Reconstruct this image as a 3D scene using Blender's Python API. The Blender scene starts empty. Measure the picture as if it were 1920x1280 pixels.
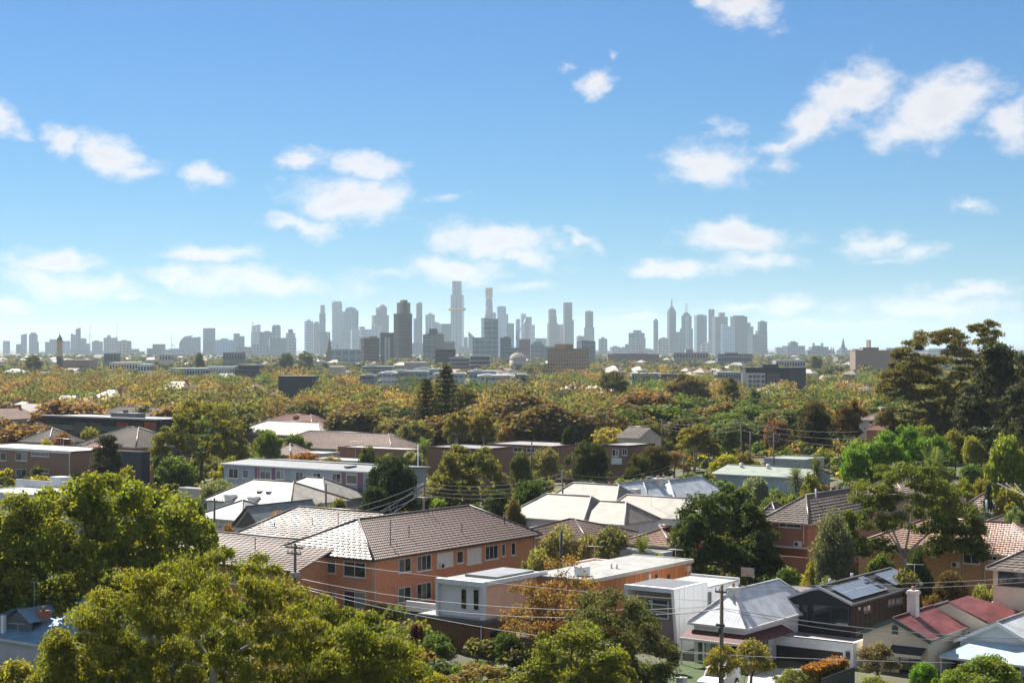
import bpy, math, random
import numpy as np
from mathutils import Matrix, Vector

# ------------------------------------------------------------------ camera, sky, sun, exposure
SC = bpy.context.scene
COL = SC.collection
FPX, HZ, CH = 3200.0, 650.0, 27.0          # focal length in photo pixels, horizon row, camera height (m)
cam_d = bpy.data.cameras.new('camera'); cam = bpy.data.objects.new('camera', cam_d); COL.objects.link(cam)
cam.location = (0, 0, CH); cam.rotation_euler = (math.radians(90), 0, 0)
cam_d.sensor_width = 36; cam_d.lens = FPX / 1920 * 36; cam_d.shift_y = (HZ - 640) / 1920
cam_d.clip_start = 1; cam_d.clip_end = 60000
SC.camera = cam
SUN_EL, SUN_AZ = math.radians(46), math.radians(-30)     # azimuth from +Y, negative = left of the view
SKY_STRENGTH, SUN_STRENGTH, EXPOSURE = 0.056, 4.9, 1.28
SC.view_settings.view_transform = 'Standard'; SC.view_settings.look = 'None'
SC.view_settings.exposure = EXPOSURE; SC.view_settings.gamma = 1
SC.view_settings.use_curve_mapping = False
SC.cycles.use_denoising = True
SC.cycles.max_bounces = 6; SC.cycles.diffuse_bounces = 4; SC.cycles.glossy_bounces = 2
SC.cycles.transmission_bounces = 4; SC.cycles.volume_bounces = 0; SC.cycles.transparent_max_bounces = 4
SC.cycles.caustics_reflective = False; SC.cycles.caustics_refractive = False
SC.cycles.sample_clamp_indirect = 6

sd = bpy.data.lights.new('sun', 'SUN'); sun = bpy.data.objects.new('sun', sd); COL.objects.link(sun)
sd.energy = SUN_STRENGTH; sd.angle = math.radians(0.53); sd.color = (1.0, 0.945, 0.85)
sv = Vector((math.sin(SUN_AZ) * math.cos(SUN_EL), math.cos(SUN_AZ) * math.cos(SUN_EL), math.sin(SUN_EL)))
sun.rotation_euler = sv.to_track_quat('Z', 'Y').to_euler(); sun.location = (-60, 60, 400)

world = bpy.data.worlds.new('World'); SC.world = world; world.use_nodes = True
WN = world.node_tree.nodes; WL = world.node_tree.links; WN.clear()
def wn(t, **k):
    n = WN.new(t)
    for a, b in k.items(): setattr(n, a, b)
    return n
def wmath(op, a, b=None, c=None):
    n = wn('ShaderNodeMath', operation=op)
    for i, v in enumerate((a, b, c)):
        if v is None: continue
        if isinstance(v, (int, float)): n.inputs[i].default_value = v
        else: WL.new(v, n.inputs[i])
    return n.outputs[0]
def build_world():
    out = wn('ShaderNodeOutputWorld'); bg = wn('ShaderNodeBackground'); WL.new(bg.outputs[0], out.inputs[0])
    sky = wn('ShaderNodeTexSky', sky_type='NISHITA'); sky.sun_disc = False
    sky.sun_elevation = SUN_EL; sky.sun_rotation = SUN_AZ
    sky.altitude = 30; sky.air_density = 1.0; sky.dust_density = 0.0; sky.ozone_density = 8.0
    bg.inputs[1].default_value = SKY_STRENGTH
    tc = wn('ShaderNodeTexCoord'); sp = wn('ShaderNodeSeparateXYZ'); WL.new(tc.outputs['Generated'], sp.inputs[0])
    u = wmath('ARCTAN2', sp.outputs[0], sp.outputs[1]); v = wmath('ARCSINE', sp.outputs[2])
    cb = wn('ShaderNodeCombineXYZ'); WL.new(u, cb.inputs[0]); WL.new(v, cb.inputs[1])
    def noise(scale, detail, sx=1, sy=1, rough=.55, off=0):
        mp = wn('ShaderNodeMapping'); mp.inputs['Scale'].default_value = (sx, sy, 1); mp.inputs['Location'].default_value = (off, off * .7, 0)
        WL.new(cb.outputs[0], mp.inputs[0])
        n = wn('ShaderNodeTexNoise'); n.noise_dimensions = '2D'; n.inputs['Scale'].default_value = scale
        n.inputs['Detail'].default_value = detail; n.inputs['Roughness'].default_value = rough
        WL.new(mp.outputs[0], n.inputs['Vector']); return n
    wr = noise(26, 4, 1, 1.6, .6, 3.1)
    wv = wn('ShaderNodeVectorMath', operation='MULTIPLY_ADD')
    WL.new(wr.outputs['Color'], wv.inputs[0]); wv.inputs[1].default_value = (.036, .018, 0); wv.inputs[2].default_value = (-.018, -.009, 0)
    wa = wn('ShaderNodeVectorMath', operation='ADD'); WL.new(cb.outputs[0], wa.inputs[0]); WL.new(wv.outputs[0], wa.inputs[1])
    blobs = [(1395,12,85,48,0,1),(1320,0,45,18,0,.8),(1440,45,40,30,0,.6),(1118,157,46,24,5,.9),(1040,128,24,14,0,.5),(1145,108,18,10,0,.45),
      (1600,172,90,62,35,1.05),(1520,232,105,42,30,1.0),(1450,268,60,24,20,.7),(1330,312,98,52,-12,1.05),(1350,245,34,22,0,.55),(1450,308,48,18,0,.5),
      (1755,200,128,66,25,1.1),(1690,245,80,38,25,.9),(1905,235,55,48,35,.85),(1815,382,40,15,0,.6),
      (112,266,44,32,-15,.95),(215,292,84,38,-20,1.0),(262,315,40,20,-30,.7),(375,333,56,32,-8,.95),(0,228,36,36,0,.7),
      (565,295,50,20,0,.75),(680,312,72,28,-5,.95),(655,372,118,46,-3,1.05),(845,365,50,15,5,.55),(562,425,76,22,-12,.85),
      (400,478,95,22,0,.9),(480,530,210,34,-4,.8),(330,515,60,18,0,.8),(100,485,95,22,0,.75),(150,535,170,32,-6,.75),(20,575,60,16,0,.5),(250,562,95,14,-5,.55),
      (930,452,128,40,-5,1.05),(850,505,105,32,0,1),(985,480,70,26,-10,.8),(1085,450,44,20,-20,.85),(1000,540,60,14,0,.5),
      (1385,445,120,36,-2,1.1),(1400,495,105,28,0,.8),(1255,505,86,24,0,.95),
      (1625,455,70,34,5,.8),(1710,470,80,20,0,.6),(1660,490,80,12,0,.45),
      (1815,545,130,22,3,.85),(1770,575,190,28,0,.65),(1485,575,62,20,5,.75),(1420,572,80,12,0,.65),(1510,608,80,10,3,.6),(1180,592,80,12,0,.55),(1650,608,55,9,0,.55),(1120,610,60,8,0,.4),(720,520,80,10,0,.3)]
    acc = None
    for (px, py, a, b, rot, s) in blobs:
        x, z = (px - 960) / FPX, (HZ - py) / FPX
        az = math.atan(x); el = math.atan(z * math.cos(az))
        mp = wn('ShaderNodeMapping', vector_type='TEXTURE')
        mp.inputs['Location'].default_value = (az, el, 0); mp.inputs['Rotation'].default_value = (0, 0, math.radians(rot))
        mp.inputs['Scale'].default_value = (a / FPX * 1.16, b / FPX * 1.14, 1)
        WL.new(wa.outputs[0], mp.inputs[0])
        ln = wn('ShaderNodeVectorMath', operation='LENGTH'); WL.new(mp.outputs[0], ln.inputs[0])
        d = wmath('MULTIPLY_ADD', ln.outputs['Value'], -s, s)
        acc = d if acc is None else wmath('MAXIMUM', acc, d)
    # unseen sky outside the view: added cloud cover, thickened to lift the shade
    gn = noise(7, 4, 1, 1.7, .5, 11.3)
    gen = wmath('MULTIPLY_ADD', gn.outputs['Fac'], 3.2, -1.38)
    outu = wmath('GREATER_THAN', wmath('ABSOLUTE', u), .33); outv = wmath('GREATER_THAN', v, .225)
    outm = wmath('MAXIMUM', outu, outv)
    gen = wmath('SUBTRACT', wmath('MULTIPLY', wmath('ADD', gen, 1.0), outm), 1.0)
    acc = wmath('MAXIMUM', acc, wmath('MINIMUM', gen, 1.0))
    fb = noise(60, 6, 1, 1.5, .6, 5.7); fb2 = noise(15, 3, 1, 2.2, .5, 1.7)
    det = wmath('MULTIPLY_ADD', fb.outputs['Fac'], .85, -.43)
    det = wmath('ADD', det, wmath('MULTIPLY_ADD', fb2.outputs['Fac'], .5, -.25))
    dens = wmath('ADD', acc, det)
    mr = wn('ShaderNodeMapRange', interpolation_type='SMOOTHSTEP'); WL.new(dens, mr.inputs[0])
    mr.inputs[1].default_value = -.04; mr.inputs[2].default_value = .80; mr.inputs[3].default_value = 0; mr.inputs[4].default_value = .92
    gate = wmath('GREATER_THAN', acc, -.12); fac = wmath('MULTIPLY', mr.outputs[0], gate)
    # body shade of the clouds: a little greyer where thick
    sh = wn('ShaderNodeMixRGB'); sh.inputs[1].default_value = (6.9, 6.7, 6.8, 1); sh.inputs[2].default_value = (5.3, 5.2, 5.6, 1)
    m3 = wn('ShaderNodeMapRange', interpolation_type='SMOOTHSTEP'); WL.new(dens, m3.inputs[0]); m3.inputs[1].default_value = .45; m3.inputs[2].default_value = 1.15
    WL.new(wmath('MULTIPLY', m3.outputs[0], fb2.outputs['Fac']), sh.inputs[0])
    tn = wn('ShaderNodeVectorMath', operation='MULTIPLY'); tn.inputs[1].default_value = (.35, .555, .67); WL.new(sky.outputs[0], tn.inputs[0])
    mx = wn('ShaderNodeMixRGB'); WL.new(fac, mx.inputs[0]); WL.new(tn.outputs[0], mx.inputs[1]); WL.new(sh.outputs[0], mx.inputs[2])
    WL.new(mx.outputs[0], bg.inputs[0])
build_world()
world.cycles.sampling_method = 'MANUAL'; world.cycles.sample_map_resolution = 512

# ------------------------------------------------------------------ helpers: meshes, objects, materials
rnd = random.Random(7)
def terrain(x, y):
    return 1.8 * math.exp(-((y - 300) / 80) ** 2) + 4.5 * math.exp(-((x - 115) / 65) ** 2 - ((y - 345) / 80) ** 2)
def P(px, py, D): return Vector(((px - 960) / FPX * D, D, CH - (py - HZ) / FPX * D))
def ppm(D): return FPX / D

class MB:
    def __init__(s): s.v = []; s.f = []; s.sm = []
    def add(s, vs, fs, smooth=False):
        o = len(s.v); s.v += [tuple(p) for p in vs]; s.f += [tuple(i + o for i in f) for f in fs]; s.sm += [smooth] * len(fs); return s
    def quad(s, *p): return s.add(p, [tuple(range(len(p)))])
    def box(s, x0, x1, y0, y1, z0, z1):
        if x0 > x1: x0, x1 = x1, x0
        if y0 > y1: y0, y1 = y1, y0
        if z0 > z1: z0, z1 = z1, z0
        return s.add([(x0,y0,z0),(x1,y0,z0),(x1,y1,z0),(x0,y1,z0),(x0,y0,z1),(x1,y0,z1),(x1,y1,z1),(x0,y1,z1)],
                     [(0,3,2,1),(4,5,6,7),(0,1,5,4),(1,2,6,5),(2,3,7,6),(3,0,4,7)])
    def prism(s, poly, z0, z1):          # plan polygon, counter-clockwise
        n = len(poly)
        return s.add([(x, y, z0) for x, y in poly] + [(x, y, z1) for x, y in poly],
                     [tuple(range(n))[::-1], tuple(range(n, 2 * n))] + [(i, (i + 1) % n, n + (i + 1) % n, n + i) for i in range(n)])
    def ext_y(s, poly, y0, y1):          # x-z polygon pushed along y
        n = len(poly)
        return s.add([(x, y0, z) for x, z in poly] + [(x, y1, z) for x, z in poly],
                     [tuple(range(n)), tuple(range(n, 2 * n))[::-1]] + [(i, n + i, n + (i + 1) % n, (i + 1) % n) for i in range(n)])
    def ext_x(s, poly, x0, x1):          # y-z polygon pushed along x
        n = len(poly)
        return s.add([(x0, y, z) for y, z in poly] + [(x1, y, z) for y, z in poly],
                     [tuple(range(n))[::-1], tuple(range(n, 2 * n))] + [(i, (i + 1) % n, n + (i + 1) % n, n + i) for i in range(n)])
    def cyl(s, x, y, z0, z1, r0, r1=None, n=10, sm=True):
        r1 = r0 if r1 is None else r1
        a = [(math.cos(2 * math.pi * i / n), math.sin(2 * math.pi * i / n)) for i in range(n)]
        return s.add([(x + r0 * c, y + r0 * d, z0) for c, d in a] + [(x + r1 * c, y + r1 * d, z1) for c, d in a],
                     [(i, (i + 1) % n, n + (i + 1) % n, n + i) for i in range(n)] + [tuple(range(n))[::-1], tuple(range(n, 2 * n))], sm)
    def lathe(s, x, y, prof, n=14):
        for (r0, z0), (r1, z1) in zip(prof, prof[1:]): s.cyl(x, y, z0, z1, max(r0, .001), max(r1, .001), n)
        return s
    def tube(s, pts, r, n=5):
        pts = [Vector(p) for p in pts]; rs = r if isinstance(r, (list, tuple)) else [r] * len(pts)
        vs = []; fs = []
        for i, p in enumerate(pts):
            d = (pts[min(i + 1, len(pts) - 1)] - pts[max(i - 1, 0)])
            d = d.normalized() if d.length > 1e-6 else Vector((0, 0, 1))
            a = d.cross(Vector((0, 0, 1)) if abs(d.z) < .9 else Vector((1, 0, 0))).normalized(); b = d.cross(a)
            for k in range(n):
                t = 2 * math.pi * k / n; vs.append(p + (a * math.cos(t) + b * math.sin(t)) * rs[i])
            if i:
                o = (i - 1) * n
                fs += [(o + k, o + (k + 1) % n, o + n + (k + 1) % n, o + n + k) for k in range(n)]
        fs += [tuple(range(n))[::-1], tuple(range(len(vs) - n, len(vs)))]
        return s.add(vs, fs, True)
    def mesh(s, name):
        me = bpy.data.meshes.new(name); me.from_pydata(s.v, [], s.f)
        if any(s.sm): me.polygons.foreach_set('use_smooth', s.sm)
        me.update(); return me

def link(name, me, mat=None, parent=None, color=None):
    if isinstance(me, MB): me = me.mesh(name)
    o = bpy.data.objects.new(name, me); COL.objects.link(o)
    if mat is not None and len(me.materials) == 0: me.materials.append(mat)
    if parent is not None: o.parent = parent
    if color is not None: o.color = (*color, 1)
    return o
def tag(o, label, cat, group=None, kind=None):
    if label: o['label'] = label
    if cat: o['category'] = cat
    if group: o['group'] = group
    if kind: o['kind'] = kind
    return o
def root(name, label, cat, loc=(0, 0, 0), rz=0, group=None):
    o = bpy.data.objects.new(name, None); COL.objects.link(o); o.location = loc; o.rotation_euler = (0, 0, rz)
    o.empty_display_size = .3
    return tag(o, label, cat, group)
def copy_tree(o, parent=None):
    c = o.copy(); COL.objects.link(c); c.parent = parent
    for ch in list(o.children): copy_tree(ch, c)
    return c

MATS = {}
def mat(name, col=(.5, .5, .5), rough=.6, var=.18, vscale=1.5, spec=.4, metal=0., bump=0., bscale=40., obj=False, stretch=None, extra=None, coat=0, gain=1.):
    if name in MATS: return MATS[name]
    m = bpy.data.materials.new(name); m.use_nodes = True; N = m.node_tree.nodes; L = m.node_tree.links
    b = N['Principled BSDF']; b.inputs['Roughness'].default_value = rough; b.inputs['Metallic'].default_value = metal
    b.inputs['Specular IOR Level'].default_value = spec; b.inputs['Coat Weight'].default_value = coat
    tc = N.new('ShaderNodeTexCoord')
    vec = tc.outputs['Object']
    if stretch:
        mp = N.new('ShaderNodeMapping'); mp.inputs['Scale'].default_value = stretch; L.new(vec, mp.inputs[0]); vec = mp.outputs[0]
    no = N.new('ShaderNodeTexNoise'); no.inputs['Scale'].default_value = vscale; no.inputs['Detail'].default_value = 5; no.inputs['Roughness'].default_value = .65
    L.new(vec, no.inputs['Vector'])
    mr = N.new('ShaderNodeMapRange'); mr.inputs[1].default_value = .3; mr.inputs[2].default_value = .7; mr.inputs[3].default_value = (1 - var) * gain; mr.inputs[4].default_value = (1 + var * .8) * gain
    L.new(no.outputs['Fac'], mr.inputs[0])
    mul = N.new('ShaderNodeVectorMath'); mul.operation = 'SCALE'
    if obj:
        oi = N.new('ShaderNodeObjectInfo'); L.new(oi.outputs['Color'], mul.inputs[0])
    else: mul.inputs[0].default_value = col
    L.new(mr.outputs[0], mul.inputs['Scale'])
    colout = mul.outputs[0]
    if extra: colout = extra(N, L, tc, colout)
    L.new(colout, b.inputs['Base Color'])
    if bump:
        n2 = N.new('ShaderNodeTexNoise'); n2.inputs['Scale'].default_value = bscale; n2.inputs['Detail'].default_value = 3
        L.new(tc.outputs['Object'], n2.inputs['Vector'])
        bp = N.new('ShaderNodeBump'); bp.inputs['Strength'].default_value = bump; bp.inputs['Distance'].default_value = .03
        L.new(n2.outputs['Fac'], bp.inputs['Height']); L.new(bp.outputs[0], b.inputs['Normal'])
    MATS[name] = m; return m
def brick_extra(scale=1.0, mortar=(.50, .32, .22), c2=.72, w=.23, h=.083, ms=.012):
    def f(N, L, tc, cin):
        # wall-plane coordinates: along the wall = x + y of the object's own axes
        sp = N.new('ShaderNodeSeparateXYZ'); L.new(tc.outputs['Object'], sp.inputs[0])
        ad = N.new('ShaderNodeMath'); ad.operation = 'ADD'; L.new(sp.outputs[0], ad.inputs[0]); L.new(sp.outputs[1], ad.inputs[1])
        cb = N.new('ShaderNodeCombineXYZ'); L.new(ad.outputs[0], cb.inputs[0]); L.new(sp.outputs[2], cb.inputs[1])
        br = N.new('ShaderNodeTexBrick'); L.new(cb.outputs[0], br.inputs['Vector'])
        br.inputs['Scale'].default_value = scale; br.inputs['Brick Width'].default_value = w; br.inputs['Row Height'].default_value = h
        br.inputs['Mortar Size'].default_value = ms; br.inputs['Mortar'].default_value = (*mortar, 1); br.inputs['Bias'].default_value = 0
        d = N.new('ShaderNodeVectorMath'); d.operation = 'SCALE'; d.inputs['Scale'].default_value = c2; L.new(cin, d.inputs[0])
        L.new(cin, br.inputs['Color1']); L.new(d.outputs[0], br.inputs['Color2'])
        return br.outputs['Color']
    return f
def bands_extra(fh=3.4, wf=.45, mw=2.4, mf=.25, dark=.5, tint=(.8, .95, 1.1)):
    def f(N, L, tc, cin):
        sp = N.new('ShaderNodeSeparateXYZ'); L.new(tc.outputs['Object'], sp.inputs[0])
        def ma(op, a, b):
            n = N.new('ShaderNodeMath'); n.operation = op
            for i, v in enumerate((a, b)):
                if isinstance(v, (int, float)): n.inputs[i].default_value = v
                elif v is not None: L.new(v, n.inputs[i])
            return n.outputs[0]
        z = ma('FRACT', ma('DIVIDE', sp.outputs[2], fh), None); a = ma('FRACT', ma('DIVIDE', ma('ADD', sp.outputs[0], sp.outputs[1]), mw), None)
        m = ma('MULTIPLY', ma('LESS_THAN', z, wf), ma('GREATER_THAN', a, mf))
        d = N.new('ShaderNodeVectorMath'); d.operation = 'MULTIPLY'; L.new(cin, d.inputs[0]); d.inputs[1].default_value = tuple(dark * t for t in tint)
        mx = N.new('ShaderNodeMixRGB'); L.new(m, mx.inputs[0]); L.new(cin, mx.inputs[1]); L.new(d.outputs[0], mx.inputs[2])
        return mx.outputs[0]
    return f
def leaf_mat(name, attr=False, trans=.54, gloss=.015, nscale=.35):
    if name in MATS: return MATS[name]
    m = bpy.data.materials.new(name); m.use_nodes = True; N = m.node_tree.nodes; L = m.node_tree.links; N.clear()
    out = N.new('ShaderNodeOutputMaterial')
    if attr:
        a = N.new('ShaderNodeAttribute'); a.attribute_name = 'tint'; col = a.outputs['Color']
    else:
        a = N.new('ShaderNodeObjectInfo'); col = a.outputs['Color']
    g = N.new('ShaderNodeNewGeometry'); tc = N.new('ShaderNodeTexCoord')
    no = N.new('ShaderNodeTexNoise'); no.inputs['Scale'].default_value = nscale; no.inputs['Detail'].default_value = 2
    L.new(tc.outputs['Object'], no.inputs['Vector'])
    hs = N.new('ShaderNodeHueSaturation'); L.new(col, hs.inputs['Color'])
    h = N.new('ShaderNodeMapRange'); L.new(no.outputs['Fac'], h.inputs[0]); h.inputs[1].default_value = .3; h.inputs[2].default_value = .7; h.inputs[3].default_value = .478; h.inputs[4].default_value = .522
    L.new(h.outputs[0], hs.inputs['Hue']); hs.inputs['Saturation'].default_value = 1.0
    v = N.new('ShaderNodeMapRange'); L.new(g.outputs['Random Per Island'], v.inputs[0]); v.inputs[3].default_value = 1.15; v.inputs[4].default_value = 2.15
    L.new(v.outputs[0], hs.inputs['Value'])
    di = N.new('ShaderNodeBsdfDiffuse'); L.new(hs.outputs[0], di.inputs[0])
    tr = N.new('ShaderNodeBsdfTranslucent')
    h2 = N.new('ShaderNodeVectorMath'); h2.operation = 'MULTIPLY'; h2.inputs[1].default_value = (1.5, 1.4, .7); L.new(hs.outputs[0], h2.inputs[0]); L.new(h2.outputs[0], tr.inputs[0])
    mx = N.new('ShaderNodeMixShader'); mx.inputs[0].default_value = trans; L.new(di.outputs[0], mx.inputs[1]); L.new(tr.outputs[0], mx.inputs[2])
    gl = N.new('ShaderNodeBsdfGlossy'); gl.inputs['Roughness'].default_value = .5; gl.inputs['Color'].default_value = (.75, .75, .7, 1)
    m2 = N.new('ShaderNodeMixShader'); m2.inputs[0].default_value = gloss; L.new(mx.outputs[0], m2.inputs[1]); L.new(gl.outputs[0], m2.inputs[2])
    L.new(m2.outputs[0], out.inputs[0]); MATS[name] = m; return m

def glass_mat():
    if 'glass' in MATS: return MATS['glass']
    m = bpy.data.materials.new('glass'); m.use_nodes = True; N = m.node_tree.nodes; L = m.node_tree.links; b = N['Principled BSDF']
    oi = N.new('ShaderNodeObjectInfo'); L.new(oi.outputs['Color'], b.inputs['Base Color'])
    b.inputs['Roughness'].default_value = .06; b.inputs['Specular IOR Level'].default_value = .8
    MATS['glass'] = m; return m

ground_m = mat('ground_cover', (.085, .085, .045), .9, .5, .12, bump=.3, bscale=2)
leaf = leaf_mat('leaf'); leaf_far = leaf_mat('leaf_far', True, nscale=.05)
bark = mat('bark', (.10, .075, .055), .9, .35, 3); bark_pale = mat('bark_pale', (.42, .38, .33), .8, .3, 2)
oc_wall = mat('painted_wall', obj=True, rough=.75, var=.12, vscale=.8); oc_metal = mat('painted_metal', obj=True, rough=.4, var=.1, vscale=2)
oc_tile = mat('roof_tile', obj=True, rough=.45, var=.5, vscale=3.5, spec=.75, gain=.8); oc_iron = mat('iron_roof', obj=True, rough=.62, var=.30, vscale=.7, spec=.3, stretch=(1, 1, 1), gain=.46)
oc_tile_matte = mat('roof_tile_weathered', obj=True, rough=.8, var=.4, vscale=2.2, spec=.25, gain=.85)
oc_brick = mat('brick_wall', obj=True, rough=.85, var=.16, vscale=3, extra=brick_extra())
oc_boards = mat('timber', obj=True, rough=.7, var=.3, vscale=1.5, stretch=(6, 6, .5))
dark_metal = mat('dark_metal', (.03, .032, .035), .45, .1); white_paint = mat('white_paint', (.75, .75, .73), .5, .08); timber_pole = mat('pole_timber', (.17, .14, .115), .85, .35, 3, stretch=(4, 4, .4))
concrete = mat('concrete', (.38, .37, .35), .85, .2, 1.2); glass = glass_mat(); wire_m = mat('wire', (.22, .22, .23), .5, .05)
lightwire_m = mat('wire_bright', (.36, .36, .37), .5, .05)
# ------------------------------------------------------------------ foliage
def quads_mesh(name, V, tint=None):
    V = np.asarray(V, dtype=np.float32).reshape(-1, 3); n = len(V) // 4
    me = bpy.data.meshes.new(name); me.vertices.add(n * 4); me.vertices.foreach_set('co', V.ravel())
    me.loops.add(n * 4); me.loops.foreach_set('vertex_index', np.arange(n * 4, dtype=np.int32))
    me.polygons.add(n); me.polygons.foreach_set('loop_start', np.arange(0, n * 4, 4, dtype=np.int32))
    me.update(calc_edges=True)
    if tint is not None:
        at = me.attributes.new('tint', 'FLOAT_COLOR', 'POINT')
        c = np.ones((n * 4, 4), np.float32); c[:, :3] = np.repeat(tint, 4, axis=0); at.data.foreach_set('color', c.ravel())
    return me
def unit(a): return a / np.maximum(np.linalg.norm(a, axis=-1, keepdims=True), 1e-6)
def leaves(rg, C, Nr, L, W, droop=0., jit=.6):
    n = len(C); Nr = unit(Nr + rg.normal(0, jit, (n, 3)))
    t = rg.normal(0, 1, (n, 3)); t[:, 2] -= droop * 3; t = t - Nr * np.sum(t * Nr, axis=1, keepdims=True); t = unit(t); b = np.cross(Nr, t)
    s = rg.uniform(.65, 1.35, (n, 1)); l = t * (L / 2) * s; w = b * (W / 2) * s
    return np.stack([C - l, C + w - l * .15, C + l, C - w - l * .15], axis=1)
def blob_leaves(rg, blobs, per, L, W, droop=0., up=.25, inner=.5, core=.07):
    out = []
    for (x, y, z, rx, ry, rz) in blobs:
        n = max(6, int(per * (rx * rz) if per < 0 else per)); 
        d = unit(rg.normal(0, 1, (n, 3))); d[:, 2] = np.where(d[:, 2] < -.35, -d[:, 2] * .6, d[:, 2])
        r = inner + (1 - inner) * np.sqrt(rg.uniform(0, 1, (n, 1))); r *= rg.uniform(.88, 1.12, (n, 1))
        C = np.array([x, y, z]) + d * r * np.array([rx, ry, rz])
        Nr = d * .8; Nr[:, 2] += up
        out.append(leaves(rg, C, Nr, L, W, droop))
        m = int(n * core)
        if m:                                   # leafy heart of the clump: oversized leaves added to block light through it
            d2 = unit(rg.normal(0, 1, (m, 3))); C2 = np.array([x, y, z]) + d2 * rg.uniform(.05, .6, (m, 1)) * np.array([rx, ry, rz]); out.append(leaves(rg, C2, d2 + np.array([0, 0, .4]), L * 2.0, max(W, L * .45) * 2.0, droop))
    return np.concatenate(out)
def limb(mb, a, b, r0, r1, rg, bend=.12, seg=4, n=5):
    a = np.array(a, float); b = np.array(b, float); ln = np.linalg.norm(b - a); pts = []
    off = rg.normal(0, bend * ln, 3)
    for i in range(seg + 1):
        t = i / seg; p = a + (b - a) * t + off * math.sin(math.pi * t) + (np.array([0, 0, ln * .08]) * math.sin(math.pi * t)); pts.append(p)
    mb.tube(pts, [r0 + (r1 - r0) * i / seg for i in range(seg + 1)], n); return pts

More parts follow.
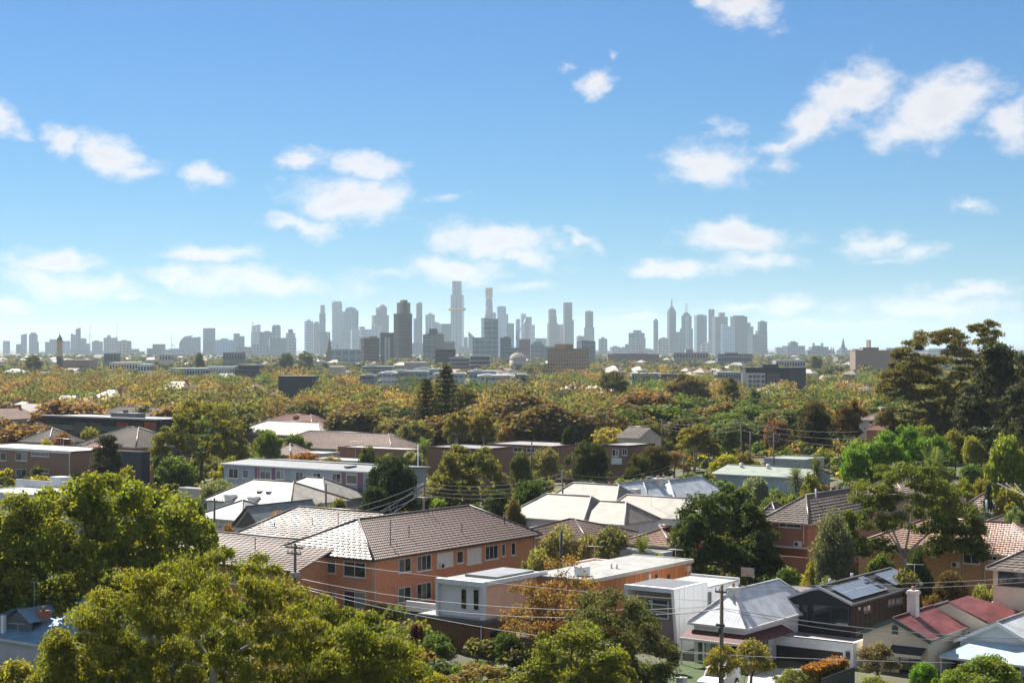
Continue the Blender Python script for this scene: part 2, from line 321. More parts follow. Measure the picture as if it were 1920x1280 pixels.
def proto_tree(kind, seed, detail=1.0):
    """nominal tree: 10 wide, 10 tall, base at the origin -> (trunk mesh, crown mesh)"""
    rg = np.random.default_rng(seed); tb = MB(); H = 10.
    if kind in ('plane', 'round', 'gum', 'dense', 'shrub', 'pine', 'weep', 'column', 'thin'):
        bl = []
        cfg = dict(plane=(60, 2.0, 10, 1.7, 1.0, .85), round=(46, 1.2, 10, 1.75, .85, .9), gum=(40, 2.6, 10, 1.35, .62, .95), dense=(75, .6, 10, 1.45, .9, .95),
                   shrub=(42, .2, 10, 1.8, .85, .9), pine=(44, 3.2, 10, 1.3, .5, .98), weep=(60, 1.0, 10, 1.35, .95, .92), column=(60, .3, 10, 1.3, 1.1, .9), thin=(44, 1.8, 10, 1.5, .9, .85))[kind]
        nb, z0, z1, r, flat, shell = cfg
        cz = (z0 + z1) / 2; hz = (z1 - z0) / 2; k = 0
        lop = rg.uniform(-.12, .12, 2)
        while len(bl) < nb:
            d = unit(rg.normal(0, 1, (1, 3)))[0]
            if d[2] < -.75: continue
            q = shell * (rg.uniform(.45, 1) ** .5) if rg.uniform() < .85 else rg.uniform(.1, .6)
            br = r * rg.uniform(.6, 1.25)
            wob = 1 + .16 * math.sin(3 * math.atan2(d[1], d[0]) + seed) + .1 * math.sin(5 * d[2] + seed * 2)
            x = d[0] * q * (5 - br * .8) * wob; y = d[1] * q * (5 - br * .8) * wob; z = cz + d[2] * q * (hz - br * flat * .7)
            zz = (z - z0) / (z1 - z0)
            if kind == 'column': x *= 1.02 - .45 * zz; y *= 1.02 - .45 * zz
            if kind == 'pine':
                if zz < .25 and rg.uniform() < .7: continue
                br *= 1.15
            if kind == 'gum' and zz < .3 and abs(d[0]) + abs(d[1]) < .5: continue
            x += lop[0] * z; y += lop[1] * z
            bl.append((x, y, z, br, br, br * flat))
        per, L, W, drp, inn = dict(plane=(150, .50, .42, .1, .45), round=(130, .5, .36, .1, .5), gum=(150, .55, .24, .55, .4), dense=(130, .38, .26, .05, .6), shrub=(130, .55, .36, .1, .5),
                             pine=(150, .42, .2, .0, .4), weep=(140, .65, .16, .9, .4), column=(130, .4, .22, .1, .5), thin=(62, .5, .34, .2, .2))[kind]
        V = blob_leaves(rg, bl, int(per * detail), L / detail ** .4, W / detail ** .4, drp, inner=inn, core=0 if kind == 'thin' else .07)
        th = z0 + .25 * (z1 - z0); tr = .26 if kind not in ('shrub', 'column') else .16
        top = (lop[0] * th, lop[1] * th, th)
        limb(tb, (0, 0, -.4), top, tr, tr * .75, rg, .03, 4, 7)
        order = sorted(range(nb), key=lambda i: bl[i][2])
        for i in order[:: max(1, nb // (11 if kind in ('gum', 'pine', 'thin') else 8))]:
            bx, by, bz = bl[i][:3]
            limb(tb, (top[0], top[1], th - rg.uniform(0, .2) * th), (bx, by, bz), tr * .34, .03, rg, .12, 4, 5)
        return tb.mesh('trunk'), quads_mesh('crown', V)
    if kind == 'cypress':
        bl = []
        for i in range(46):
            z = rg.uniform(.5, 9.6); rr = 4.6 * (1 - (z / 10.2) ** 2.2) * (.55 + .45 * min(1, z / 2)); a = rg.uniform(0, 6.3); q = rg.uniform(.3, .75)
            bl.append((math.cos(a) * rr * q, math.sin(a) * rr * q, z, rr * .42 + .3, rr * .42 + .3, .8))
        V = blob_leaves(rg, bl, 95, .4, .2, 0, up=.8); limb(tb, (0, 0, -.4), (0, 0, 3), .3, .2, rg, 0)
        return tb.mesh('trunk'), quads_mesh('crown', V)
    if kind == 'norfolk':
        limb(tb, (0, 0, -.4), (0, 0, 10), .16, .03, rg, 0, 6, 6); out = []
        for k in range(16):
            z = 1.2 + k * .55; rr = 4.6 * (1 - z / 10.4) ** .75 + .15; nb = 7
            for j in range(nb):
                a = 2 * math.pi * (j + rg.uniform(-.2, .2)) / nb + k; m = int(60 * rr / 4 + 16)
                s = rg.uniform(.08, 1, (m, 1)) ; d = np.array([math.cos(a), math.sin(a), 0]); 
                C = np.array([0, 0, z]) + d * s * rr + np.array([0, 0, 1]) * (s ** 2 * rr * .16 - s * .1) ; C += rg.normal(0, .12, C.shape) + np.array([-math.sin(a), math.cos(a), 0]) * rg.normal(0, .22, (m, 1)) * s
                Nr = np.tile(np.array([0, 0, 1.]), (m, 1)); out.append(leaves(rg, C, Nr, .5, .2, 0, .4))
                limb(tb, (0, 0, z), tuple(d * rr * .8 + np.array([0, 0, z + rr * .06])), .04, .015, rg, 0, 2, 3)
        return tb.mesh('trunk'), quads_mesh('crown', np.concatenate(out))
    if kind == 'spreadcypress':                          # flat dark shelves of foliage
        limb(tb, (0, 0, -.4), (0, 0, 8.5), .35, .1, rg, .02, 5, 7); bl = []
        for k in range(64):
            z = 1.0 + 8.4 * (k / 63) ** .9; rr = 4.7 * (1 - (z / 10.6) ** 2); a = rg.uniform(0, 6.28); q = rg.uniform(.35, .9)
            bl.append((math.cos(a) * rr * q, math.sin(a) * rr * q, z + rr * q * .08, 1.5 * rg.uniform(.7, 1.2), 1.5 * rg.uniform(.7, 1.2), .42))
            limb(tb, (0, 0, max(.5, z - 1)), bl[-1][:3], .09, .03, rg, .05, 3, 4)
        V = blob_leaves(rg, bl, 150, .4, .16, 0, up=.9, inner=.3); return tb.mesh('trunk'), quads_mesh('crown', V)
    if kind == 'palm':
        limb(tb, (0, 0, -.3), (.1, 0, 6.2), .32, .26, rg, .01, 5, 8); out = []
        for k in range(46):
            a = k * 2.4 + rg.uniform(-.2, .2); el = 1.3 - 2.0 * (k / 46) + rg.uniform(-.1, .1); ln = rg.uniform(4.0, 5.0); pts = []
            for i in range(14):
                s = i / 13; h = math.cos(el) * s * ln; z = 6.2 + math.sin(el) * s * ln - (s ** 2) * ln * .42
                pts.append(np.array([math.cos(a) * h, math.sin(a) * h, z]))
            tb.tube([tuple(p) for p in pts[::4]], .025, 3)
            side = np.array([-math.sin(a), math.cos(a), 0])
            for i in range(1, 14):
                d = unit(pts[i] - pts[i - 1]); wv = .95 * math.sin(math.pi * (.12 + .8 * i / 13))
                for sg in (-1, 1):
                    for sub in (0, .5):
                        p = pts[i - 1] + (pts[i] - pts[i - 1]) * sub; tip = p + side * sg * wv + d * .55 - np.array([0, 0, .25 * wv]); m = d * .05
                        out.append(np.stack([p - m, p + m + (tip - p) * .4, tip, p - m + (tip - p) * .4]))
        return tb.mesh('trunk'), quads_mesh('crown', np.array(out))
    if kind == 'fanpalm':
        limb(tb, (0, 0, -.3), (0, 0, 6.5), .35, .3, rg, .01, 4, 8); out = []
        for k in range(40):
            a = k * 2.4; el = 1.2 - 2.1 * (k / 40); ln = rg.uniform(2.6, 3.6); d = np.array([math.cos(a) * math.cos(el), math.sin(a) * math.cos(el), math.sin(el)]); c = np.array([0, 0, 6.6]) + d * ln * .6
            side = unit(np.cross(d, np.array([0, 0, 1.]) + rg.normal(0, .2, 3)))
            limb(tb, (0, 0, 6.5), tuple(c), .03, .02, rg, 0, 1, 3)
            for j in range(11):
                t = (j - 5) / 5 * 1.25; tip = c + (d * math.cos(t) + side * math.sin(t)) * 1.6 - np.array([0, 0, .25]); n = unit(np.cross(tip - c, np.cross(d, side))) * .14
                out.append(np.stack([c, (c + tip) / 2 + n, tip, (c + tip) / 2 - n]))
        return tb.mesh('trunk'), quads_mesh('crown', np.array(out))
    if kind == 'bare':
        out = []
        def grow(a, d, ln, r, dep):
            b = np.array(a) + d * ln; limb(tb, a, b, r, r * .6, rg, .08, 3, 4 if dep else 6)
            if dep >= 4:
                out.append(b); return
            for _ in range(3):
                nd = unit(d + rg.normal(0, .45, 3) + np.array([0, 0, .15])); grow(tuple(b), nd, ln * rg.uniform(.62, .85), r * .58, dep + 1)
        for q in range(3): grow((0, 0, -.2), unit(np.array([rg.normal(0, .35), rg.normal(0, .35), 1])), 3.0, .2, 1)
        C = np.repeat(np.array(out), 2, axis=0) + rg.normal(0, .35, (len(out) * 2, 3)); V = leaves(rg, C, rg.normal(0, 1, C.shape), .3, .14, .3)
        return tb.mesh('trunk'), quads_mesh('crown', V)
    raise ValueError(kind)
PROTO = {}
def proto(kind, var, detail=1.0):
    k = (kind, var, detail)
    if k not in PROTO:
        t, c = proto_tree(kind, 100 + var * 17 + hash_s(kind), detail); t.materials.append(None); c.materials.append(leaf)
        t.materials[0] = bark_pale if kind in ('gum', 'bare') else bark; PROTO[k] = (t, c)
    return PROTO[k]
def hash_s(s): return sum(ord(c) * (i + 3) for i, c in enumerate(s)) % 97
TREE_COUNT = 0
def tree(name, kind, px, pytop, wpx, D, color, label, group=None, cat='tree', var=None, zb=None, detail=1.0, depth=1.0):
    global TREE_COUNT; TREE_COUNT += 1
    x = (px - 960) / FPX * D; g = terrain(x, D) if zb is None else zb
    h = CH - (pytop - HZ) / FPX * D - g; w = wpx * D / FPX
    t, c = proto(kind, (TREE_COUNT % 3) if var is None else var, detail)
    r = root(name, label, cat, (x, D, g), 0, group); r.rotation_euler[2] = rnd.uniform(0, 6.28) if depth == 1.0 else 0
    r.scale = (w / 10, w / 10 * depth, h / 10)
    link('trunk', t, None, r); link('crown', c, None, r, color); return r

def crown_profile(name, label, prof, ybot, D, depth_m, blob_px, n, per, L, W, color, droop=.3, flat=.8, seed=1, base_px=None, holes=(), trunk_mat=None, cat='tree', limbs=9, fork_px=None, shell=.0, inner=.45, core=.07, trunk_r=.32):
    """a single tree whose outline follows a profile of photo columns and rows at distance D; built in world metres about its base"""
    rg = np.random.default_rng(seed); s = D / FPX
    xs = np.array([p[0] for p in prof], float); ys = np.array([p[1] for p in prof], float)
    bx = base_px if base_px is not None else xs.mean(); X0 = (bx - 960) * s; g = terrain(X0, D)
    r = root(name, label, cat, (X0, D, g)); bl = []; tries = 0
    cx = (xs[0] + xs[-1]) / 2; hw = (xs[-1] - xs[0]) / 2; ymin = ys.min()
    while len(bl) < n and tries < n * 60:
        tries += 1
        px = rg.uniform(xs[0], xs[-1]); br = blob_px * rg.uniform(.55, 1.2); yt = np.interp(px, xs, ys) + br * flat * .8
        py = yt + (ybot - yt) * rg.uniform(0, 1)
        if py > ybot or any(((px - hx) / ha) ** 2 + ((py - hy) / hb) ** 2 < 1 for hx, hy, ha, hb in holes): continue
        # depth: an ellipse over the outline; most clumps near the shell
        e = min(1, ((px - cx) / hw) ** 2 * .9 + max(0, (ymin + .35 * (ybot - ymin) - py) / max(1, (ybot - ymin) * .45)) ** 2)
        dm = depth_m * math.sqrt(max(.02, 1 - e)); q = rg.uniform(-1, 1); q = math.copysign(abs(q) ** .6, q)
        bl.append(((px - bx) * s, q * dm, CH - (py - HZ) * s - g, br * s, br * s, br * s * flat))
    V = blob_leaves(rg, bl, per, L, W, droop, inner=inner, core=core)
    tb = MB(); fx, fy = fork_px if fork_px else (bx, ybot)
    fork = ((fx - bx) * s, 0, CH - (fy - HZ) * s - g)
    if fork[2] < 1: fork = (fork[0], 0, 2.)
    limb(tb, (0, 0, -.5), fork, trunk_r * 1.2, trunk_r, rg, .04, 5, 8)
    order = sorted(rg.permutation(len(bl))[: max(40, limbs * 3)], key=lambda i: bl[i][0]); mains = order[:: max(1, len(order) // 6)][:7]; nodes = []
    for i in mains:
        pts = limb(tb, fork, bl[i][:3], trunk_r * .5, .05, rg, .05, 7, 6); nodes += [(p, .05 + trunk_r * .3 * (1 - k / 8)) for k, p in enumerate(pts) if k >= 2]
    for i in [j for j in order if j not in mains][:limbs]:
        b = np.array(bl[i][:3]); p, rr = min(nodes, key=lambda q: np.linalg.norm(q[0] - b)); limb(tb, tuple(p), tuple(b), rr * .6, .02, rg, .05, 4, 4)
    link('trunk', tb, trunk_mat or bark, r); cr = quads_mesh('crown', V); link('crown', cr, leaf, r, color); return r
# ------------------------------------------------------------------ building kit
GRID = math.radians(-36); FOOT = []
def on_building(x, y, m=0.):
    for (O, ex, ey, a, b, c, d) in FOOT:
        dx, dy = x - O[0], y - O[1]; u = dx * ex[0] + dy * ex[1]; v = dx * ey[0] + dy * ey[1]
        if a - m < u < b + m and c - m < v < d + m: return True
    return False
def slope(mb, A, B, C, D, kind='tile', course=.42, pitch=.3):
    A, B, C, D = (np.array(p, float) for p in (A, B, C, D))
    n = np.cross(B - A, D - A); n /= np.linalg.norm(n)
    if n[2] < 0: n = -n
    e = (B - A) / np.linalg.norm(B - A); ln = np.linalg.norm(B - A)
    if kind == 'flat':
        th = n * .06; mb.add([A, B, C, D, A + th, B + th, C + th, D + th], [(0, 1, 2, 3), (7, 6, 5, 4), (0, 4, 5, 1), (1, 5, 6, 2), (2, 6, 7, 3), (3, 7, 4, 0)]); return
    if kind == 'iron':
        m = max(2, int(ln / pitch)) * 2; lo = []; hi = []
        sD = np.dot(D - A, e); sC = np.dot(C - A, e)
        up = (D - A) - e * sD
        for i in range(m + 1):
            s = ln * i / m; k = n * (.008 if i % 2 else .0)
            tmax = 1.0
            if s < sD - 1e-6: tmax = s / sD if sD > 0 else 1
            elif s > sC + 1e-6: tmax = max(0, (ln - s) / (ln - sC)) if ln > sC else 1
            t0 = 0.0
            p = A + e * s
            lo.append(p + k); hi.append(p + up * tmax + k)
        vs = lo + hi; mb.add(vs, [(i, i + 1, m + 2 + i, m + 1 + i) for i in range(m)]); 
        if sD < -1e-6: mb.add([A, lo[0], hi[0], D], [(0, 2, 3)])
        return
    slen = np.linalg.norm((D - A) - e * np.dot(D - A, e)); rows = max(2, int(slen / course))
    for r in range(rows):
        t0, t1 = r / rows, (r + 1) / rows
        L0, R0 = A + (D - A) * t0, B + (C - B) * t0; L1, R1 = A + (D - A) * t1, B + (C - B) * t1
        w0 = np.linalg.norm(R0 - L0); m = max(1, int(w0 / pitch)) * 3
        rowv = [];
        off = .01 * math.sin(r * 12.9898)
        for i in range(m + 1):
            t = i / m; k = (.0, .025, .025)[i % 3]
            jt = .02 * math.sin((i // 3) * 91.7 + r * 37.3)
            a = L0 + (R0 - L0) * t + n * (.06 + k + off + jt); b = L1 + (R1 - L1) * t + n * (.0 + k * .8); c = L0 + (R0 - L0) * t - n * .01
            rowv += [c, a, b]
        fs = []
        for i in range(m):
            o = i * 3; fs += [(o, o + 3, o + 4, o + 1), (o + 1, o + 4, o + 5, o + 2)]
        mb.add(rowv, fs)
def cap(mb, pts, r=.13): mb.tube([Vector(p) + Vector((0, 0, .07)) for p in pts], r, 6)

class House:
    def __init__(s, name, label, cat, px, D, zb=None, ang=GRID, group=None):
        s.O = ((px - 960) / FPX * D, D); s.g = terrain(*s.O) if zb is None else zb
        s.r = root(name, label, cat, (s.O[0], s.O[1], s.g), ang, group); s.ang = ang
        s.ex = (math.cos(ang), math.sin(ang)); s.ey = (-math.sin(ang), math.cos(ang))
    def fx(s, px, ly=0.):
        t = (px - 960) / FPX; return (t * (s.O[1] + ly * s.ey[1]) - (s.O[0] + ly * s.ey[0])) / (s.ex[0] - t * s.ex[1])
    def fy(s, px, lx=0.):
        t = (px - 960) / FPX; return (t * (s.O[1] + lx * s.ex[1]) - (s.O[0] + lx * s.ex[0])) / (s.ey[0] - t * s.ey[1])
    def fz(s, py, lx=0., ly=0.):
        Y = s.O[1] + lx * s.ex[1] + ly * s.ey[1]; return CH - (py - HZ) * Y / FPX - s.g
    def part(s, name, mb, m, color=None, parent=None): return link(name, mb, m, parent or s.r, color)
    def wall(s, x0, x1, y0, y1, z0, z1, m, color=None, name='wall'):
        FOOT.append((s.O, s.ex, s.ey, x0 - .8, x1 + .8, y0 - 1.2, y1 + .8)); return s.part(name, MB().box(x0, x1, y0, y1, z0, z1), m, color)
    def win(s, face, a0, a1, z0, z1, off, n=2, fc=(.7, .7, .68), gc=None, sill=True, th=.07, name='window', parent=None, shutter=False):
        a0, a1 = min(a0, a1), max(a0, a1); z0, z1 = min(z0, z1), max(z0, z1)
        def bx(mb, a, b, c, d, p0, p1):
            if face == 'f': mb.box(a, b, off - p1, off - p0, c, d)
            else: mb.box(off + p0, off + p1, a, b, c, d)
        f = MB(); pr = .07
        bx(f, a0, a1, z1 - th, z1, -.02, pr); bx(f, a0, a1, z0, z0 + th, -.02, pr); bx(f, a0, a0 + th, z0 + th, z1 - th, -.02, pr); bx(f, a1 - th, a1, z0 + th, z1 - th, -.02, pr)
        for k in range(1, n): c = a0 + (a1 - a0) * k / n; bx(f, c - th * .4, c + th * .4, z0 + th, z1 - th, -.02, pr - .01)
        if sill: bx(f, a0 - .06, a1 + .06, z0 - .1, z0, -.02, pr + .06)
        o = s.part(name, f, oc_metal, fc, parent)
        if parent is None or parent is s.r:
            for k in range(n):
                p = MB(); c0 = a0 + (a1 - a0) * k / n; c1 = a0 + (a1 - a0) * (k + 1) / n; bx(p, c0 + .03, c1 - .03, z0 + .03, z1 - .03, -.01, .025)
                cc = gc or rnd.choice([(.02, .025, .03), (.05, .06, .07), (.25, .25, .24), (.03, .035, .04), (.14, .15, .16)])
                if shutter: link('shutter', p, oc_metal, o, (.72, .71, .68))
                else: link('pane', p, glass, o, cc)
        return o
    def winpx(s, face, px0, px1, pyt, pyb, off, **k):
        if face == 'f': a0, a1 = s.fx(px0, off), s.fx(px1, off); m = (a0 + a1) / 2; z0, z1 = s.fz(pyb, m, off), s.fz(pyt, m, off)
        else: a0, a1 = s.fy(px0, off), s.fy(px1, off); m = (a0 + a1) / 2; z0, z1 = s.fz(pyb, off, m), s.fz(pyt, off, m)
        return s.win(face, a0, a1, z0, z1, off, **k)
    def hip(s, x0, x1, y0, y1, ze, zr, axis, kind='tile', color=(.3, .2, .15), oh=.45, ins=(None, None), fascia=(.5, .5, .48), capc=None, course=.42, pitch=.3, matte=False):
        """hip / gable roof; ins = inset of the ridge ends (None: equal pitch, 0: gable)"""
        x0 -= oh; x1 += oh; y0 -= oh; y1 += oh; mb = MB(); cp = MB(); r_ = lambda a, b: a if b is None else b
        if axis == 'x':
            h = (y1 - y0) / 2; ym = (y0 + y1) / 2; i0, i1 = r_(h, ins[0]), r_(h, ins[1]); R0, R1 = (x0 + i0, ym, zr), (x1 - i1, ym, zr)
        else:
            h = (x1 - x0) / 2; xm = (x0 + x1) / 2; i0, i1 = r_(h, ins[0]), r_(h, ins[1]); R0, R1 = (xm, y0 + i0, zr), (xm, y1 - i1, zr)
        a, b, c, d = (x0, y0, ze), (x1, y0, ze), (x1, y1, ze), (x0, y1, ze); K = dict(kind=kind, course=course, pitch=pitch)
        if axis == 'x':
            slope(mb, a, b, R1, R0, **K); slope(mb, c, d, R0, R1, **K)
            if i1 > 0: slope(mb, b, c, R1, R1, **K)
            if i0 > 0: slope(mb, d, a, R0, R0, **K)
        else:
            slope(mb, b, c, R1, R0, **K); slope(mb, d, a, R0, R1, **K)
            if i0 > 0: slope(mb, a, b, R0, R0, **K)
            if i1 > 0: slope(mb, c, d, R1, R1, **K)
        rf = s.part('roof', mb, (oc_tile_matte if matte else oc_tile) if kind == 'tile' else oc_iron, color)
        cr = .13 if kind == 'tile' else .09
        cap(cp, [R0, R1], cr)
        if axis == 'x': e0, e1 = [(a, R0), (d, R0)], [(b, R1), (c, R1)]
        else: e0, e1 = [(a, R0), (b, R0)], [(c, R1), (d, R1)]
        for p, q in (e0 if i0 > 0 else []) + (e1 if i1 > 0 else []): cap(cp, [p, q], cr)
        link('ridge_cap', cp, oc_tile if kind == 'tile' else oc_iron, rf, capc or tuple(v * .55 for v in color))
        fb = MB(); t = .16
        fb.box(x0, x1, y0 - .1, y0, ze - t, ze + .02); fb.box(x0, x1, y1, y1 + .1, ze - t, ze + .02); fb.box(x0 - .1, x0, y0, y1, ze - t, ze + .02); fb.box(x1, x1 + .1, y0, y1, ze - t, ze + .02)
        if (axis == 'x' and (i0 == 0 or i1 == 0)) or (axis == 'y' and (i0 == 0 or i1 == 0)):
            fb = MB()
            if axis == 'x': fb.box(x0, x1, y0 - .1, y0, ze - t, ze + .02); fb.box(x0, x1, y1, y1 + .1, ze - t, ze + .02)
            else: fb.box(x0 - .1, x0, y0, y1, ze - t, ze + .02); fb.box(x1, x1 + .1, y0, y1, ze - t, ze + .02)
        link('gutter', fb, oc_metal, rf, fascia)
        sf = MB(); sf.box(x0 + .02, x1 - .02, y0 + .02, y1 - .02, ze - .1, ze - .04)
        if i0 > 0 and i1 > 0: link('soffit', sf, oc_wall, rf, (.55, .53, .5))
        return rf
    def gable_end(s, axis, at, a0, a1, ze, zr, m, color, th=.12, name='gable_wall'):
        mid = (a0 + a1) / 2; poly = [(a0, ze), (a1, ze), (mid, zr)]
        mb = MB()
        if axis == 'y': mb.ext_y(poly, at, at + th)      # wall across the end of a ridge that runs along y
        else: mb.ext_x(poly, at - th, at)
        return s.part(name, mb, m, color)
    def flatroof(s, x0, x1, y0, y1, z, color=(.6, .6, .58), par=.25, pcol=None, fall=0.):
        rf = s.part('roof', MB().box(x0 + .1, x1 - .1, y0 + .1, y1 - .1, z - .15, z), oc_iron, color)
        p = MB(); t = .14
        p.box(x0 - .05, x1 + .05, y0 - .05, y0 + t, z - .25, z + par); p.box(x0 - .05, x1 + .05, y1 - t, y1 + .05, z - .25, z + par)
        p.box(x0 - .05, x0 + t, y0 + t, y1 - t, z - .25, z + par); p.box(x1 - t, x1 + .05, y0 + t, y1 - t, z - .25, z + par)
        link('parapet', p, oc_wall, rf, pcol or color); return rf
    def chimney(s, x, y, z0, z1, w, color, roof=None, m=None, pots=1):
        mb = MB(); mb.box(x - w / 2, x + w / 2, y - w / 2, y + w / 2, z0, z1 - .3); mb.box(x - w * .6, x + w * .6, y - w * .6, y + w * .6, z1 - .3, z1 - .12); mb.box(x - w * .52, x + w * .52, y - w * .52, y + w * .52, z1 - .12, z1)
        c = link('chimney', mb, m or oc_brick, roof or s.r, color)
        if not pots: return c
        pm = MB()
        for i in range(pots): pm.cyl(x + (i - (pots - 1) / 2) * w * .5, y, z1, z1 + .35, w * .2, w * .16, 8)
        link('chimney_pot', pm, oc_brick, roof or s.r, (.35, .16, .1))
        return c
    def antenna(s, x, y, z, h=2.2, n=7, roof=None, ang=.4):
        mb = MB(); mb.tube([(x, y, z), (x, y, z + h)], .025, 4); d = (math.cos(ang), math.sin(ang)); q = (-d[1], d[0])
        mb.tube([(x - d[0] * .7, y - d[1] * .7, z + h), (x + d[0] * .9, y + d[1] * .9, z + h)], .018, 4)
        for i in range(n):
            t = -.65 + 1.5 * i / (n - 1); l = .5 - .03 * i
            mb.tube([(x + d[0] * t - q[0] * l, y + d[1] * t - q[1] * l, z + h), (x + d[0] * t + q[0] * l, y + d[1] * t + q[1] * l, z + h)], .014, 3)
        return link('antenna', mb, oc_metal, roof or s.r, (.45, .45, .46))
    def pipe(s, pts, r=.05, color=(.6, .6, .58), name='downpipe', parent=None): return link(name, MB().tube(pts, r, 6), oc_metal, parent or s.r, color)
    def aircon(s, face, a, z, off):
        mb = MB()
        if face == 'f': mb.box(a, a + .85, off - .36, off - .04, z, z + .62); fan = MB().add([(a + .3 + .24 * math.cos(k * math.pi / 6), off - .365, z + .31 + .24 * math.sin(k * math.pi / 6)) for k in range(12)], [tuple(range(12))])
        else: mb.box(off + .04, off + .36, a, a + .85, z, z + .62); fan = MB().add([(off + .365, a + .3 + .24 * math.cos(k * math.pi / 6), z + .31 + .24 * math.sin(k * math.pi / 6)) for k in range(12)], [tuple(range(12))])
        o = link('air_conditioner', mb, oc_metal, s.r, (.66, .65, .62)); link('fan_grille', fan, dark_metal, o); return o

def lapped(mb, face, a0, a1, z0, z1, off, h=.17, d=.02):
    """lapped weatherboards as one strip of real relief"""
    n = max(1, int((z1 - z0) / h)); hh = (z1 - z0) / n
    for i in range(n):
        za, zb = z0 + i * hh, z0 + (i + 1) * hh
        if face == 'f': mb.add([(a0, off - d, za), (a1, off - d, za), (a1, off - .003, zb), (a0, off - .003, zb), (a0, off, za), (a1, off, za)], [(0, 1, 2, 3), (4, 5, 1, 0)])
        else: mb.add([(off + d, a0, za), (off + d, a1, za), (off + .003, a1, zb), (off + .003, a0, zb), (off, a0, za), (off, a1, za)], [(0, 1, 2, 3), (4, 5, 1, 0)])

def block(name, label, pxc, D, pxl, pxr, pye, roof='hip', rise=2.2, wcol=(.6, .55, .5), wm=None, rcol=(.3, .2, .16), rk='tile', wf=(), wr=(), axis=None, zb=None, group=None, cat='house', oh=.45, ins=(None, None), chim=(), base=0., par=.25, fc=(.7, .7, .68), n=2, fascia=(.55, .55, .52), zmin=-1.0, minw=None, mind=None, gc=None, course=.42, pitch=.3, matte=True):
    """near corner at column pxc; front face runs left to column pxl, side face runs back to column pxr; eave at row pye at the near corner"""
    h = House(name, label, cat, pxc, D, zb, group=group); x0 = h.fx(pxl); y1 = h.fy(pxr)
    if minw: x0 = min(x0, -minw)
    if mind: y1 = max(y1, mind)
    ze = h.fz(pye); h.x0, h.y1, h.ze = x0, y1, ze
    m = wm or oc_wall
    h.wall(x0, 0, 0, y1, zmin, ze - .12 if roof != 'flat' else ze - .2, m, wcol)
    axis = axis or ('x' if -x0 > y1 else 'y')
    if roof == 'hip': rf = h.hip(x0, 0, 0, y1, ze, ze + rise, axis, rk, rcol, oh, ins, fascia, course=course, pitch=pitch, matte=matte)
    elif roof == 'gable':
        rf = h.hip(x0, 0, 0, y1, ze, ze + rise, axis, rk, rcol, oh, (0, 0), fascia, course=course, pitch=pitch, matte=matte)
        hw = (-x0 if axis == 'y' else y1) / 2; k = hw / (hw + oh)
        if axis == 'y': h.gable_end('y', 0, x0, 0, ze - .12, ze + rise - .15, m, wcol); h.gable_end('y', y1 - .12, x0, 0, ze - .12, ze + rise - .15, m, wcol)
        else: h.gable_end('x', 0, 0, y1, ze - .12, ze + rise - .15, m, wcol); h.gable_end('x', x0 + .12, 0, y1, ze - .12, ze + rise - .15, m, wcol)
    else: rf = h.flatroof(x0, 0, 0, y1, ze, rcol, par, wcol)
    h.roof = rf
    for w in wf: h.winpx('f', *w[:4], 0., n=w[4] if len(w) > 4 else n, fc=fc, gc=gc)
    for w in wr: h.winpx('r', *w[:4], 0., n=w[4] if len(w) > 4 else n, fc=fc, gc=gc)
    for (cx, cy, w, z1, c) in chim: h.chimney(cx, cy, ze - .3, z1, w, c, rf)
    return h

# ------------------------------------------------------------------ ground
def build_ground():
    ys = [20, 60, 90] + list(range(110, 620, 14)) + [680, 800, 1000, 1400, 2000, 3000, 5000, 8000, 14000, 24000]
    mb = MB(); nx = 41; vs = []
    for y in ys:
        hw = y * .55 + 120
        for i in range(nx):
            x = -hw + 2 * hw * i / (nx - 1); vs.append((x, y, terrain(x, y) - .02))
    fs = [(j * nx + i, j * nx + i + 1, (j + 1) * nx + i + 1, (j + 1) * nx + i) for j in range(len(ys) - 1) for i in range(nx - 1)]
    mb.add(vs, fs, True); tag(link('ground', mb, ground_m), 'suburban ground of dark soil and scrub stretching to the horizon', None, kind='structure')
build_ground()
def flat_patch(name, pts, z, m, label):
    mb = MB().add([(x, y, z + terrain(x, y)) for x, y in pts], [tuple(range(len(pts)))]); tag(link(name, mb, m), label, None, kind='structure')
grass_m = mat('grass', (.045, .075, .02), .9, .35, 1.2, bump=.5, bscale=25)
asphalt = mat('asphalt', (.055, .055, .057), .9, .2, 2, bump=.2, bscale=60)
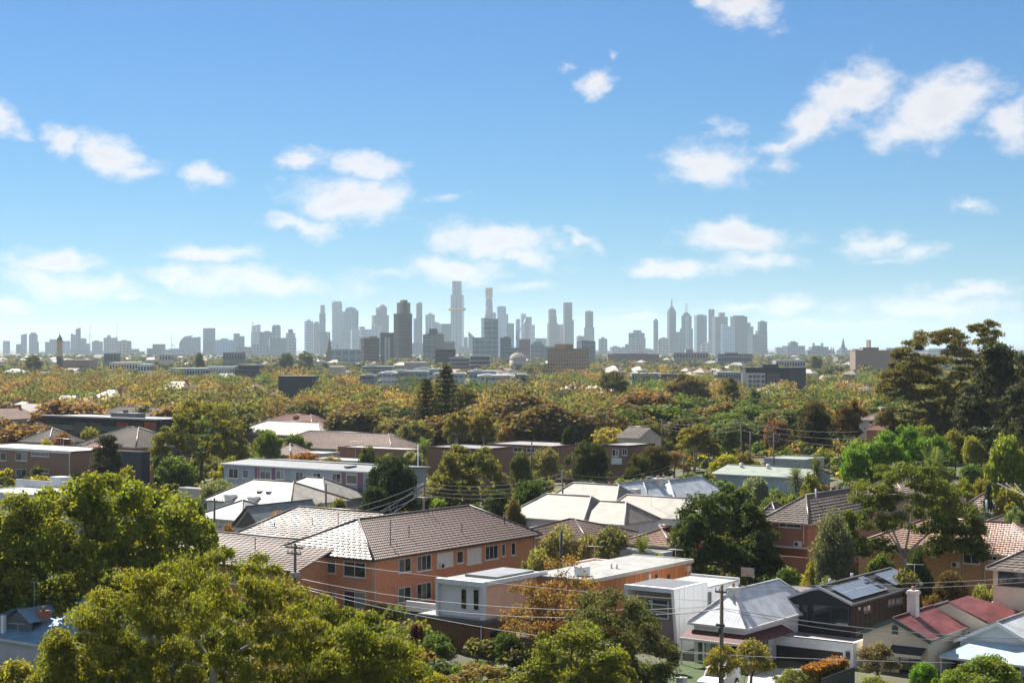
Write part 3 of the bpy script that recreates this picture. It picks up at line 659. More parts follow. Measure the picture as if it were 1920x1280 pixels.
# ------------------------------------------------------------------ brick apartment block
BRICK = (.74, .27, .115)
def brick_flats():
    h = House('apartment_block', 'two-storey orange brick apartment block with brown tiled hip roof', 'apartment block', 700, 168)
    s = h; x0 = h.fx(509); y1 = h.fy(1016); ze = h.fz(1050); oh = .55
    X0, X1, Y0, Y1 = x0 + oh, -oh, oh, y1 - oh
    xb = s.fx(587, Y0)       # balcony recess ends here
    w = MB(); w.box(xb, X1, Y0, Y1, -3, ze - .12); w.box(X0, xb, Y0 + 2.0, Y1, -3, ze - .12); w.box(X0, X0 + .25, Y0, Y0 + 2.0, -3, ze - .12)
    h.part('wall', w, oc_brick, BRICK); FOOT.append((h.O, h.ex, h.ey, x0, 0, 0, y1))
    xm = x0 / 2; zr = h.fz(974, xm, h.fy(672, xm)); ins0 = h.fy(672, xm); ins1 = y1 - h.fy(880, xm)
    rf = h.hip(x0 + .02, -.02, .02, y1 - .02, ze, zr, 'y', 'tile', (.165, .105, .08), .0, (ins0, ins1), (.05, .05, .055), (.07, .05, .045))
    for k in ((594, 630, 1049, 1073, 2), (645, 686, 1053, 1081, 2), (594, 630, 1105, 1132, 2), (645, 686, 1108, 1140, 2)): h.winpx('f', *k[:4], Y0, n=k[4], fc=(.62, .62, .6))
    for k in ((747, 770, 1046, 1072, 2), (781, 808, 1040, 1069, 3), (856, 868, 1032, 1055, 1), (909, 933, 1022, 1048, 3), (940, 947, 1019, 1042, 1), (958, 966, 1017, 1040, 1),
              (746, 770, 1100, 1128, 2), (781, 808, 1092, 1124, 3), (819, 832, 1089, 1117, 2), (862, 874, 1080, 1106, 1)): h.winpx('r', *k[:4], X1, n=k[4], fc=(.66, .66, .64))
    for a, b, t, c in ((819, 849, 1035, 1062), (875, 902, 1027, 1056)): h.winpx('r', a, b, t, c, X1, n=1, fc=(.74, .72, .68), shutter=True)
    h.aircon('r', h.fy(822, X1) , h.fz(1064, X1, h.fy(835, X1)), X1)
    h.pipe([(X1 + .06, Y0 + .25, ze - .2), (X1 + .06, Y0 + .25, -2)], .06, (.45, .42, .4))
    h.pipe([(X1 + .06, Y1 - .2, ze - .2), (X1 + .06, Y1 - .2, -2)], .06, (.6, .57, .52))
    for z0, z1 in ((h.fz(1098, xb, Y0), h.fz(1076, xb, Y0)), (h.fz(1150, xb, Y0), h.fz(1128, xb, Y0))):
        b = h.part('balcony', MB().box(X0 + .25, xb, Y0 - .02, Y0 + .06, z0, z1), oc_wall, (.72, .73, .72))
        link('balcony_floor', MB().box(X0 + .25, xb, Y0 + .06, Y0 + 2, z0 - .16, z0), concrete, b)
    sl = h.part('roof_vent', MB().tube([(-1.9, h.fy(732, -1.9), ze + .7), (-1.9, h.fy(732, -1.9), ze + 1.6)], .05, 6), dark_metal)
    for px, lx, hh in ((732, -3.2, 1.9), (767, -2.9, 1.2), (866, -2.5, 1.0), (946, -2.6, 1.5), (634, -9.5, .6)):
        ly = h.fy(px, lx); zz = ze + (zr - ze) * min(1, -lx / (-xm))
        h.part('roof_vent', MB().tube([(lx, ly, ze + .8), (lx, ly, zz + hh)], .045, 6), dark_metal)
    ly = h.fy(732, -1.2); h.part('cable', MB().tube([(-3.2, ly + 1.0, ze + 1.35), (-1.2, ly, ze + .55), (-.1, ly, ze + .15)], .04, 4), dark_metal)
    h.antenna(-7.3, 17, zr - .1, 1.6, 6, rf)
brick_flats()

def tile_wings():
    for (label, pxc, D, pxl, pxr, pye, ridge_y, dpt, ins, col) in (
        ('rear wing of brick flats with pale glaring tiled hip roof beside the main block', 640, 180.5, 440, 700, 1024, 3.0, 13, (4.0, .0), (.17, .115, .09)),
        ('lower flats with long glaring tiled roof behind the spreading gum tree', 556, 168.5, 300, 600, 1070, 2.1, 13, (.0, .0), (.17, .115, .09))):
        h = House('apartment_wing', label, 'apartment block', pxc, D); x0 = h.fx(pxl); ze = h.fz(pye)
        h.wall(x0, 0, 0, dpt, -2, ze - .12, oc_brick, BRICK); h.hip(x0, 0, 0, dpt, ze, ze + ridge_y, 'x', 'tile', col, .5, ins, (.05, .05, .055), (.07, .05, .045))
        if ins[0] == 0:
            for at in (0, x0 + .12): h.gable_end('x', at, 0, dpt, ze - .12, ze + ridge_y - .2, oc_brick, BRICK)
        for k in range(4): a = x0 + 2 + k * (-x0 - 3) / 4; h.win('f', a, a + 1.6, ze - 1.9, ze - .6, 0., n=2)
        lx = x0 * .45; h.part('roof_vent', MB().tube([(lx, 3.2, ze + 1.2), (lx, 3.2, ze + 2.4)], .05, 6), dark_metal)
        lx = x0 * .75; h.part('roof_vent', MB().tube([(lx, 2.2, ze + .8), (lx, 2.2, ze + 1.7)], .05, 6), dark_metal)
tile_wings()

# ------------------------------------------------------------------ white box house on a timber podium
def box_house():
    h = House('modern_townhouse', 'grey-white box townhouse with two slit windows over a timber ground floor', 'townhouse', 907, 151)
    ztop = h.fz(1090); zpod = h.fz(1160)
    x0 = h.fx(827); y1 = h.fy(1020)
    h.wall(x0, 0, 0, y1, zpod - .4, ztop - .35, oc_wall, (.72, .72, .72), 'front_wall')
    h.part('side_wall', MB().box(.0, .05, .15, y1, zpod - .4, ztop - .36), oc_wall, (.88, .50, .33))
    # parapet frame round the box front, proud of the wall
    f = MB(); f.box(x0 - .25, .3, -.5, .0, ztop - .45, ztop); f.box(x0 - .25, x0, -.5, .0, zpod, ztop - .45); f.box(.0, .3, -.5, 0, zpod, ztop - .45)
    h.part('front_frame', f, oc_wall, (.66, .68, .70))
    rf = h.part('roof', MB().box(x0 - .2, .28, .0, y1, ztop - .34, ztop - .12), oc_iron, (.55, .57, .58))
    link('roof_edge', MB().box(.28, .42, .0, y1, ztop - .34, ztop + .05), oc_metal, rf, (.78, .77, .75)); link('roof_deck', MB().box(x0 + .8, -.4, 2.5, y1 - 1, ztop - .12, ztop + .12), oc_iron, rf, (.42, .45, .48))
    for a, b, t, c in ((866, 874, 1104, 1140), (889, 897, 1105, 1142)): h.winpx('f', a, b, t, c, 0., n=1, fc=(.04, .04, .045), gc=(.012, .014, .016), sill=False)
    h.pipe([(.12, .1, ztop - .4), (.12, .1, zpod)], .06, (.6, .6, .6))
    # podium
    px0 = h.fx(783, -.9)
    p = h.part('podium_roof', MB().box(px0, .6, -.9, y1 * .55, zpod - .38, zpod - .02), oc_metal, (.10, .115, .125))
    link('roof_deck', MB().box(px0 + .15, .45, -.75, y1 * .5, zpod - .02, zpod + .02), concrete, p)
    tw = h.part('timber_wall', MB().box(px0 + .6, .18, -.3, y1 * .5, -.8, zpod - .38), oc_boards, (.17, .085, .04))
    n = 26
    bm = MB().box(0, 1, 0, 1, 0, 1).mesh('plank'); bm.materials.append(oc_boards)
    L = -px0 - .42
    for k in range(n):
        o = link('plank', bm, None, tw, (.20 + rnd.uniform(-.03, .03), .10 + rnd.uniform(-.015, .015), .045)); w = L / n
        o.location = (px0 + .6 + k * w, -.33 - rnd.uniform(0, .01), -.8); o.scale = (w - .03, .05, zpod + .42)
    n = 22
    for k in range(n):
        w = y1 * .5 / n; o = link('plank', bm, None, tw, (.27 + rnd.uniform(-.04, .04), .12 + rnd.uniform(-.02, .02), .05)); o.location = (.17, -.3 + k * w, -.8); o.scale = (.04 + rnd.uniform(0, .01), w - .03, zpod + .42)
    h.part('low_wall', MB().box(h.fx(766, 3), px0 + .5, 2.6, 2.8, zpod - .55, zpod + .35), oc_wall, (.72, .7, .68))
    h.pipe([(.02, -.42, zpod - .4), (.02, -.42, -.5)], .06, (.55, .55, .55))
    h.winpx('r', 918, 932, 1182, 1196, .22, n=1, fc=(.1, .1, .1), gc=(.02, .02, .02))
box_house()

def terrace_rear():
    h = House('modern_townhouse', 'pink-walled flat-roofed townhouse beyond the box townhouse', 'townhouse', 1128, 170)
    z = h.fz(1062); x0 = h.fx(1060); y1 = h.fy(1181); h.wall(x0, 0, 0, y1, -1, z - .2, oc_wall, (.72, .42, .34)); h.flatroof(x0, 0, 0, y1, z - .35, (.30, .33, .36), .35, (.74, .66, .60))
    h.antenna(x0 * .5, y1 * .4, z - .3, 2.0, 6)
    h = House('modern_townhouse', 'flat white-roofed townhouse clad in orange vertical panels', 'townhouse', 1108, 154)
    z = h.fz(1086); y1 = h.fy(1296); x0 = -6.8
    w = h.wall(x0, 0, 0, y1, -1, z - .25, oc_wall, (.5, .22, .1))
    bm = MB().box(0, 1, 0, 1, 0, 1).mesh('cladding_panel'); bm.materials.append(oc_boards); n = 22
    for k in range(n):
        a = y1 * k / n; o = link('cladding_panel', bm, None, w, (.56 + rnd.uniform(-.05, .05), .20 + rnd.uniform(-.02, .02), .06)); o.location = (.0, a + .02, -1); o.scale = (.05 + .01 * (k % 2), y1 / n - .05, z + .72)
    rf = h.part('roof', MB().box(x0 - .1, .02, -.1, y1 + .1, z - .27, z - .05), oc_iron, (.60, .60, .57)); link('roof_edge', MB().box(.02, .16, -.1, y1 + .1, z - .3, z + .04), oc_metal, rf, (.55, .5, .45)); link('roof_edge', MB().box(x0 - .1, .16, y1 + .1, y1 + .24, z - .3, z + .04), oc_metal, rf, (.6, .6, .58))
    for px in (1013 + 199, 1286): 
        a = h.fy(px); h.part('rain_head', MB().box(.06, .4, a - .2, a + .2, z - 1.0, z - .5).tube([(.2, a, z - 1), (.2, a, z - 3.5)], .06, 6), oc_metal, (.62, .6, .58))
    for px in (1228, 1251): h.winpx('r', px, px + 4, 1076, 1090, .07, n=1, fc=(.1, .1, .1), gc=(.03, .03, .03))
    h.antenna(-1.2, y1 - 1, z, 1.0, 10, rf, ang=.0); link('roof_box', MB().box(-2.8, -1.8, 1.5, 2.6, z, z + .8), oc_metal, rf, (.7, .7, .7))
    for i in range(2): link('roof_vent', MB().cyl(-3 + i * .6, y1 * .45, z - .05, z + .4, .1, .1, 8), oc_metal, rf, (.6, .6, .6))
terrace_rear()

def leaning_house():
    h = House('modern_townhouse', 'white panelled townhouse with leaning front edge and recessed grid window', 'townhouse', 1263, 150)
    zt = h.fz(1104); y1 = h.fy(1384); x0 = h.fx(1170); ys = h.fy(1325)
    lean = .75
    # side wall with the forward lean of its front edge
    def slab(x_in, x_out, za, zb, ya, yb): return MB().ext_x([(ya + lean * 0, za), (yb, za), (yb, zb), (ya, zb)], x_in, x_out)
    side = MB().ext_x([(.9, -1), (ys, -1), (ys, zt), (-.0, zt)], -.3, .0); w = h.part('side_wall', side, oc_wall, (.74, .74, .73))
    bm = MB().box(0, 1, 0, 1, 0, 1).mesh('wall_panel'); bm.materials.append(oc_metal); n = 13
    for k in range(n):
        a0 = 1.0 + (y1 - 1.0) * k / n; top = zt if a0 < ys - .1 else zt - .55
        o = link('wall_panel', bm, None, w, (.74, .745, .74)); o.location = (0, a0, -.9); o.scale = (.035 + .012 * (k % 2), (y1 - 1) / n - .03, top + .82)
    h.part('rear_wall', MB().box(x0, -.001, ys + .02, y1, -1, zt - .6), oc_wall, (.72, .72, .71))
    fr = MB(); fr.box(x0, -.3, .0, .5, zt - .4, zt); fr.box(x0, x0 + .3, .1, .6, .4, zt - .4); h.part('front_frame', fr, oc_wall, (.60, .63, .66))
    h.part('front_wall', MB().box(x0 + .05, -.3, .9, 1.1, -1, zt - .4), oc_wall, (.26, .21, .19))
    gw = MB(); a0, a1 = h.fx(1192, .9), h.fx(1254, .9)
    for t in (1128, 1141, 1153): z = h.fz(t, a0, .9); gw.box(a0, a1, .74, .9, z - .05, z + .05)
    for k in range(3): x = a0 + (a1 - a0) * k / 2; gw.box(x - .05, x + .05, .76, .9, h.fz(1153, a0, .9), h.fz(1120, a0, .9))
    g = h.part('window', gw, oc_metal, (.62, .66, .68))
    zz = [h.fz(t, a0, .9) for t in (1153, 1141, 1128, 1119)]
    for i in range(3):
        for j in range(2):
            xa = a0 + (a1 - a0) * j / 2; link('pane', MB().box(xa + .06, xa + (a1 - a0) / 2 - .06, .86, .895, zz[i] + .06, zz[i + 1] - .06), glass, g, (.05 + .06 * (i == j), .07 + .06 * (i == j), .08))
    rf = h.part('roof', MB().box(x0 + .02, -.31, .5, ys, zt - .2, zt - .06), oc_iron, (.33, .35, .37)); nb = 16
    rb = MB().box(0, 1, 0, 1, 0, 1).mesh('roof_slat'); rb.materials.append(oc_metal)
    for k in range(nb):
        o = link('roof_slat', rb, None, rf, (.40, .41, .42)); o.location = (x0 + .3, .7 + (ys - 1) * k / nb, zt - .06); o.scale = (-x0 - .7, .12, .06)
    link('roof_deck', MB().box(x0, -.02, ys + .05, y1, zt - .6, zt - .5), oc_iron, rf, (.78, .77, .74)); link('parapet', MB().box(x0, .08, y1, y1 + .2, zt - .9, zt - .3), oc_wall, rf, (.62, .63, .64))
    h.winpx('r', 1327, 1333, 1109, 1143, .06, n=1, fc=(.2, .22, .24), gc=(.10, .12, .12))
leaning_house()

# ------------------------------------------------------------------ villa with pale iron hip roof and red verandah
def villa():
    h = House('victorian_villa', 'single-storey white villa with pale iron hip roof and red verandah behind the utility pole', 'house', 1396, 143)
    ze = h.fz(1176); x0 = h.fx(1302); y1 = h.fy(1530)
    lw = MB(); h.wall(x0, 0, 0, y1, -1, ze - .12, oc_wall, (.70, .70, .71))
    lapped(lw, 'r', 0, y1, -1, ze - .14, 0.); lapped(lw, 'f', x0, 0, -1, ze - .14, 0.); h.part('weatherboards', lw, oc_wall, (.72, .72, .72))['kind'] = 'stuff'
    rf = h.hip(x0, 0, 0, y1, ze, ze + 2.6, 'y', 'iron', (1.25, 1.3, 1.36), .4, (2.6, 3.0), (.6, .6, .58), (1.1, 1.1, 1.1))
    cx = x0 * .5 + .2; h.chimney(cx, h.fy(1375, cx), ze + 1.2, h.fz(1100, cx, h.fy(1375, cx)), .72, (.62, .62, .60), rf, oc_wall)
    zv = h.fz(1180, 0, -2.2); vr = MB(); slope(vr, (x0 - .5, -1.6, ze - 1.15), (.9, -1.6, ze - 1.15), (.9, -.1, ze - .6), (x0 - .5, -.1, ze - .6), 'iron'); slope(vr, (1.3, -1.6, ze - 1.15), (1.3, y1 * .5, ze - 1.15), (.02, y1 * .5, ze - .6), (.02, -.1, ze - .6), 'iron')
    v = h.part('verandah', vr, oc_iron, (.20, .06, .055)); link('gutter', MB().box(x0 - .5, 1.3, -1.7, -1.6, ze - 1.3, ze - 1.1), oc_metal, v, (.7, .68, .66))
    for k in range(4): x = x0 - .4 + (1.6 - x0) * k / 3; link('post', MB().box(x - .06, x + .06, -1.55, -1.43, -.5, ze - 1.15), white_paint, v)
    h.part('front_door', MB().box(x0 + 1.6, x0 + 2.5, -.06, .0, -.3, 2.0), oc_wall, (.30, .33, .36))
    h.win('f', x0 + .3, x0 + 1.2, .2, 1.9, 0., n=1); h.win('f', x0 + 3.0, x0 + 4.2, .2, 1.9, 0., n=2); h.win('r', 3, 4.2, .8, 2.0, .03)
    # rear skillion with fawn deck
    h.part('rear_roof', MB().box(x0 - 2, 1.5, y1 + .6, y1 + 9, ze + .25, ze + .4), oc_iron, (.34, .29, .26)); h.part('rear_wall', MB().box(x0 - 1.8, 1.3, y1 + .8, y1 + 8.8, -1, ze + .25), oc_wall, (.6, .6, .6))
villa()

# ------------------------------------------------------------------ black gabled house with solar panels
def black_house():
    h = House('black_house', 'black gabled two-storey house with rooftop solar panels', 'house', 1596, 148)
    x0 = h.fx(1476); y1 = h.fy(1727); ze = h.fz(1132); xm = x0 / 2; zr = h.fz(1100, xm, 0); BL = (.028, .03, .034); BR = (.05, .04, .042)
    z0 = h.fz(1190)
    wl = h.wall(x0, 0, .02, y1, -1, ze - .1, mat('dark_cladding', (.013, .014, .016), .6, .15), None)
    h.gable_end('y', .02, x0, 0, ze - .1, zr - .08, MATS['dark_cladding'], None); h.gable_end('y', y1 - .14, x0, 0, ze - .1, zr - .08, MATS['dark_cladding'], None)
    bm = MB().box(0, 1, 0, 1, 0, 1).mesh('cladding_board'); bm.materials.append(oc_boards); n = 30
    for k in range(n):
        o = link('cladding_board', bm, None, wl, (.034 + rnd.uniform(-.006, .006), .026, .027)); o.location = (0, .3 + (y1 - .4) * k / n, z0 - 1.5); o.scale = (.03 + .012 * (k % 2), (y1 - .4) / n - .025, ze - z0 + 1.3)
    rf = h.hip(x0, 0, 0, y1, ze, zr, 'y', 'iron', (.06, .066, .074), .12, (0, 0), (.10, .105, .11), (.35, .36, .37), pitch=.4)
    for y in (-.16, y1 + .06):
        link('barge_board', MB().ext_y([(x0 - .15, ze - .12), (x0 - .15, ze + .1), (xm, zr + .12), (.15, ze + .1), (.15, ze - .12), (xm, zr - .1)], y, y + .1), oc_metal, rf, (.42, .44, .46))
    # panels lie on the slope that faces the camera side (local +x)
    sl = Vector((-xm, 0, ze - zr)); sl.normalize(); nrm = Vector((-sl.z, 0, sl.x)); ev = Vector((0, 1, 0))
    pm = MB(); pm.box(0, 1, 0, 1, 0, .04); pmesh = pm.mesh('solar_panel')
    def cells(N, L, tc, cin):
        sp = N.new('ShaderNodeSeparateXYZ'); L.new(tc.outputs['Object'], sp.inputs[0]); cur = None
        for i, k in ((0, 10), (1, 6)):
            m = N.new('ShaderNodeMath'); m.operation = 'MULTIPLY'; L.new(sp.outputs[i], m.inputs[0]); m.inputs[1].default_value = k
            f = N.new('ShaderNodeMath'); f.operation = 'FRACT'; L.new(m.outputs[0], f.inputs[0]); l = N.new('ShaderNodeMath'); l.operation = 'LESS_THAN'; L.new(f.outputs[0], l.inputs[0]); l.inputs[1].default_value = .07
            if cur is None: cur = l.outputs[0]
            else:
                mm = N.new('ShaderNodeMath'); mm.operation = 'MAXIMUM'; L.new(cur, mm.inputs[0]); L.new(l.outputs[0], mm.inputs[1]); cur = mm.outputs[0]
        mx = N.new('ShaderNodeMixRGB'); L.new(cur, mx.inputs[0]); L.new(cin, mx.inputs[1]); mx.inputs[2].default_value = (.24, .29, .36, 1); return mx.outputs[0]
    pmesh.materials.append(mat('solar_cells', (.13, .18, .26), .3, .06, 1, spec=.6, extra=cells, coat=.2))
    fm = MB(); fm.box(-.02, 1.02, -.02, 0, -.02, .06); fm.box(-.02, 1.02, 1, 1.02, -.02, .06); fm.box(-.02, 0, 0, 1, -.02, .06); fm.box(1, 1.02, 0, 1, -.02, .06); fmesh = fm.mesh('panel_frame'); fmesh.materials.append(oc_metal)
    def panel(s0, y0, ls, ly, tilt=0., lift=.16):
        M = Matrix.Identity(4); sd, nn = sl, nrm
        if tilt: q = Matrix.Rotation(tilt, 3, 'Y'); sd = q @ sl; nn = q @ nrm
        p0 = Vector((xm, y0, zr)) + sl * s0 + nrm * lift
        for c, vec in enumerate((sd * ls, ev * ly, nn)):
            for r in range(3): M[r][c] = vec[r]
        for r in range(3): M[r][3] = p0[r]
        o = link('solar_panel', pmesh, None, rf); o.matrix_local = M
        f = link('panel_frame', fmesh, None, rf, (.5, .52, .54)); f.matrix_local = M
    SL = math.hypot(xm, zr - ze)
    for i in range(2):
        for j in range(7): panel(SL * (.22 + .34 * i), y1 * .055 + j * 1.06, SL * .32, 1.02)
    panel(SL * .12, y1 * .475, SL * .72, 1.1); 
    for i in range(2):
        for j in range(4): panel(SL * (.14 + .34 * i), y1 * .70 + j * 1.06, SL * .32, 1.02)
    for k in range(3): p = Vector((xm, y1 * (.44 + .1 * k), zr)) + sl * SL * .3; link('roof_window', MB().box(p.x - .3, p.x + .5, p.y, p.y + .7, p.z - .1, p.z + .12), glass, rf, (.02, .02, .02))
    for yy in (y1 * .2, y1 * .5): link('roof_vent', MB().cyl(xm - .4, yy, zr - .2, zr + .35, .14, .14, 8), oc_metal, rf, (.55, .56, .58))
    h.antenna(-.4, y1 - .6, ze + .2, 1.7, 8, rf)
    # glazing of the gable front
    G = dict(fc=(.05, .055, .06), sill=False)
    h.winpx('f', 1484, 1498, 1132, 1162, .02, n=1, gc=(.12, .14, .10), fc=(.35, .38, .36), sill=False)
    h.winpx('f', 1504, 1515, 1133, 1168, .02, n=1, gc=(.012, .013, .015), **G); h.winpx('f', 1525, 1592, 1135, 1172, .02, n=2, gc=(.02, .028, .03), **G)
    h.winpx('r', 1618, 1632, 1134, 1146, .05, n=2, gc=(.45, .40, .38), fc=(.12, .12, .12)); h.winpx('r', 1664, 1678, 1122, 1134, .05, n=2, gc=(.35, .33, .3), fc=(.12, .12, .12)); h.winpx('r', 1679, 1694, 1119, 1131, .05, n=2, gc=(.35, .33, .3), fc=(.12, .12, .12))
    h.part('wall_light', MB().box(.05, .16, h.fy(1608), h.fy(1610), h.fz(1146), h.fz(1141)), white_paint)
    # white framed garage in front
    g0, g1 = h.fx(1425, -4.5), h.fx(1600, -4.5); zt = h.fz(1193, g0 / 2, -4.5); zs = zt - .85
    ga = MB(); ga.box(g0, g1, -4.5, -4.0, zs, zt); ga.box(g1 - .95, g1, -4.5, -4.0, -1, zs); ga.box(g0, g0 + .4, -4.5, -4.0, -1, zs); ga.box(g1 - .3, g1, -4.0, 0, -1, zt)
    gp = h.part('garage', ga, oc_wall, (.74, .75, .75)); link('roof_deck', MB().box(g0 + .1, g1 - .32, -3.98, 0, zt - .5, zt - .35), oc_iron, gp, (.5, .48, .46)); link('roof_edge', MB().box(g0, g1, -4.56, -4.5, zt - .02, zt + .06), oc_metal, gp, (.12, .13, .14))
    link('garage_door', MB().box(g0 + .4, g1 - .95, -4.15, -4.05, -1, zs), oc_metal, gp, (.045, .042, .042))
    for k in range(1, 5): link('door_rail', MB().box(g0 + .4, g1 - .95, -4.18, -4.15, -1 + k * .72, -1 + k * .72 + .04), oc_metal, gp, (.07, .066, .064))
    link('wall_lamp', MB().box(g1 - .62, g1 - .3, -4.72, -4.5, zs - .55, zs + .1).box(g1 - .5, g1 - .4, -4.62, -4.52, zs - 1.5, zs - .55), dark_metal, gp)
black_house()

# ------------------------------------------------------------------ cream cottage with red iron roof
def cottage():
    h = House('weatherboard_cottage', 'cream weatherboard cottage with rusty red iron gable roof and white chimney', 'house', 1740, 140)
    x0 = h.fx(1618); y1 = h.fy(1806); ze = h.fz(1198); xm = x0 / 2; zr = h.fz(1158, xm, 0); CR = (.68, .58, .44)
    h.wall(x0, 0, 0, y1, -1, ze - .08, oc_wall, CR); h.gable_end('y', 0, x0, 0, ze - .08, zr - .1, oc_wall, CR); h.gable_end('y', y1 - .12, x0, 0, ze - .08, zr - .1, oc_wall, CR)
    lw = MB(); lapped(lw, 'r', 0, y1, -1, ze - .1, 0.); lapped(lw, 'f', x0, 0, -1, ze - .1, 0.)
    n = 9
    for i in range(n):
        t0, t1 = i / n, (i + 1) / n; z_ = ze - .1 + (zr - ze) * t0; a, b = x0 + (xm - x0) * t1, -(-xm) * t1 * 1.0
        b = (xm) * t1
        lapped(lw, 'f', a, b, z_, ze - .1 + (zr - ze) * t1, 0.)
    h.part('weatherboards', lw, oc_wall, CR)['kind'] = 'stuff'
    rust = mat('rusty_red_iron', (.15, .042, .042), .55, .6, .55, spec=.35, stretch=(1.2, .5, .6))
    rf = h.hip(x0, 0, 0, y1, ze, zr, 'y', 'iron', (.27, .075, .07), .35, (0, 0), (.12, .14, .13), (.34, .13, .12), pitch=.2); rf.data.materials.clear(); rf.data.materials.append(rust)
    xe = x0 - .35
    link('barge_board', MB().ext_y([(xe - .05, ze - .32), (xe - .05, ze + .0), (xm, zr + .1), (.4, ze), (.4, ze - .32), (xm, zr - .28)], -.46, -.34), oc_metal, rf, (.055, .085, .085))
    cx = xm + .2; cy = h.fy(1712, cx); h.chimney(cx, cy, zr - .6, h.fz(1106, cx, cy), .78, (.70, .64, .58), rf, oc_wall, 1)
    v = [(.28 * math.cos(a) + xm, .35 * math.sin(a)) for a in [math.pi * k / 8 for k in range(9)]]; zc = ze + (zr - ze) * .38
    h.part('arched_vent', MB().ext_y([(xm - .28, zc - .4), (xm + .28, zc - .4)] + [(x, zc + z) for x, z in v], -.06, -.01), oc_metal, (.045, .08, .085))
    zz = h.fz(1225, -1.8, -.9); aw = MB(); slope(aw, (-3.1, -1.2, zz), (-.1, -1.2, zz), (-.1, -.02, zz + .5), (-3.1, -.02, zz + .5), 'iron', pitch=.2)
    a = h.part('awning', aw, oc_iron, (.06, .085, .09)); link('awning_edge', MB().box(-3.1, -.1, -1.26, -1.2, zz - .22, zz + .03), oc_metal, a, (.62, .56, .46))
    h.win('f', -2.5, -.6, -.6, zz - .35, 0., n=2, fc=(.07, .07, .07), gc=(.03, .035, .03)); h.part('front_door', MB().box(x0 + .4, x0 + 1.4, -.06, -.02, -1, 1.3), oc_wall, (.4, .36, .33))
    h.winpx('r', 1788, 1800, 1212, 1222, .03, n=1, fc=(.5, .45, .38))
    # rear block with its own red roof
    yb = y1 + .8; xr = h.fy(1833, 1.5); rh = MB(); b = h.part('rear_wall', MB().box(x0 + .8, 1.8, yb, yb + 7.5, -1, ze + .35), oc_wall, (.72, .62, .48))
    mb = MB(); A, B, C, D = (x0 + .4, yb - .2, ze + .4), (2.2, yb - .2, ze + .4), (2.2, yb + 7.7, ze + .4), (x0 + .4, yb + 7.7, ze + .4); xm2 = (x0 + 2.6) / 2; R0, R1 = (xm2, yb - .2, zr + .45), (xm2, yb + 4.5, zr + .45)
    slope(mb, B, C, R1, R0, 'iron', pitch=.2); slope(mb, D, A, R0, R1, 'iron', pitch=.2); slope(mb, C, D, R1, R1, 'iron', pitch=.2); h.part('rear_roof', mb, rust)
    h.part('rear_gable', MB().ext_y([(x0 + .8, ze + .35), (1.8, ze + .35), (xm2, zr + .35)], yb, yb + .1), oc_wall, (.72, .62, .48)); h.aircon('r', y1 - .2, ze - .9, .05)
    h.part('flashing', MB().ext_y([(xm2 - 2.4, ze + 1.1), (xm2, zr + .5), (xm2, zr + .62), (xm2 - 2.4, ze + 1.25)], yb - .32, yb - .2), oc_metal, (.7, .7, .7))
cottage()

def pale_cottage():
    h = House('weatherboard_cottage', 'pale blue-white weatherboard house with grey iron gable roof beside the red-roofed cottage', 'house', 1948, 139)
    x0 = h.fx(1800); ze = h.fz(1214); xm = x0 / 2; zr = h.fz(1166, xm, 0); C = (.70, .72, .74); y1 = 13
    h.wall(x0, 0, 0, y1, -1, ze - .08, oc_wall, C); h.gable_end('y', 0, x0, 0, ze - .08, zr - .1, oc_wall, C); h.gable_end('y', y1 - .12, x0, 0, ze - .08, zr - .1, oc_wall, C)
    lw = MB(); lapped(lw, 'f', x0, 0, -1, ze - .1, 0.)
    for i in range(11): t0, t1 = i / 11, (i + 1) / 11; lapped(lw, 'f', x0 + (xm - x0) * t1, xm * t1, ze - .1 + (zr - ze) * t0, ze - .1 + (zr - ze) * t1, 0.)
    h.part('weatherboards', lw, oc_wall, C)['kind'] = 'stuff'
    rf = h.hip(x0, 0, 0, y1, ze, zr, 'y', 'iron', (.85, .92, .96), .35, (0, 0), (.7, .7, .7), (.66, .68, .7), pitch=.2); xe = x0 - .35
    link('barge_board', MB().ext_y([(xe - .05, ze - .28), (xe - .05, ze), (xm, zr + .1), (.4, ze), (.4, ze - .28), (xm, zr - .24)], -.46, -.34), oc_metal, rf, (.74, .75, .76))
    cx = xm + 1.4; h.chimney(cx, 5.0, zr - 1, zr + 1.1, .8, (.45, .16, .11), rf)
    zv = ze - 1.0; v = MB(); X0, X1 = x0 - .6, .6; slope(v, (X0, -3, zv), (X1, -3, zv), (X1 - 2, -.1, zv + 1.1), (X0 + 2, -.1, zv + 1.1), 'iron', pitch=.2); slope(v, (X0, -.1, zv), (X0, -3, zv), (X0 + 2, -.1, zv + 1.1), (X0 + 2, -.1, zv + 1.1), 'flat')
    vv = h.part('verandah', v, oc_iron, (.75, 1.05, 1.2)); link('gutter', MB().box(X0, X1, -3.1, -3, zv - .15, zv + .03), oc_metal, vv, (.72, .73, .74))
    for k in range(4): x = X0 + .1 + (X1 - X0 - .2) * k / 3; link('post', MB().box(x - .06, x + .06, -2.95, -2.83, -1, zv), white_paint, vv)
    h.win('f', x0 + 1.4, x0 + 2.9, -.4, 1.4, 0.); h.win('f', -3, -1.5, -.4, 1.4, 0.)
pale_cottage()
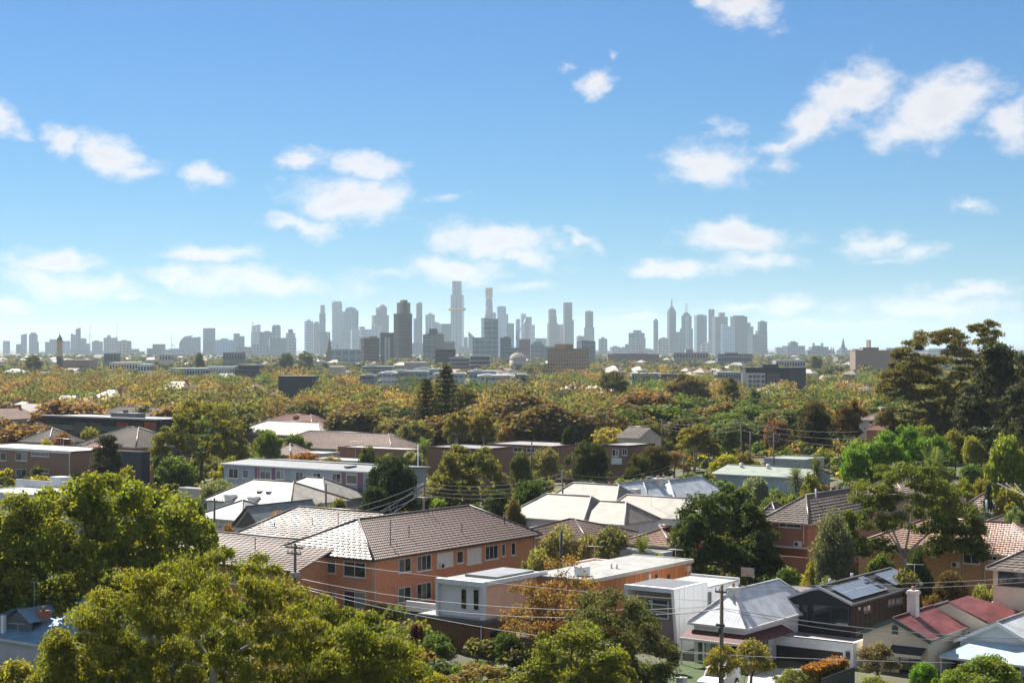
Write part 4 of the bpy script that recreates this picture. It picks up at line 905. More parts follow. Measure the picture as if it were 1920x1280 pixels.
def sheds_right():
    h = block('garden_shed', 'low flat fawn-roofed shed behind the red-roofed cottage', 1892, 152, 1820, 1925, 1145, 'flat', wcol=(.42, .36, .31), rcol=(.40, .35, .30), cat='shed', par=.1)
    for k in range(4): h.part('roof_vent', MB().cyl(h.x0 * .2 * k - .3, 1 + .5 * k, h.ze, h.ze + .35, .08, .08, 6), oc_metal, (.5, .5, .5))
    block('house_extension', 'small white flat-roofed extension between the red-roofed cottage and the pale weatherboard house', 1880, 146, 1836, 1900, 1170, 'flat', wcol=(.66, .66, .66), rcol=(.62, .60, .57), cat='extension', par=.1)
sheds_right()

# ------------------------------------------------------------------ mustard flats, cream house, grey tiled roofs on the right
def right_flats():
    h = block('apartment_block', 'mustard brick flats with long pink-brown tiled roof behind the white-trunked gum', 1965, 168, 1610, 2010, 1046, 'hip', 2.6, (.60, .31, .10), oc_brick, (.40, .23, .17), 'tile', matte=False,
          wf=((1806, 1837, 1037, 1056, 2), (1852, 1870, 1039, 1050, 2), (1741, 1755, 1033, 1043, 1)), axis='x', cat='apartment block', mind=11, fascia=(.5, .42, .34), zmin=-3)
    h.aircon('f', h.fx(1786), h.fz(1063, h.fx(1790)), 0.); 
    for px in (1800, 1847, 1700): x = h.fx(px); h.pipe([(x, -.06, h.ze - .2), (x, -.06, -2)], .06, (.62, .5, .38))
    x = h.fx(1848); h.pipe([(x, 1.5, h.ze + .3), (x, 1.5, h.ze + 2.0)], .04, (.4, .4, .4), 'roof_vent')
    h = block('brick_house', 'cream rendered house with grey tiled roof in front of the mustard flats', 1990, 150, 1862, 2050, 1074, 'hip', 2.4, (.66, .56, .42), None, (.20, .165, .145), 'tile', axis='x', mind=9, ins=(4.2, None), fascia=(.62, .55, .45),
          wf=((1872, 1924, 1070, 1097, 3),), fc=(.03, .03, .03), gc=(.03, .035, .04))
    h = block('tiled_house', 'house with grey-brown hip roof carrying a black water tank', 1985, 205, 1808, 2050, 1006, 'hip', 3.2, (.5, .4, .32), oc_brick, (.15, .12, .10), 'tile', axis='x', mind=14, fascia=(.5, .45, .4))
    x = h.fx(1850, 4); h.pipe([(x, 4, h.ze + 2), (x, 4, h.ze + 3.6)], .12, (.6, .6, .6), 'roof_vent'); h.x = x
    t = House('water_tank', 'black plastic water tank standing behind the grey-brown hip roof', 'water tank', 1879, 219, zb=0.)
    z1 = t.fz(948); t.part('tank', MB().lathe(0, 0, [(.75, -1), (.75, z1 - .25), (.65, z1 - .05), (.2, z1)], 16), mat('black_plastic', (.02, .022, .024), .4, .1))
    t.part('lid', MB().cyl(0, 0, z1, z1 + .12, .25, .22, 10), MATS['black_plastic'])
    h = block('brick_house', 'red brick two-storey house with grey tiled hip roof beside the dark evergreen', 1514, 192, 1434, 1640, 981, 'hip', 2.6, (.36, .105, .065), oc_brick, (.17, .14, .12), 'tile', wf=((1461, 1502, 980, 988, 3),), axis='y', ins=(5.5, None), fascia=(.55, .45, .4), mind=20)
    x = h.fx(1495); h.aircon('f', h.fx(1491), h.fz(1024, x), 0.); h.pipe([(h.fx(1507), -.06, h.ze - .2), (h.fx(1507), -.06, h.fz(1020))], .06, (.7, .68, .66))
    h.part('awning', MB().box(h.fx(1452), h.fx(1515), -.9, -.01, h.fz(1026) - .1, h.fz(1026)), oc_metal, (.62, .64, .66)); h.part('roof_vent', MB().cyl(h.x0 * .35, 6, h.ze + 1.5, h.ze + 3.4, .11, .11, 8), oc_metal, (.62, .62, .62))
    h.part('porch_wall', MB().box(h.fx(1455, -2), h.fx(1520, -2), -2.2, -2.0, -1, h.fz(1040, -3, -2)), oc_brick, (.36, .105, .065))
    block('tiled_house', 'house with old pinkish tiled roof half hidden behind the white-trunked gum', 1700, 235, 1600, 1760, 935, 'hip', 2.6, (.5, .4, .34), oc_brick, (.30, .22, .19), 'tile')
    block('tiled_house', 'pale pink-roofed house with white chimney beyond the water tank', 1880, 222, 1800, 1940, 962, 'hip', 2.6, (.6, .55, .5), None, (.42, .30, .26), 'tile', chim=((-6.5, 2.5, .9, 6.6, (.6, .58, .55)),))
right_flats()

# ------------------------------------------------------------------ white iron roofs in the centre right
def white_roofs():
    WR = (.50, .455, .39); WW = (.62, .66, .70)
    def long_roof(label, pxc, D, pxl, dep, pye, rise, ins, axis='x', col=WR):
        h = House('weatherboard_house', label, 'house', pxc, D); x0 = h.fx(pxl); ze = h.fz(pye)
        h.wall(x0, 0, 0, dep, -2, ze - .1, oc_wall, WW); lw = MB(); lapped(lw, 'f', x0, 0, max(-1, ze - 3.2), ze - .12, 0.); h.part('weatherboards', lw, oc_wall, WW)['kind'] = 'stuff'
        h.roof = h.hip(x0, 0, 0, dep, ze, ze + rise, axis, 'iron', col, .35, ins, (.72, .7, .66), (.8, .79, .76)); h.x0 = x0; h.ze = ze
        h.win('f', x0 * .6, x0 * .6 + 1.2, ze - 1.9, ze - .7, 0.); return h
    long_roof('weatherboard house with cream iron hip roof, leftmost of the cluster of pale roofs', 1094, 215, 952, 9, 977, 2.7, (3.4, 2.2))
    long_roof('weatherboard house with short cream iron hip roof in the middle of the pale roofs', 1170, 212, 1098, 8, 983, 2.3, (.0, 2.6))
    long_roof('weatherboard house with wide cream iron roof behind the cluster of pale roofs', 1152, 232, 1012, 9, 955, 2.9, (3, 2.5))
    h = long_roof('long cream iron-roofed hall ending at the big dark evergreen', 1300, 222, 1132, 8, 974, 2.3, (1.5, 0))
    h.antenna(h.x0 * .55, 2, h.ze + .6, 4.5, 6)
    WB = (.95, 1.05, 1.15)
    def villa2(label, pxc, D, pxl, pxr, pye, rise, chim):
        h = block('iron_roofed_villa', label, pxc, D, pxl, pxr, pye, 'hip', rise, WW, None, WB, 'iron', oh=.35, axis='y', ins=(3, 3), mind=15, fascia=(.7, .7, .7))
        for cx, cy, w, top, col, n in chim: h.chimney(cx, cy, h.ze - .2, top, w, col, h.roof, None, n)
        return h
    z = 0
    h = villa2('pale iron-roofed villa with brown brick chimney nearest the cream roofs', 1172, 243, 1106, 1222, 945, 2.6, ())
    cx = -3.2; cy = h.fy(1143, cx); h.chimney(cx, cy, h.ze - .1, h.fz(908, cx, cy), 1.0, (.24, .16, .12), h.roof); h.part('cooler', MB().box(-1.4, -.2, 3.4, 4.6, h.ze + .5, h.ze + 1.9), oc_metal, (.62, .6, .55))
    h = villa2('pale iron-roofed villa with a brown and a grey chimney, middle of the three', 1218, 248, 1160, 1262, 945, 2.8, ())
    for px, top, col in ((1177, 905, (.24, .16, .12)), (1203, 901, (.42, .36, .32))): cx = -3.5; cy = h.fy(px, cx); h.chimney(cx, cy, h.ze - .1, h.fz(top, cx, cy), .95, col, h.roof)
    h = villa2('blue-white iron-roofed villa with tall white chimney, rightmost of the three', 1268, 252, 1205, 1310, 938, 2.6, ())
    cx = -3.6; cy = h.fy(1233, cx); h.chimney(cx, cy, h.ze - .1, h.fz(896, cx, cy), 1.15, (.64, .62, .58), h.roof, oc_wall)
    block('tiled_house', 'dark brown tiled roof below the cream iron roofs', 1100, 196, 960, 1130, 1013, 'hip', 1.7, (.4, .3, .24), oc_brick, (.11, .07, .055), 'tile', axis='x', mind=10)
    block('tiled_house', 'low house with brown tiled roof behind the slender palm', 1258, 196, 1170, 1290, 1024, 'hip', 1.8, (.45, .2, .14), oc_brick, (.27, .17, .13), 'tile', axis='x', mind=8)
    block('garage', 'blue-grey flat garage roof beneath the slender palm', 1240, 182, 1160, 1260, 1037, 'flat', wcol=(.4, .42, .44), rcol=(.33, .38, .42), cat='garage', par=.05)
white_roofs()
# ------------------------------------------------------------------ middle distance, left half
def mid_left():
    BG = (.33, .40, .46)
    h = block('apartment_block', 'blue-grey rendered two-storey flats with mauve panels and low metal roof', 700, 243, 420, 760, 884, 'gable', .35, BG, None, (.34, .37, .39), 'iron', axis='x', mind=12, cat='apartment block', fascia=(.68, .68, .66),
          wf=((429, 447, 878, 896, 2), (455, 466, 880, 896, 1), (488, 508, 883, 898, 2), (518, 534, 882, 898, 2), (554, 569, 884, 901, 2), (587, 602, 886, 902, 2), (623, 639, 887, 904, 2)), zmin=-2)
    for a, b in ((478, 486), (510, 516), (640, 648), (671, 680)): h.part('mauve_panel', MB().box(h.fx(a), h.fx(b), -.05, -.005, -1, h.ze - .3), oc_wall, (.22, .12, .17))
    for t, u in ((890, 907), (922, 942)): h.winpx('f', 650, 670, t, u, 0., n=1, gc=(.015, .02, .02))
    for px in (484, 541, 641): x = h.fx(px); h.pipe([(x, -.06, h.ze - .2), (x, -.06, -1)], .06, (.6, .6, .6))
    link('skylight', MB().box(h.fx(652, 2), h.fx(657, 2), 1.2, 3.4, h.ze + .2, h.ze + .45), glass, h.roof, (.1, .1, .1)); h.antenna(h.x0 * .2, 3, h.ze + 1, 3, 6)
    h = block('apartment_block', 'brown brick two-storey flats with white flat roof at the edge of the view', 133, 305, -60, 155, 847, 'flat', wcol=(.15, .085, .06), wm=oc_brick, rcol=(.74, .74, .72), cat='apartment block', mind=11, par=.12, zmin=-2,
          wf=((1, 12, 848, 863, 1), (30, 51, 848, 863, 2), (59, 92, 848, 855, 2), (1, 12, 879, 895, 1), (30, 51, 879, 896, 2), (59, 92, 879, 886, 2)))
    h.part('parapet_cap', MB().box(h.x0, .1, -.12, -.06, h.ze - .3, h.ze + .16), oc_metal, (.72, .72, .7)); h.pipe([(-.3, -.08, h.ze - .3), (-.3, -.08, 0)], .1, (.62, .56, .46)); h.antenna(-9, 5, h.ze, 2.0, 5); h.part('roof_rail', MB().tube([(-7, 4, h.ze), (-7, 4, h.ze + 2), (-4, 4, h.ze + 2), (-4, 4, h.ze)], .04, 4), oc_metal, (.65, .65, .65))
    h = block('apartment_block', 'white flat-roofed block cut by the photo edge below the brown flats', 62, 232, -40, 95, 928, 'flat', wcol=(.60, .61, .62), rcol=(.60, .57, .53), cat='apartment block', mind=16, zmin=-2, par=.1, wf=((4, 14, 938, 955, 1), (15, 33, 938, 954, 2)))
    h.part('roof_plant', MB().box(-9, -6.5, 10, 12, h.ze, h.ze + 1.5), oc_metal, (.5, .55, .58)); h.part('roof_plant', MB().box(-5.4, -4.6, 9, 9.8, h.ze, h.ze + 1), oc_metal, (.4, .42, .45)); h.part('roof_screen', MB().box(-14, -6, 8, 8.15, h.ze, h.ze + 1.1), oc_metal, (.66, .68, .7))
    h = block('modern_house', 'long black flat-roofed glass house above the tree belt', 300, 410, 86, 315, 787, 'flat', wcol=(.025, .025, .027), rcol=(.45, .46, .47), cat='house', mind=12, par=.15, zmin=-1)
    h.part('roof_edge', MB().box(h.x0 - .5, .6, -1.6, -.1, h.ze - .1, h.ze + .3), oc_metal, (.30, .30, .30)); h.part('balcony_rail', MB().box(h.x0, .4, -1.5, -1.45, h.fz(812), h.fz(802)), glass, (.1, .13, .13))
    for i in range(8):
        a = 88 + i * 26; h.winpx('f', a, a + 24, 791, 812, 0., n=2, fc=(.04, .04, .04), gc=[(.03, .04, .045), (.03, .035, .04), (.15, .12, .09), (.16, .12, .08), (.04, .05, .05), (.42, .09, .045), (.03, .03, .03), (.45, .10, .05)][i])
    h.part('roof_plant', MB().box(h.x0 * .5, h.x0 * .28, 3, 6, h.ze, h.ze + 1.2).box(h.x0 * .42, h.x0 * .4, 4, 5, h.ze + 1.2, h.ze + 1.9), oc_metal, (.12, .13, .14)); h.part('screen', MB().box(h.x0 - 3, h.x0, -1, -.9, h.fz(812), h.fz(800)), oc_metal, (.35, .45, .42))
    block('tiled_house', 'dark grey tiled hip-roofed house in front of the black glass house', 255, 335, 150, 290, 838, 'hip', 3.4, (.32, .15, .1), oc_brick, (.115, .09, .078), 'tile', axis='x', mind=13)
    block('tiled_house', 'small dark grey hip roof left of the black glass house', 92, 352, 40, 110, 829, 'hip', 2.6, (.3, .2, .15), oc_brick, (.11, .09, .085), 'tile', axis='x', mind=9)
    block('tiled_house', 'brown-roofed house partly behind the long black glass house', 298, 470, 180, 330, 782, 'hip', 2.4, (.3, .2, .15), oc_brick, (.17, .13, .11), 'tile', axis='x', mind=9)
    block('modern_house', 'charcoal box house with pale metal roof behind the dead-looking conifer', 265, 292, 205, 281, 848, 'flat', wcol=(.045, .055, .065), rcol=(.5, .5, .5), par=.12)
    block('tiled_house', 'low red-roofed bungalow behind the charcoal box house', 190, 322, 140, 225, 850, 'hip', 1.8, (.4, .3, .25), oc_brick, (.36, .20, .15), 'tile')
    block('tiled_house', 'small brown hip roof right of the charcoal box house', 294, 305, 275, 300, 862, 'hip', 2., (.3, .12, .08), oc_brick, (.15, .12, .1), 'tile', mind=8)
    WR = (.62, .57, .50)
    h = block('weatherboard_house', 'white house with fawn hip roof and two white chimneys', 545, 222, 388, 622, 948, 'hip', 2.5, (.62, .62, .62), None, WR, 'iron', axis='x', mind=11, oh=.3, ins=(3.5, 5))
    for px, top in ((430, 926), (474, 930)): x = h.fx(px, .2); h.chimney(x, .4, -1, h.fz(top, x, .4), 1.15, (.72, .72, .70), h.roof, white_paint, 0)
    for px in (488, 505): x = h.fx(px, 2.6); link('skylight', MB().box(x - .3, x + .3, 2.2, 3.3, h.ze + 1.15, h.ze + 1.4), glass, h.roof, (.12, .15, .18))
    block('weatherboard_house', 'low white house with fawn lean-to roof beside the two white chimneys', 610, 236, 490, 640, 938, 'hip', 2.6, (.5, .5, .5), None, (.52, .50, .46), 'iron', axis='x', mind=9)
    h = block('weatherboard_cottage', 'cottage with green-grey iron roof and timbered gable facing the street', 492, 205, 438, 520, 992, 'gable', 2.6, (.50, .52, .54), None, (.42, .50, .50), 'iron', axis='y', mind=11, oh=.4)
    h.part('gable_screen', MB().ext_y([(h.x0 * .92, h.ze), (h.x0 * .08, h.ze), (h.x0 / 2, h.ze + 2.0)], -.1, -.02), oc_boards, (.12, .11, .11)); h.win('f', h.x0 * .8, h.x0 * .3, h.ze - 2.1, h.ze - .5, 0., n=2)
    h = block('weatherboard_cottage', 'iron-roofed cottage wing striped green and white beside the timbered gable', 455, 212, 372, 490, 975, 'hip', 2.0, (.5, .5, .5), None, (.50, .56, .54), 'iron', axis='x', mind=8)
    block('garage', 'grey flat garage roof at the foot of the olive hedge', 380, 245, 335, 395, 917, 'flat', wcol=(.5, .48, .46), rcol=(.45, .43, .42), cat='garage', par=.05)
    # blue iron roof at lower left, its blue deepened to stand for tree shade
    h = House('iron_roofed_cottage', 'cottage with shade-deepened blue iron roof, red brick chimney and aerial at lower left', 'house', 140, 135)
    ze = h.fz(1216); x0 = h.fx(-60); h.wall(x0, 0, 0, 12, -1, ze - .1, oc_wall, (.5, .52, .55)); rf = h.hip(x0, 0, 0, 12, ze, ze + 2.6, 'x', 'iron', (.26, .50, .74), .4, (3.5, 5.2), (.5, .55, .58), (.5, .75, .95), pitch=.2)
    gx = h.fx(35, 1.2); mb = MB(); zt = h.fz(1140, gx, 1.2); slope(mb, (gx + 1.9, .8, ze + 1.3), (gx + 1.9, 6, ze + 1.3), (gx + .2, 6, zt), (gx + .2, .8, zt), 'iron', pitch=.2); slope(mb, (gx - 1.6, 6, ze + 1.3), (gx - 1.6, .8, ze + 1.3), (gx + .2, .8, zt), (gx + .2, 6, zt), 'iron', pitch=.2)
    link('dormer_roof', mb, oc_iron, rf, (.32, .58, .82)); link('dormer_wall', MB().ext_y([(gx - 1.6, ze + .6), (gx + 1.9, ze + .6), (gx + 1.9, ze + 1.3), (gx + .2, zt - .1), (gx - 1.6, ze + 1.3)], 1.0, 1.1), oc_wall, rf, (.1, .12, .13))
    link('white_flashing', MB().box(h.fx(5, .5), h.fx(10, .5), .3, .6, ze, h.fz(1155, gx, .5)), oc_metal, rf, (.7, .72, .74))
    cx = h.fx(81, 2.6); h.chimney(cx, 2.6, ze + .6, h.fz(1144, cx, 2.6), .85, (.36, .085, .06), rf, None, 1); h.antenna(cx - .9, 2.4, ze + 1.2, 3.2, 3, rf, .2); h.antenna(cx - .7, .6, ze + .3, .9, 10, rf, .1)
    # centre
    h = block('tiled_house', 'wide fawn tiled roof dappled with light in front of the tree belt', 735, 372, 505, 775, 846, 'hip', 3.3, (.36, .22, .17), oc_brick, (.27, .20, .17), 'tile', axis='x', mind=13)
    block('tiled_house', 'lower wing with pinkish tiled roof at the end of the wide fawn roof', 545, 352, 497, 580, 853, 'hip', 2.0, (.38, .18, .13), oc_brick, (.34, .26, .23), 'tile', axis='x', mind=8)
    block('carport', 'long white carport roof below the wide fawn tiled roof', 668, 318, 578, 690, 864, 'flat', wcol=(.5, .5, .5), rcol=(.76, .76, .74), cat='carport', par=.05, mind=5)
    block('carport', 'white awning roof in front of the pinkish tiled wing', 605, 335, 560, 625, 850, 'flat', wcol=(.4, .4, .4), rcol=(.66, .70, .74), cat='carport', par=.05, mind=5)
    block('flat_roofed_house', 'white roof edge over dark walls right of the wide fawn roof', 765, 335, 634, 800, 844, 'flat', wcol=(.22, .12, .09), rcol=(.68, .66, .64), par=.15, mind=6)
    block('tiled_house', 'large roof of glaring pale tiles left of the round dark shrub', 600, 430, 440, 640, 818, 'hip', 3.0, (.36, .2, .15), oc_brick, (.40, .35, .32), 'tile', axis='x', mind=12, matte=False)
    h = block('tiled_house', 'house with red-brown tiled roof and red chimney behind the glaring pale roof', 585, 475, 478, 640, 800, 'hip', 3.0, (.36, .15, .1), oc_brick, (.22, .105, .08), 'tile', axis='x', mind=11)
    x = h.fx(555, 4); h.chimney(x, 4, h.ze + 1, h.fz(779, x, 4), 1.2, (.42, .14, .09), h.roof)
    h = block('apartment_block', 'dark brown brick flats between the feathery palm and the leaning gum', 905, 295, 803, 925, 842, 'flat', wcol=(.10, .05, .042), wm=oc_brick, rcol=(.4, .4, .4), cat='apartment block', wf=((840, 846, 848, 856, 1),), mind=9, par=.1)
    h = block('apartment_block', 'brown brick flats with blue-white windows behind the leaning gum', 1036, 318, 912, 1060, 837, 'flat', wcol=(.13, .065, .05), wm=oc_brick, rcol=(.5, .48, .47), cat='apartment block', mind=11, par=.12,
          wf=((913, 920, 836, 844, 1), (929, 942, 836, 847, 2), (988, 1003, 840, 848, 2), (963, 979, 838, 847, 2), (914, 920, 864, 872, 1)))
    h = block('apartment_block', 'dark flats with white balcony between two dense domed trees', 1178, 300, 1125, 1215, 836, 'flat', wcol=(.07, .045, .04), wm=oc_brick, rcol=(.5, .47, .45), cat='apartment block', mind=9, par=.12, wf=((1148, 1160, 842, 855, 2), (1167, 1176, 841, 853, 2)))
    b = h.part('balcony', MB().box(h.fx(1146, -1), h.fx(1166, -1), -1.1, -1, h.fz(870), h.fz(859)), oc_wall, (.62, .68, .70)); link('balcony_floor', MB().box(h.fx(1146, -1), h.fx(1166, -1), -1, 0, h.fz(871), h.fz(869)), concrete, b)
    block('tiled_house', 'house with wide white sunlit roof beside a pencil cypress', 1128, 470, 1036, 1152, 797, 'gable', 2.6, (.4, .36, .32), None, (.66, .62, .58), 'iron', axis='x', mind=10)
    block('weatherboard_house', 'grey gabled house end showing above the yellow shrubs', 1197, 352, 1160, 1212, 821, 'gable', 2.0, (.55, .50, .45), None, (.2, .17, .15), 'tile', axis='x', mind=9)
    h = block('warehouse_shed', 'blue-grey shed with pale green low roof beside the silver shrub', 1505, 272, 1342, 1540, 895, 'gable', 1.1, (.36, .44, .52), None, (.45, .52, .44), 'iron', axis='x', cat='shed', mind=10, oh=.6, fascia=(.6, .62, .62))
    for px in (1390, 1440): x = h.fx(px, 4); link('roof_vent', MB().cyl(x, 4, h.ze + .5, h.ze + 1.6, .3, .3, 8), oc_metal, h.roof, (.7, .7, .68))
    h = block('warehouse_shed', 'pale grey ribbed metal shed behind the green-roofed shed', 1508, 300, 1433, 1530, 862, 'flat', wcol=(.42, .44, .45), rcol=(.5, .56, .53), cat='shed', mind=8, par=.1, wf=((1490, 1496, 862, 867, 1),))
    h = block('pale_house', 'pale two-storey house with pinkish tiled hip roof among dark gums', 1672, 395, 1611, 1710, 788, 'hip', 2.6, (.56, .50, .47), None, (.37, .28, .25), 'tile', wf=((1630, 1638, 789, 794, 1), (1657, 1664, 790, 795, 1)), axis='x', mind=9)
    block('tiled_house', 'small red roof under the pale two-storey house', 1660, 372, 1625, 1680, 806, 'hip', 1.6, (.3, .1, .08), oc_brick, (.25, .1, .08), 'tile')
    block('tiled_house', 'low brown roof behind the big dark evergreen at the red brick house', 1455, 215, 1425, 1480, 972, 'hip', 1.8, (.36, .15, .1), oc_brick, (.15, .12, .11), 'tile')
mid_left()

# ------------------------------------------------------------------ buildings beyond the tree belt
facade = mat('facade_bands', obj=True, rough=.5, var=.06, vscale=.05, extra=bands_extra(3.2, .5, 2.6, .2, .45)); facade_glass = mat('facade_glass', obj=True, rough=.22, var=.1, vscale=.03, spec=.7, extra=bands_extra(8.0, .65, 9.0, .2, .55))
facade_fine = mat('facade_fine', obj=True, rough=.5, var=.1, vscale=.02, extra=bands_extra(9.5, .55, 11, .35, .4))
def far_block(name, label, px0, px1, pyt, D, color, m=None, dep=None, rz=0., zb=0., cat='building', group=None, rooms=(), win=None, wcol=(.03, .035, .04), slabs=None, pybase=None):
    """a block seen from the front: columns px0..px1, top row pyt at distance D; rooms = extra boxes (px0, px1, pytop, color); win = (cols, rows) real window grid; slabs = (count, color) floor edges"""
    s = D / FPX; xc = ((px0 + px1) / 2 - 960) * s; W = (px1 - px0) * s; dep = dep or min(W, 24); z1 = CH - (pyt - HZ) * s - zb
    r = root(name, label, cat, (xc, D + dep / 2, zb), rz, group); c, si = abs(math.cos(rz)), abs(math.sin(rz))
    w = W / (c + si * .8) ; d = w * .8 if rz else dep
    link('wall', MB().box(-w / 2, w / 2, -d / 2, d / 2, -1, z1), m or facade, r, color)
    top = link('roof', MB().box(-w / 2 - .2, w / 2 + .2, -d / 2 - .2, d / 2 + .2, z1, z1 + .35), oc_wall, r, tuple(v * .8 for v in color))
    for (a, b, t, cc) in rooms:
        xa, xb = ((a - 960) * s - xc), ((b - 960) * s - xc); zt = CH - (t - HZ) * s - zb; link('roof_room', MB().box(xa, xb, -d * .3, d * .3, z1 + .3, zt), oc_wall, r, cc)
    if win:
        nc, nr = win; wm = MB(); cw, rh = w / nc, z1 / nr
        for i in range(nc):
            for j in range(nr): wm.box(-w / 2 + cw * (i + .2), -w / 2 + cw * (i + .8), -d / 2 - .05, -d / 2 + .2, rh * (j + .35), rh * (j + .78))
        nd = max(1, int(d / cw)); cd = d / nd
        for sx in (-1, 1):
            for i in range(nd):
                for j in range(nr): wm.box(sx * w / 2 - .1, sx * w / 2 + .1, -d / 2 + cd * (i + .2), -d / 2 + cd * (i + .8), rh * (j + .35), rh * (j + .78))
        link('windows', wm, glass, r, wcol)['kind'] = 'stuff'
    if slabs:
        n, cc = slabs; sm = MB()
        for j in range(n): z = z1 * (j + 1) / n; sm.box(-w / 2 - .9, w / 2 + .9, -d / 2 - .9, d / 2 + .9, z - .55, z - .02)
        link('floor_slabs', sm, oc_wall, r, cc)['kind'] = 'stuff'
    return r
def beyond():
    B = far_block
    r = B('apartment_tower', 'nine-storey tan brick apartment tower standing among trees', 1027, 1106, 654, 1380, (.34, .23, .14), oc_wall, rz=.75, rooms=((1045, 1064, 645, (.33, .22, .13)), (1047, 1062, 650, (.3, .2, .12))), win=(9, 9), wcol=(.06, .06, .06))
    for k in range(4): link('aerial', MB().tube([(-14 + k * 2.2, -3, 29), (-14 + k * 2.2, -3, 31.5 + k % 2)], .12, 4), dark_metal, r)
    r = B('office_building', 'black glass office building with white windowed corner block', 1398, 1511, 690, 985, (.02, .025, .03), oc_wall, 22, rooms=((1432, 1462, 683, (.03, .035, .04)),))
    s = 985 / FPX; xc = ((1398 + 1511) / 2 - 960) * s
    f = lambda px: (px - 960) * s - xc; zf = lambda py: CH - (py - HZ) * s
    link('white_block', MB().box(f(1391), f(1434), -12.5, -11.2, 0, zf(699)), oc_wall, r, (.52, .52, .51))
    wm = MB().box(-.8, .8, -.1, .1, -.75, .75).mesh('window'); wm.materials.append(glass)
    for i, a in enumerate((1406, 1414, 1421, 1430)):
        for b in (705.5, 714.5, 722.5): o = link('window', wm, None, r, (.03, .035, .04)); o.location = (f(a), -12.55, zf(b))
    for a in range(6):
        for b in range(4): o = link('window', wm, None, r, (.10, .11, .11) if a < 3 else (.05, .06, .07)); o.location = (f(1442 + a * 8 + (18 if a > 2 else 0)), -11.05, zf(703 + b * 7)); o.scale = (1.4, 1, 1.25)
    link('louvre_screen', MB().box(f(1481), f(1511), -11.3, -11.05, zf(728), zf(692)), mat('louvre', (.05, .055, .06), .5, .05, extra=bands_extra(1.1, .5, .9, .3, .4)), r)
    B('hospital_building', 'tan flat hospital-like block with thin chimney beside the tall eucalyptus', 1604, 1677, 657, 1560, (.28, .20, .155), oc_wall, 26, rooms=((1620, 1650, 651, (.26, .2, .16)), (1633, 1635, 637, (.2, .16, .14))), slabs=None)
    far_block('office_building', 'blue-black low office with white striped end wall below the brown towers', 1346, 1410, 664, 1900, (.09, .11, .125), oc_wall, 26, rooms=((1360, 1385, 661, (.1, .11, .12)), (1359, 1372, 668, (.5, .5, .5))), win=(14, 3), wcol=(.25, .27, .28))
    B('school_building', 'flat brown institutional building with pale lift room in front of the towers', 1263, 1328, 661, 2300, (.24, .21, .18), oc_wall, 30, rooms=((1287, 1301, 655, (.34, .29, .24)),), win=(12, 2))
    B('brick_building', 'long red-brown low building with a mast in front of the towers', 1140, 1236, 664, 2300, (.21, .14, .12), oc_wall, 30, rooms=((1200, 1201, 650, (.12, .1, .1)), (1150, 1215, 662, (.24, .17, .15))), slabs=(2, (.30, .22, .2)))
    B('apartment_tower', 'beige apartment tower ringed with balconies, darkest of the near high-rises', 737, 772, 588, 2600, (.085, .072, .06), facade, rz=.5, rooms=((745, 767, 567, (.36, .31, .27)), (752, 761, 562, (.22, .2, .19))), slabs=(22, (.34, .30, .25)))
    r = B('office_tower', 'dark office tower with two pale vertical strips left of the balconied tower', 713, 738, 624, 2500, (.05, .06, .068), oc_wall, 22, rooms=())
    s = 2500 / FPX
    for a in (721, 727): link('pale_strip', MB().box((a - 725.5) * s, (a + 4 - 725.5) * s, -11.6, -11, 2, CH + 18 * s * 1), oc_wall, r, (.36, .37, .37))
    B('apartment_building', 'brown stepped apartment building with protruding boxes left of the dark office tower', 674, 711, 634, 2250, (.13, .10, .085), facade, rz=.35, slabs=(9, (.24, .19, .16)), rooms=((690, 705, 630, (.2, .16, .14)),))
    B('office_building', 'low pale green-glass office left of the brown stepped building', 620, 675, 655, 2150, (.30, .35, .36), facade_glass, 25, slabs=(4, (.45, .48, .48)))
    r = B('office_slab', 'white slab office with horizontal window bands and dark roof room', 793, 832, 627, 2650, (.14, .16, .17), facade_glass, 30, rooms=((804, 819, 616, (.07, .075, .08)), (797, 829, 624, (.4, .3, .26))), slabs=(13, (.50, .51, .51)))
    B('apartment_tower', 'green glass apartment tower with stepped balconies below the gold-topped tower', 902, 934, 598, 2900, (.20, .28, .28), facade_glass, rz=.3, slabs=(24, (.28, .37, .36)), rooms=((903, 914, 596, (.25, .32, .32)),))
    B('office_building', 'wide green glass base building with golden panel row beside the stepped tower', 886, 918, 633, 2850, (.17, .24, .24), facade_glass, 30, rooms=())
    B('apartment_tower', 'small dark round-balconied tower right of the green glass tower', 938, 958, 633, 2500, (.11, .12, .13), facade, slabs=(12, (.34, .36, .37)), rooms=((945, 954, 631, (.1, .1, .1)),))
    B('apartment_building', 'low dark-glass block beside the small balconied tower', 947, 974, 652, 2300, (.14, .18, .2), facade_glass, slabs=(6, (.3, .33, .34)))
    B('apartment_building', 'brick-red apartment block beside the blue crane', 973, 994, 636, 2900, (.34, .16, .13), facade, slabs=(9, (.42, .22, .19)))
    B('office_building', 'teal glass apartment building in front of the slim grey tower', 1082, 1117, 640, 2600, (.09, .15, .17), facade_glass, rz=.4, rooms=((1090, 1106, 638, (.06, .08, .09)),))
    B('office_building', 'hazy dark block between the brick-red block and the tan tower', 995, 1020, 645, 3200, (.14, .17, .19), facade_glass, rooms=((1000, 1016, 640, (.18, .2, .22)),))
    B('office_building', 'low dark slate block right of the brick-red apartment block', 1012, 1040, 650, 3100, (.12, .15, .17), facade_glass)
    r = root('domed_hall', 'pale domed hall roof rising among trees beside the tan tower', 'hall', ((971 - 960) / FPX * 1750, 1750, 0))
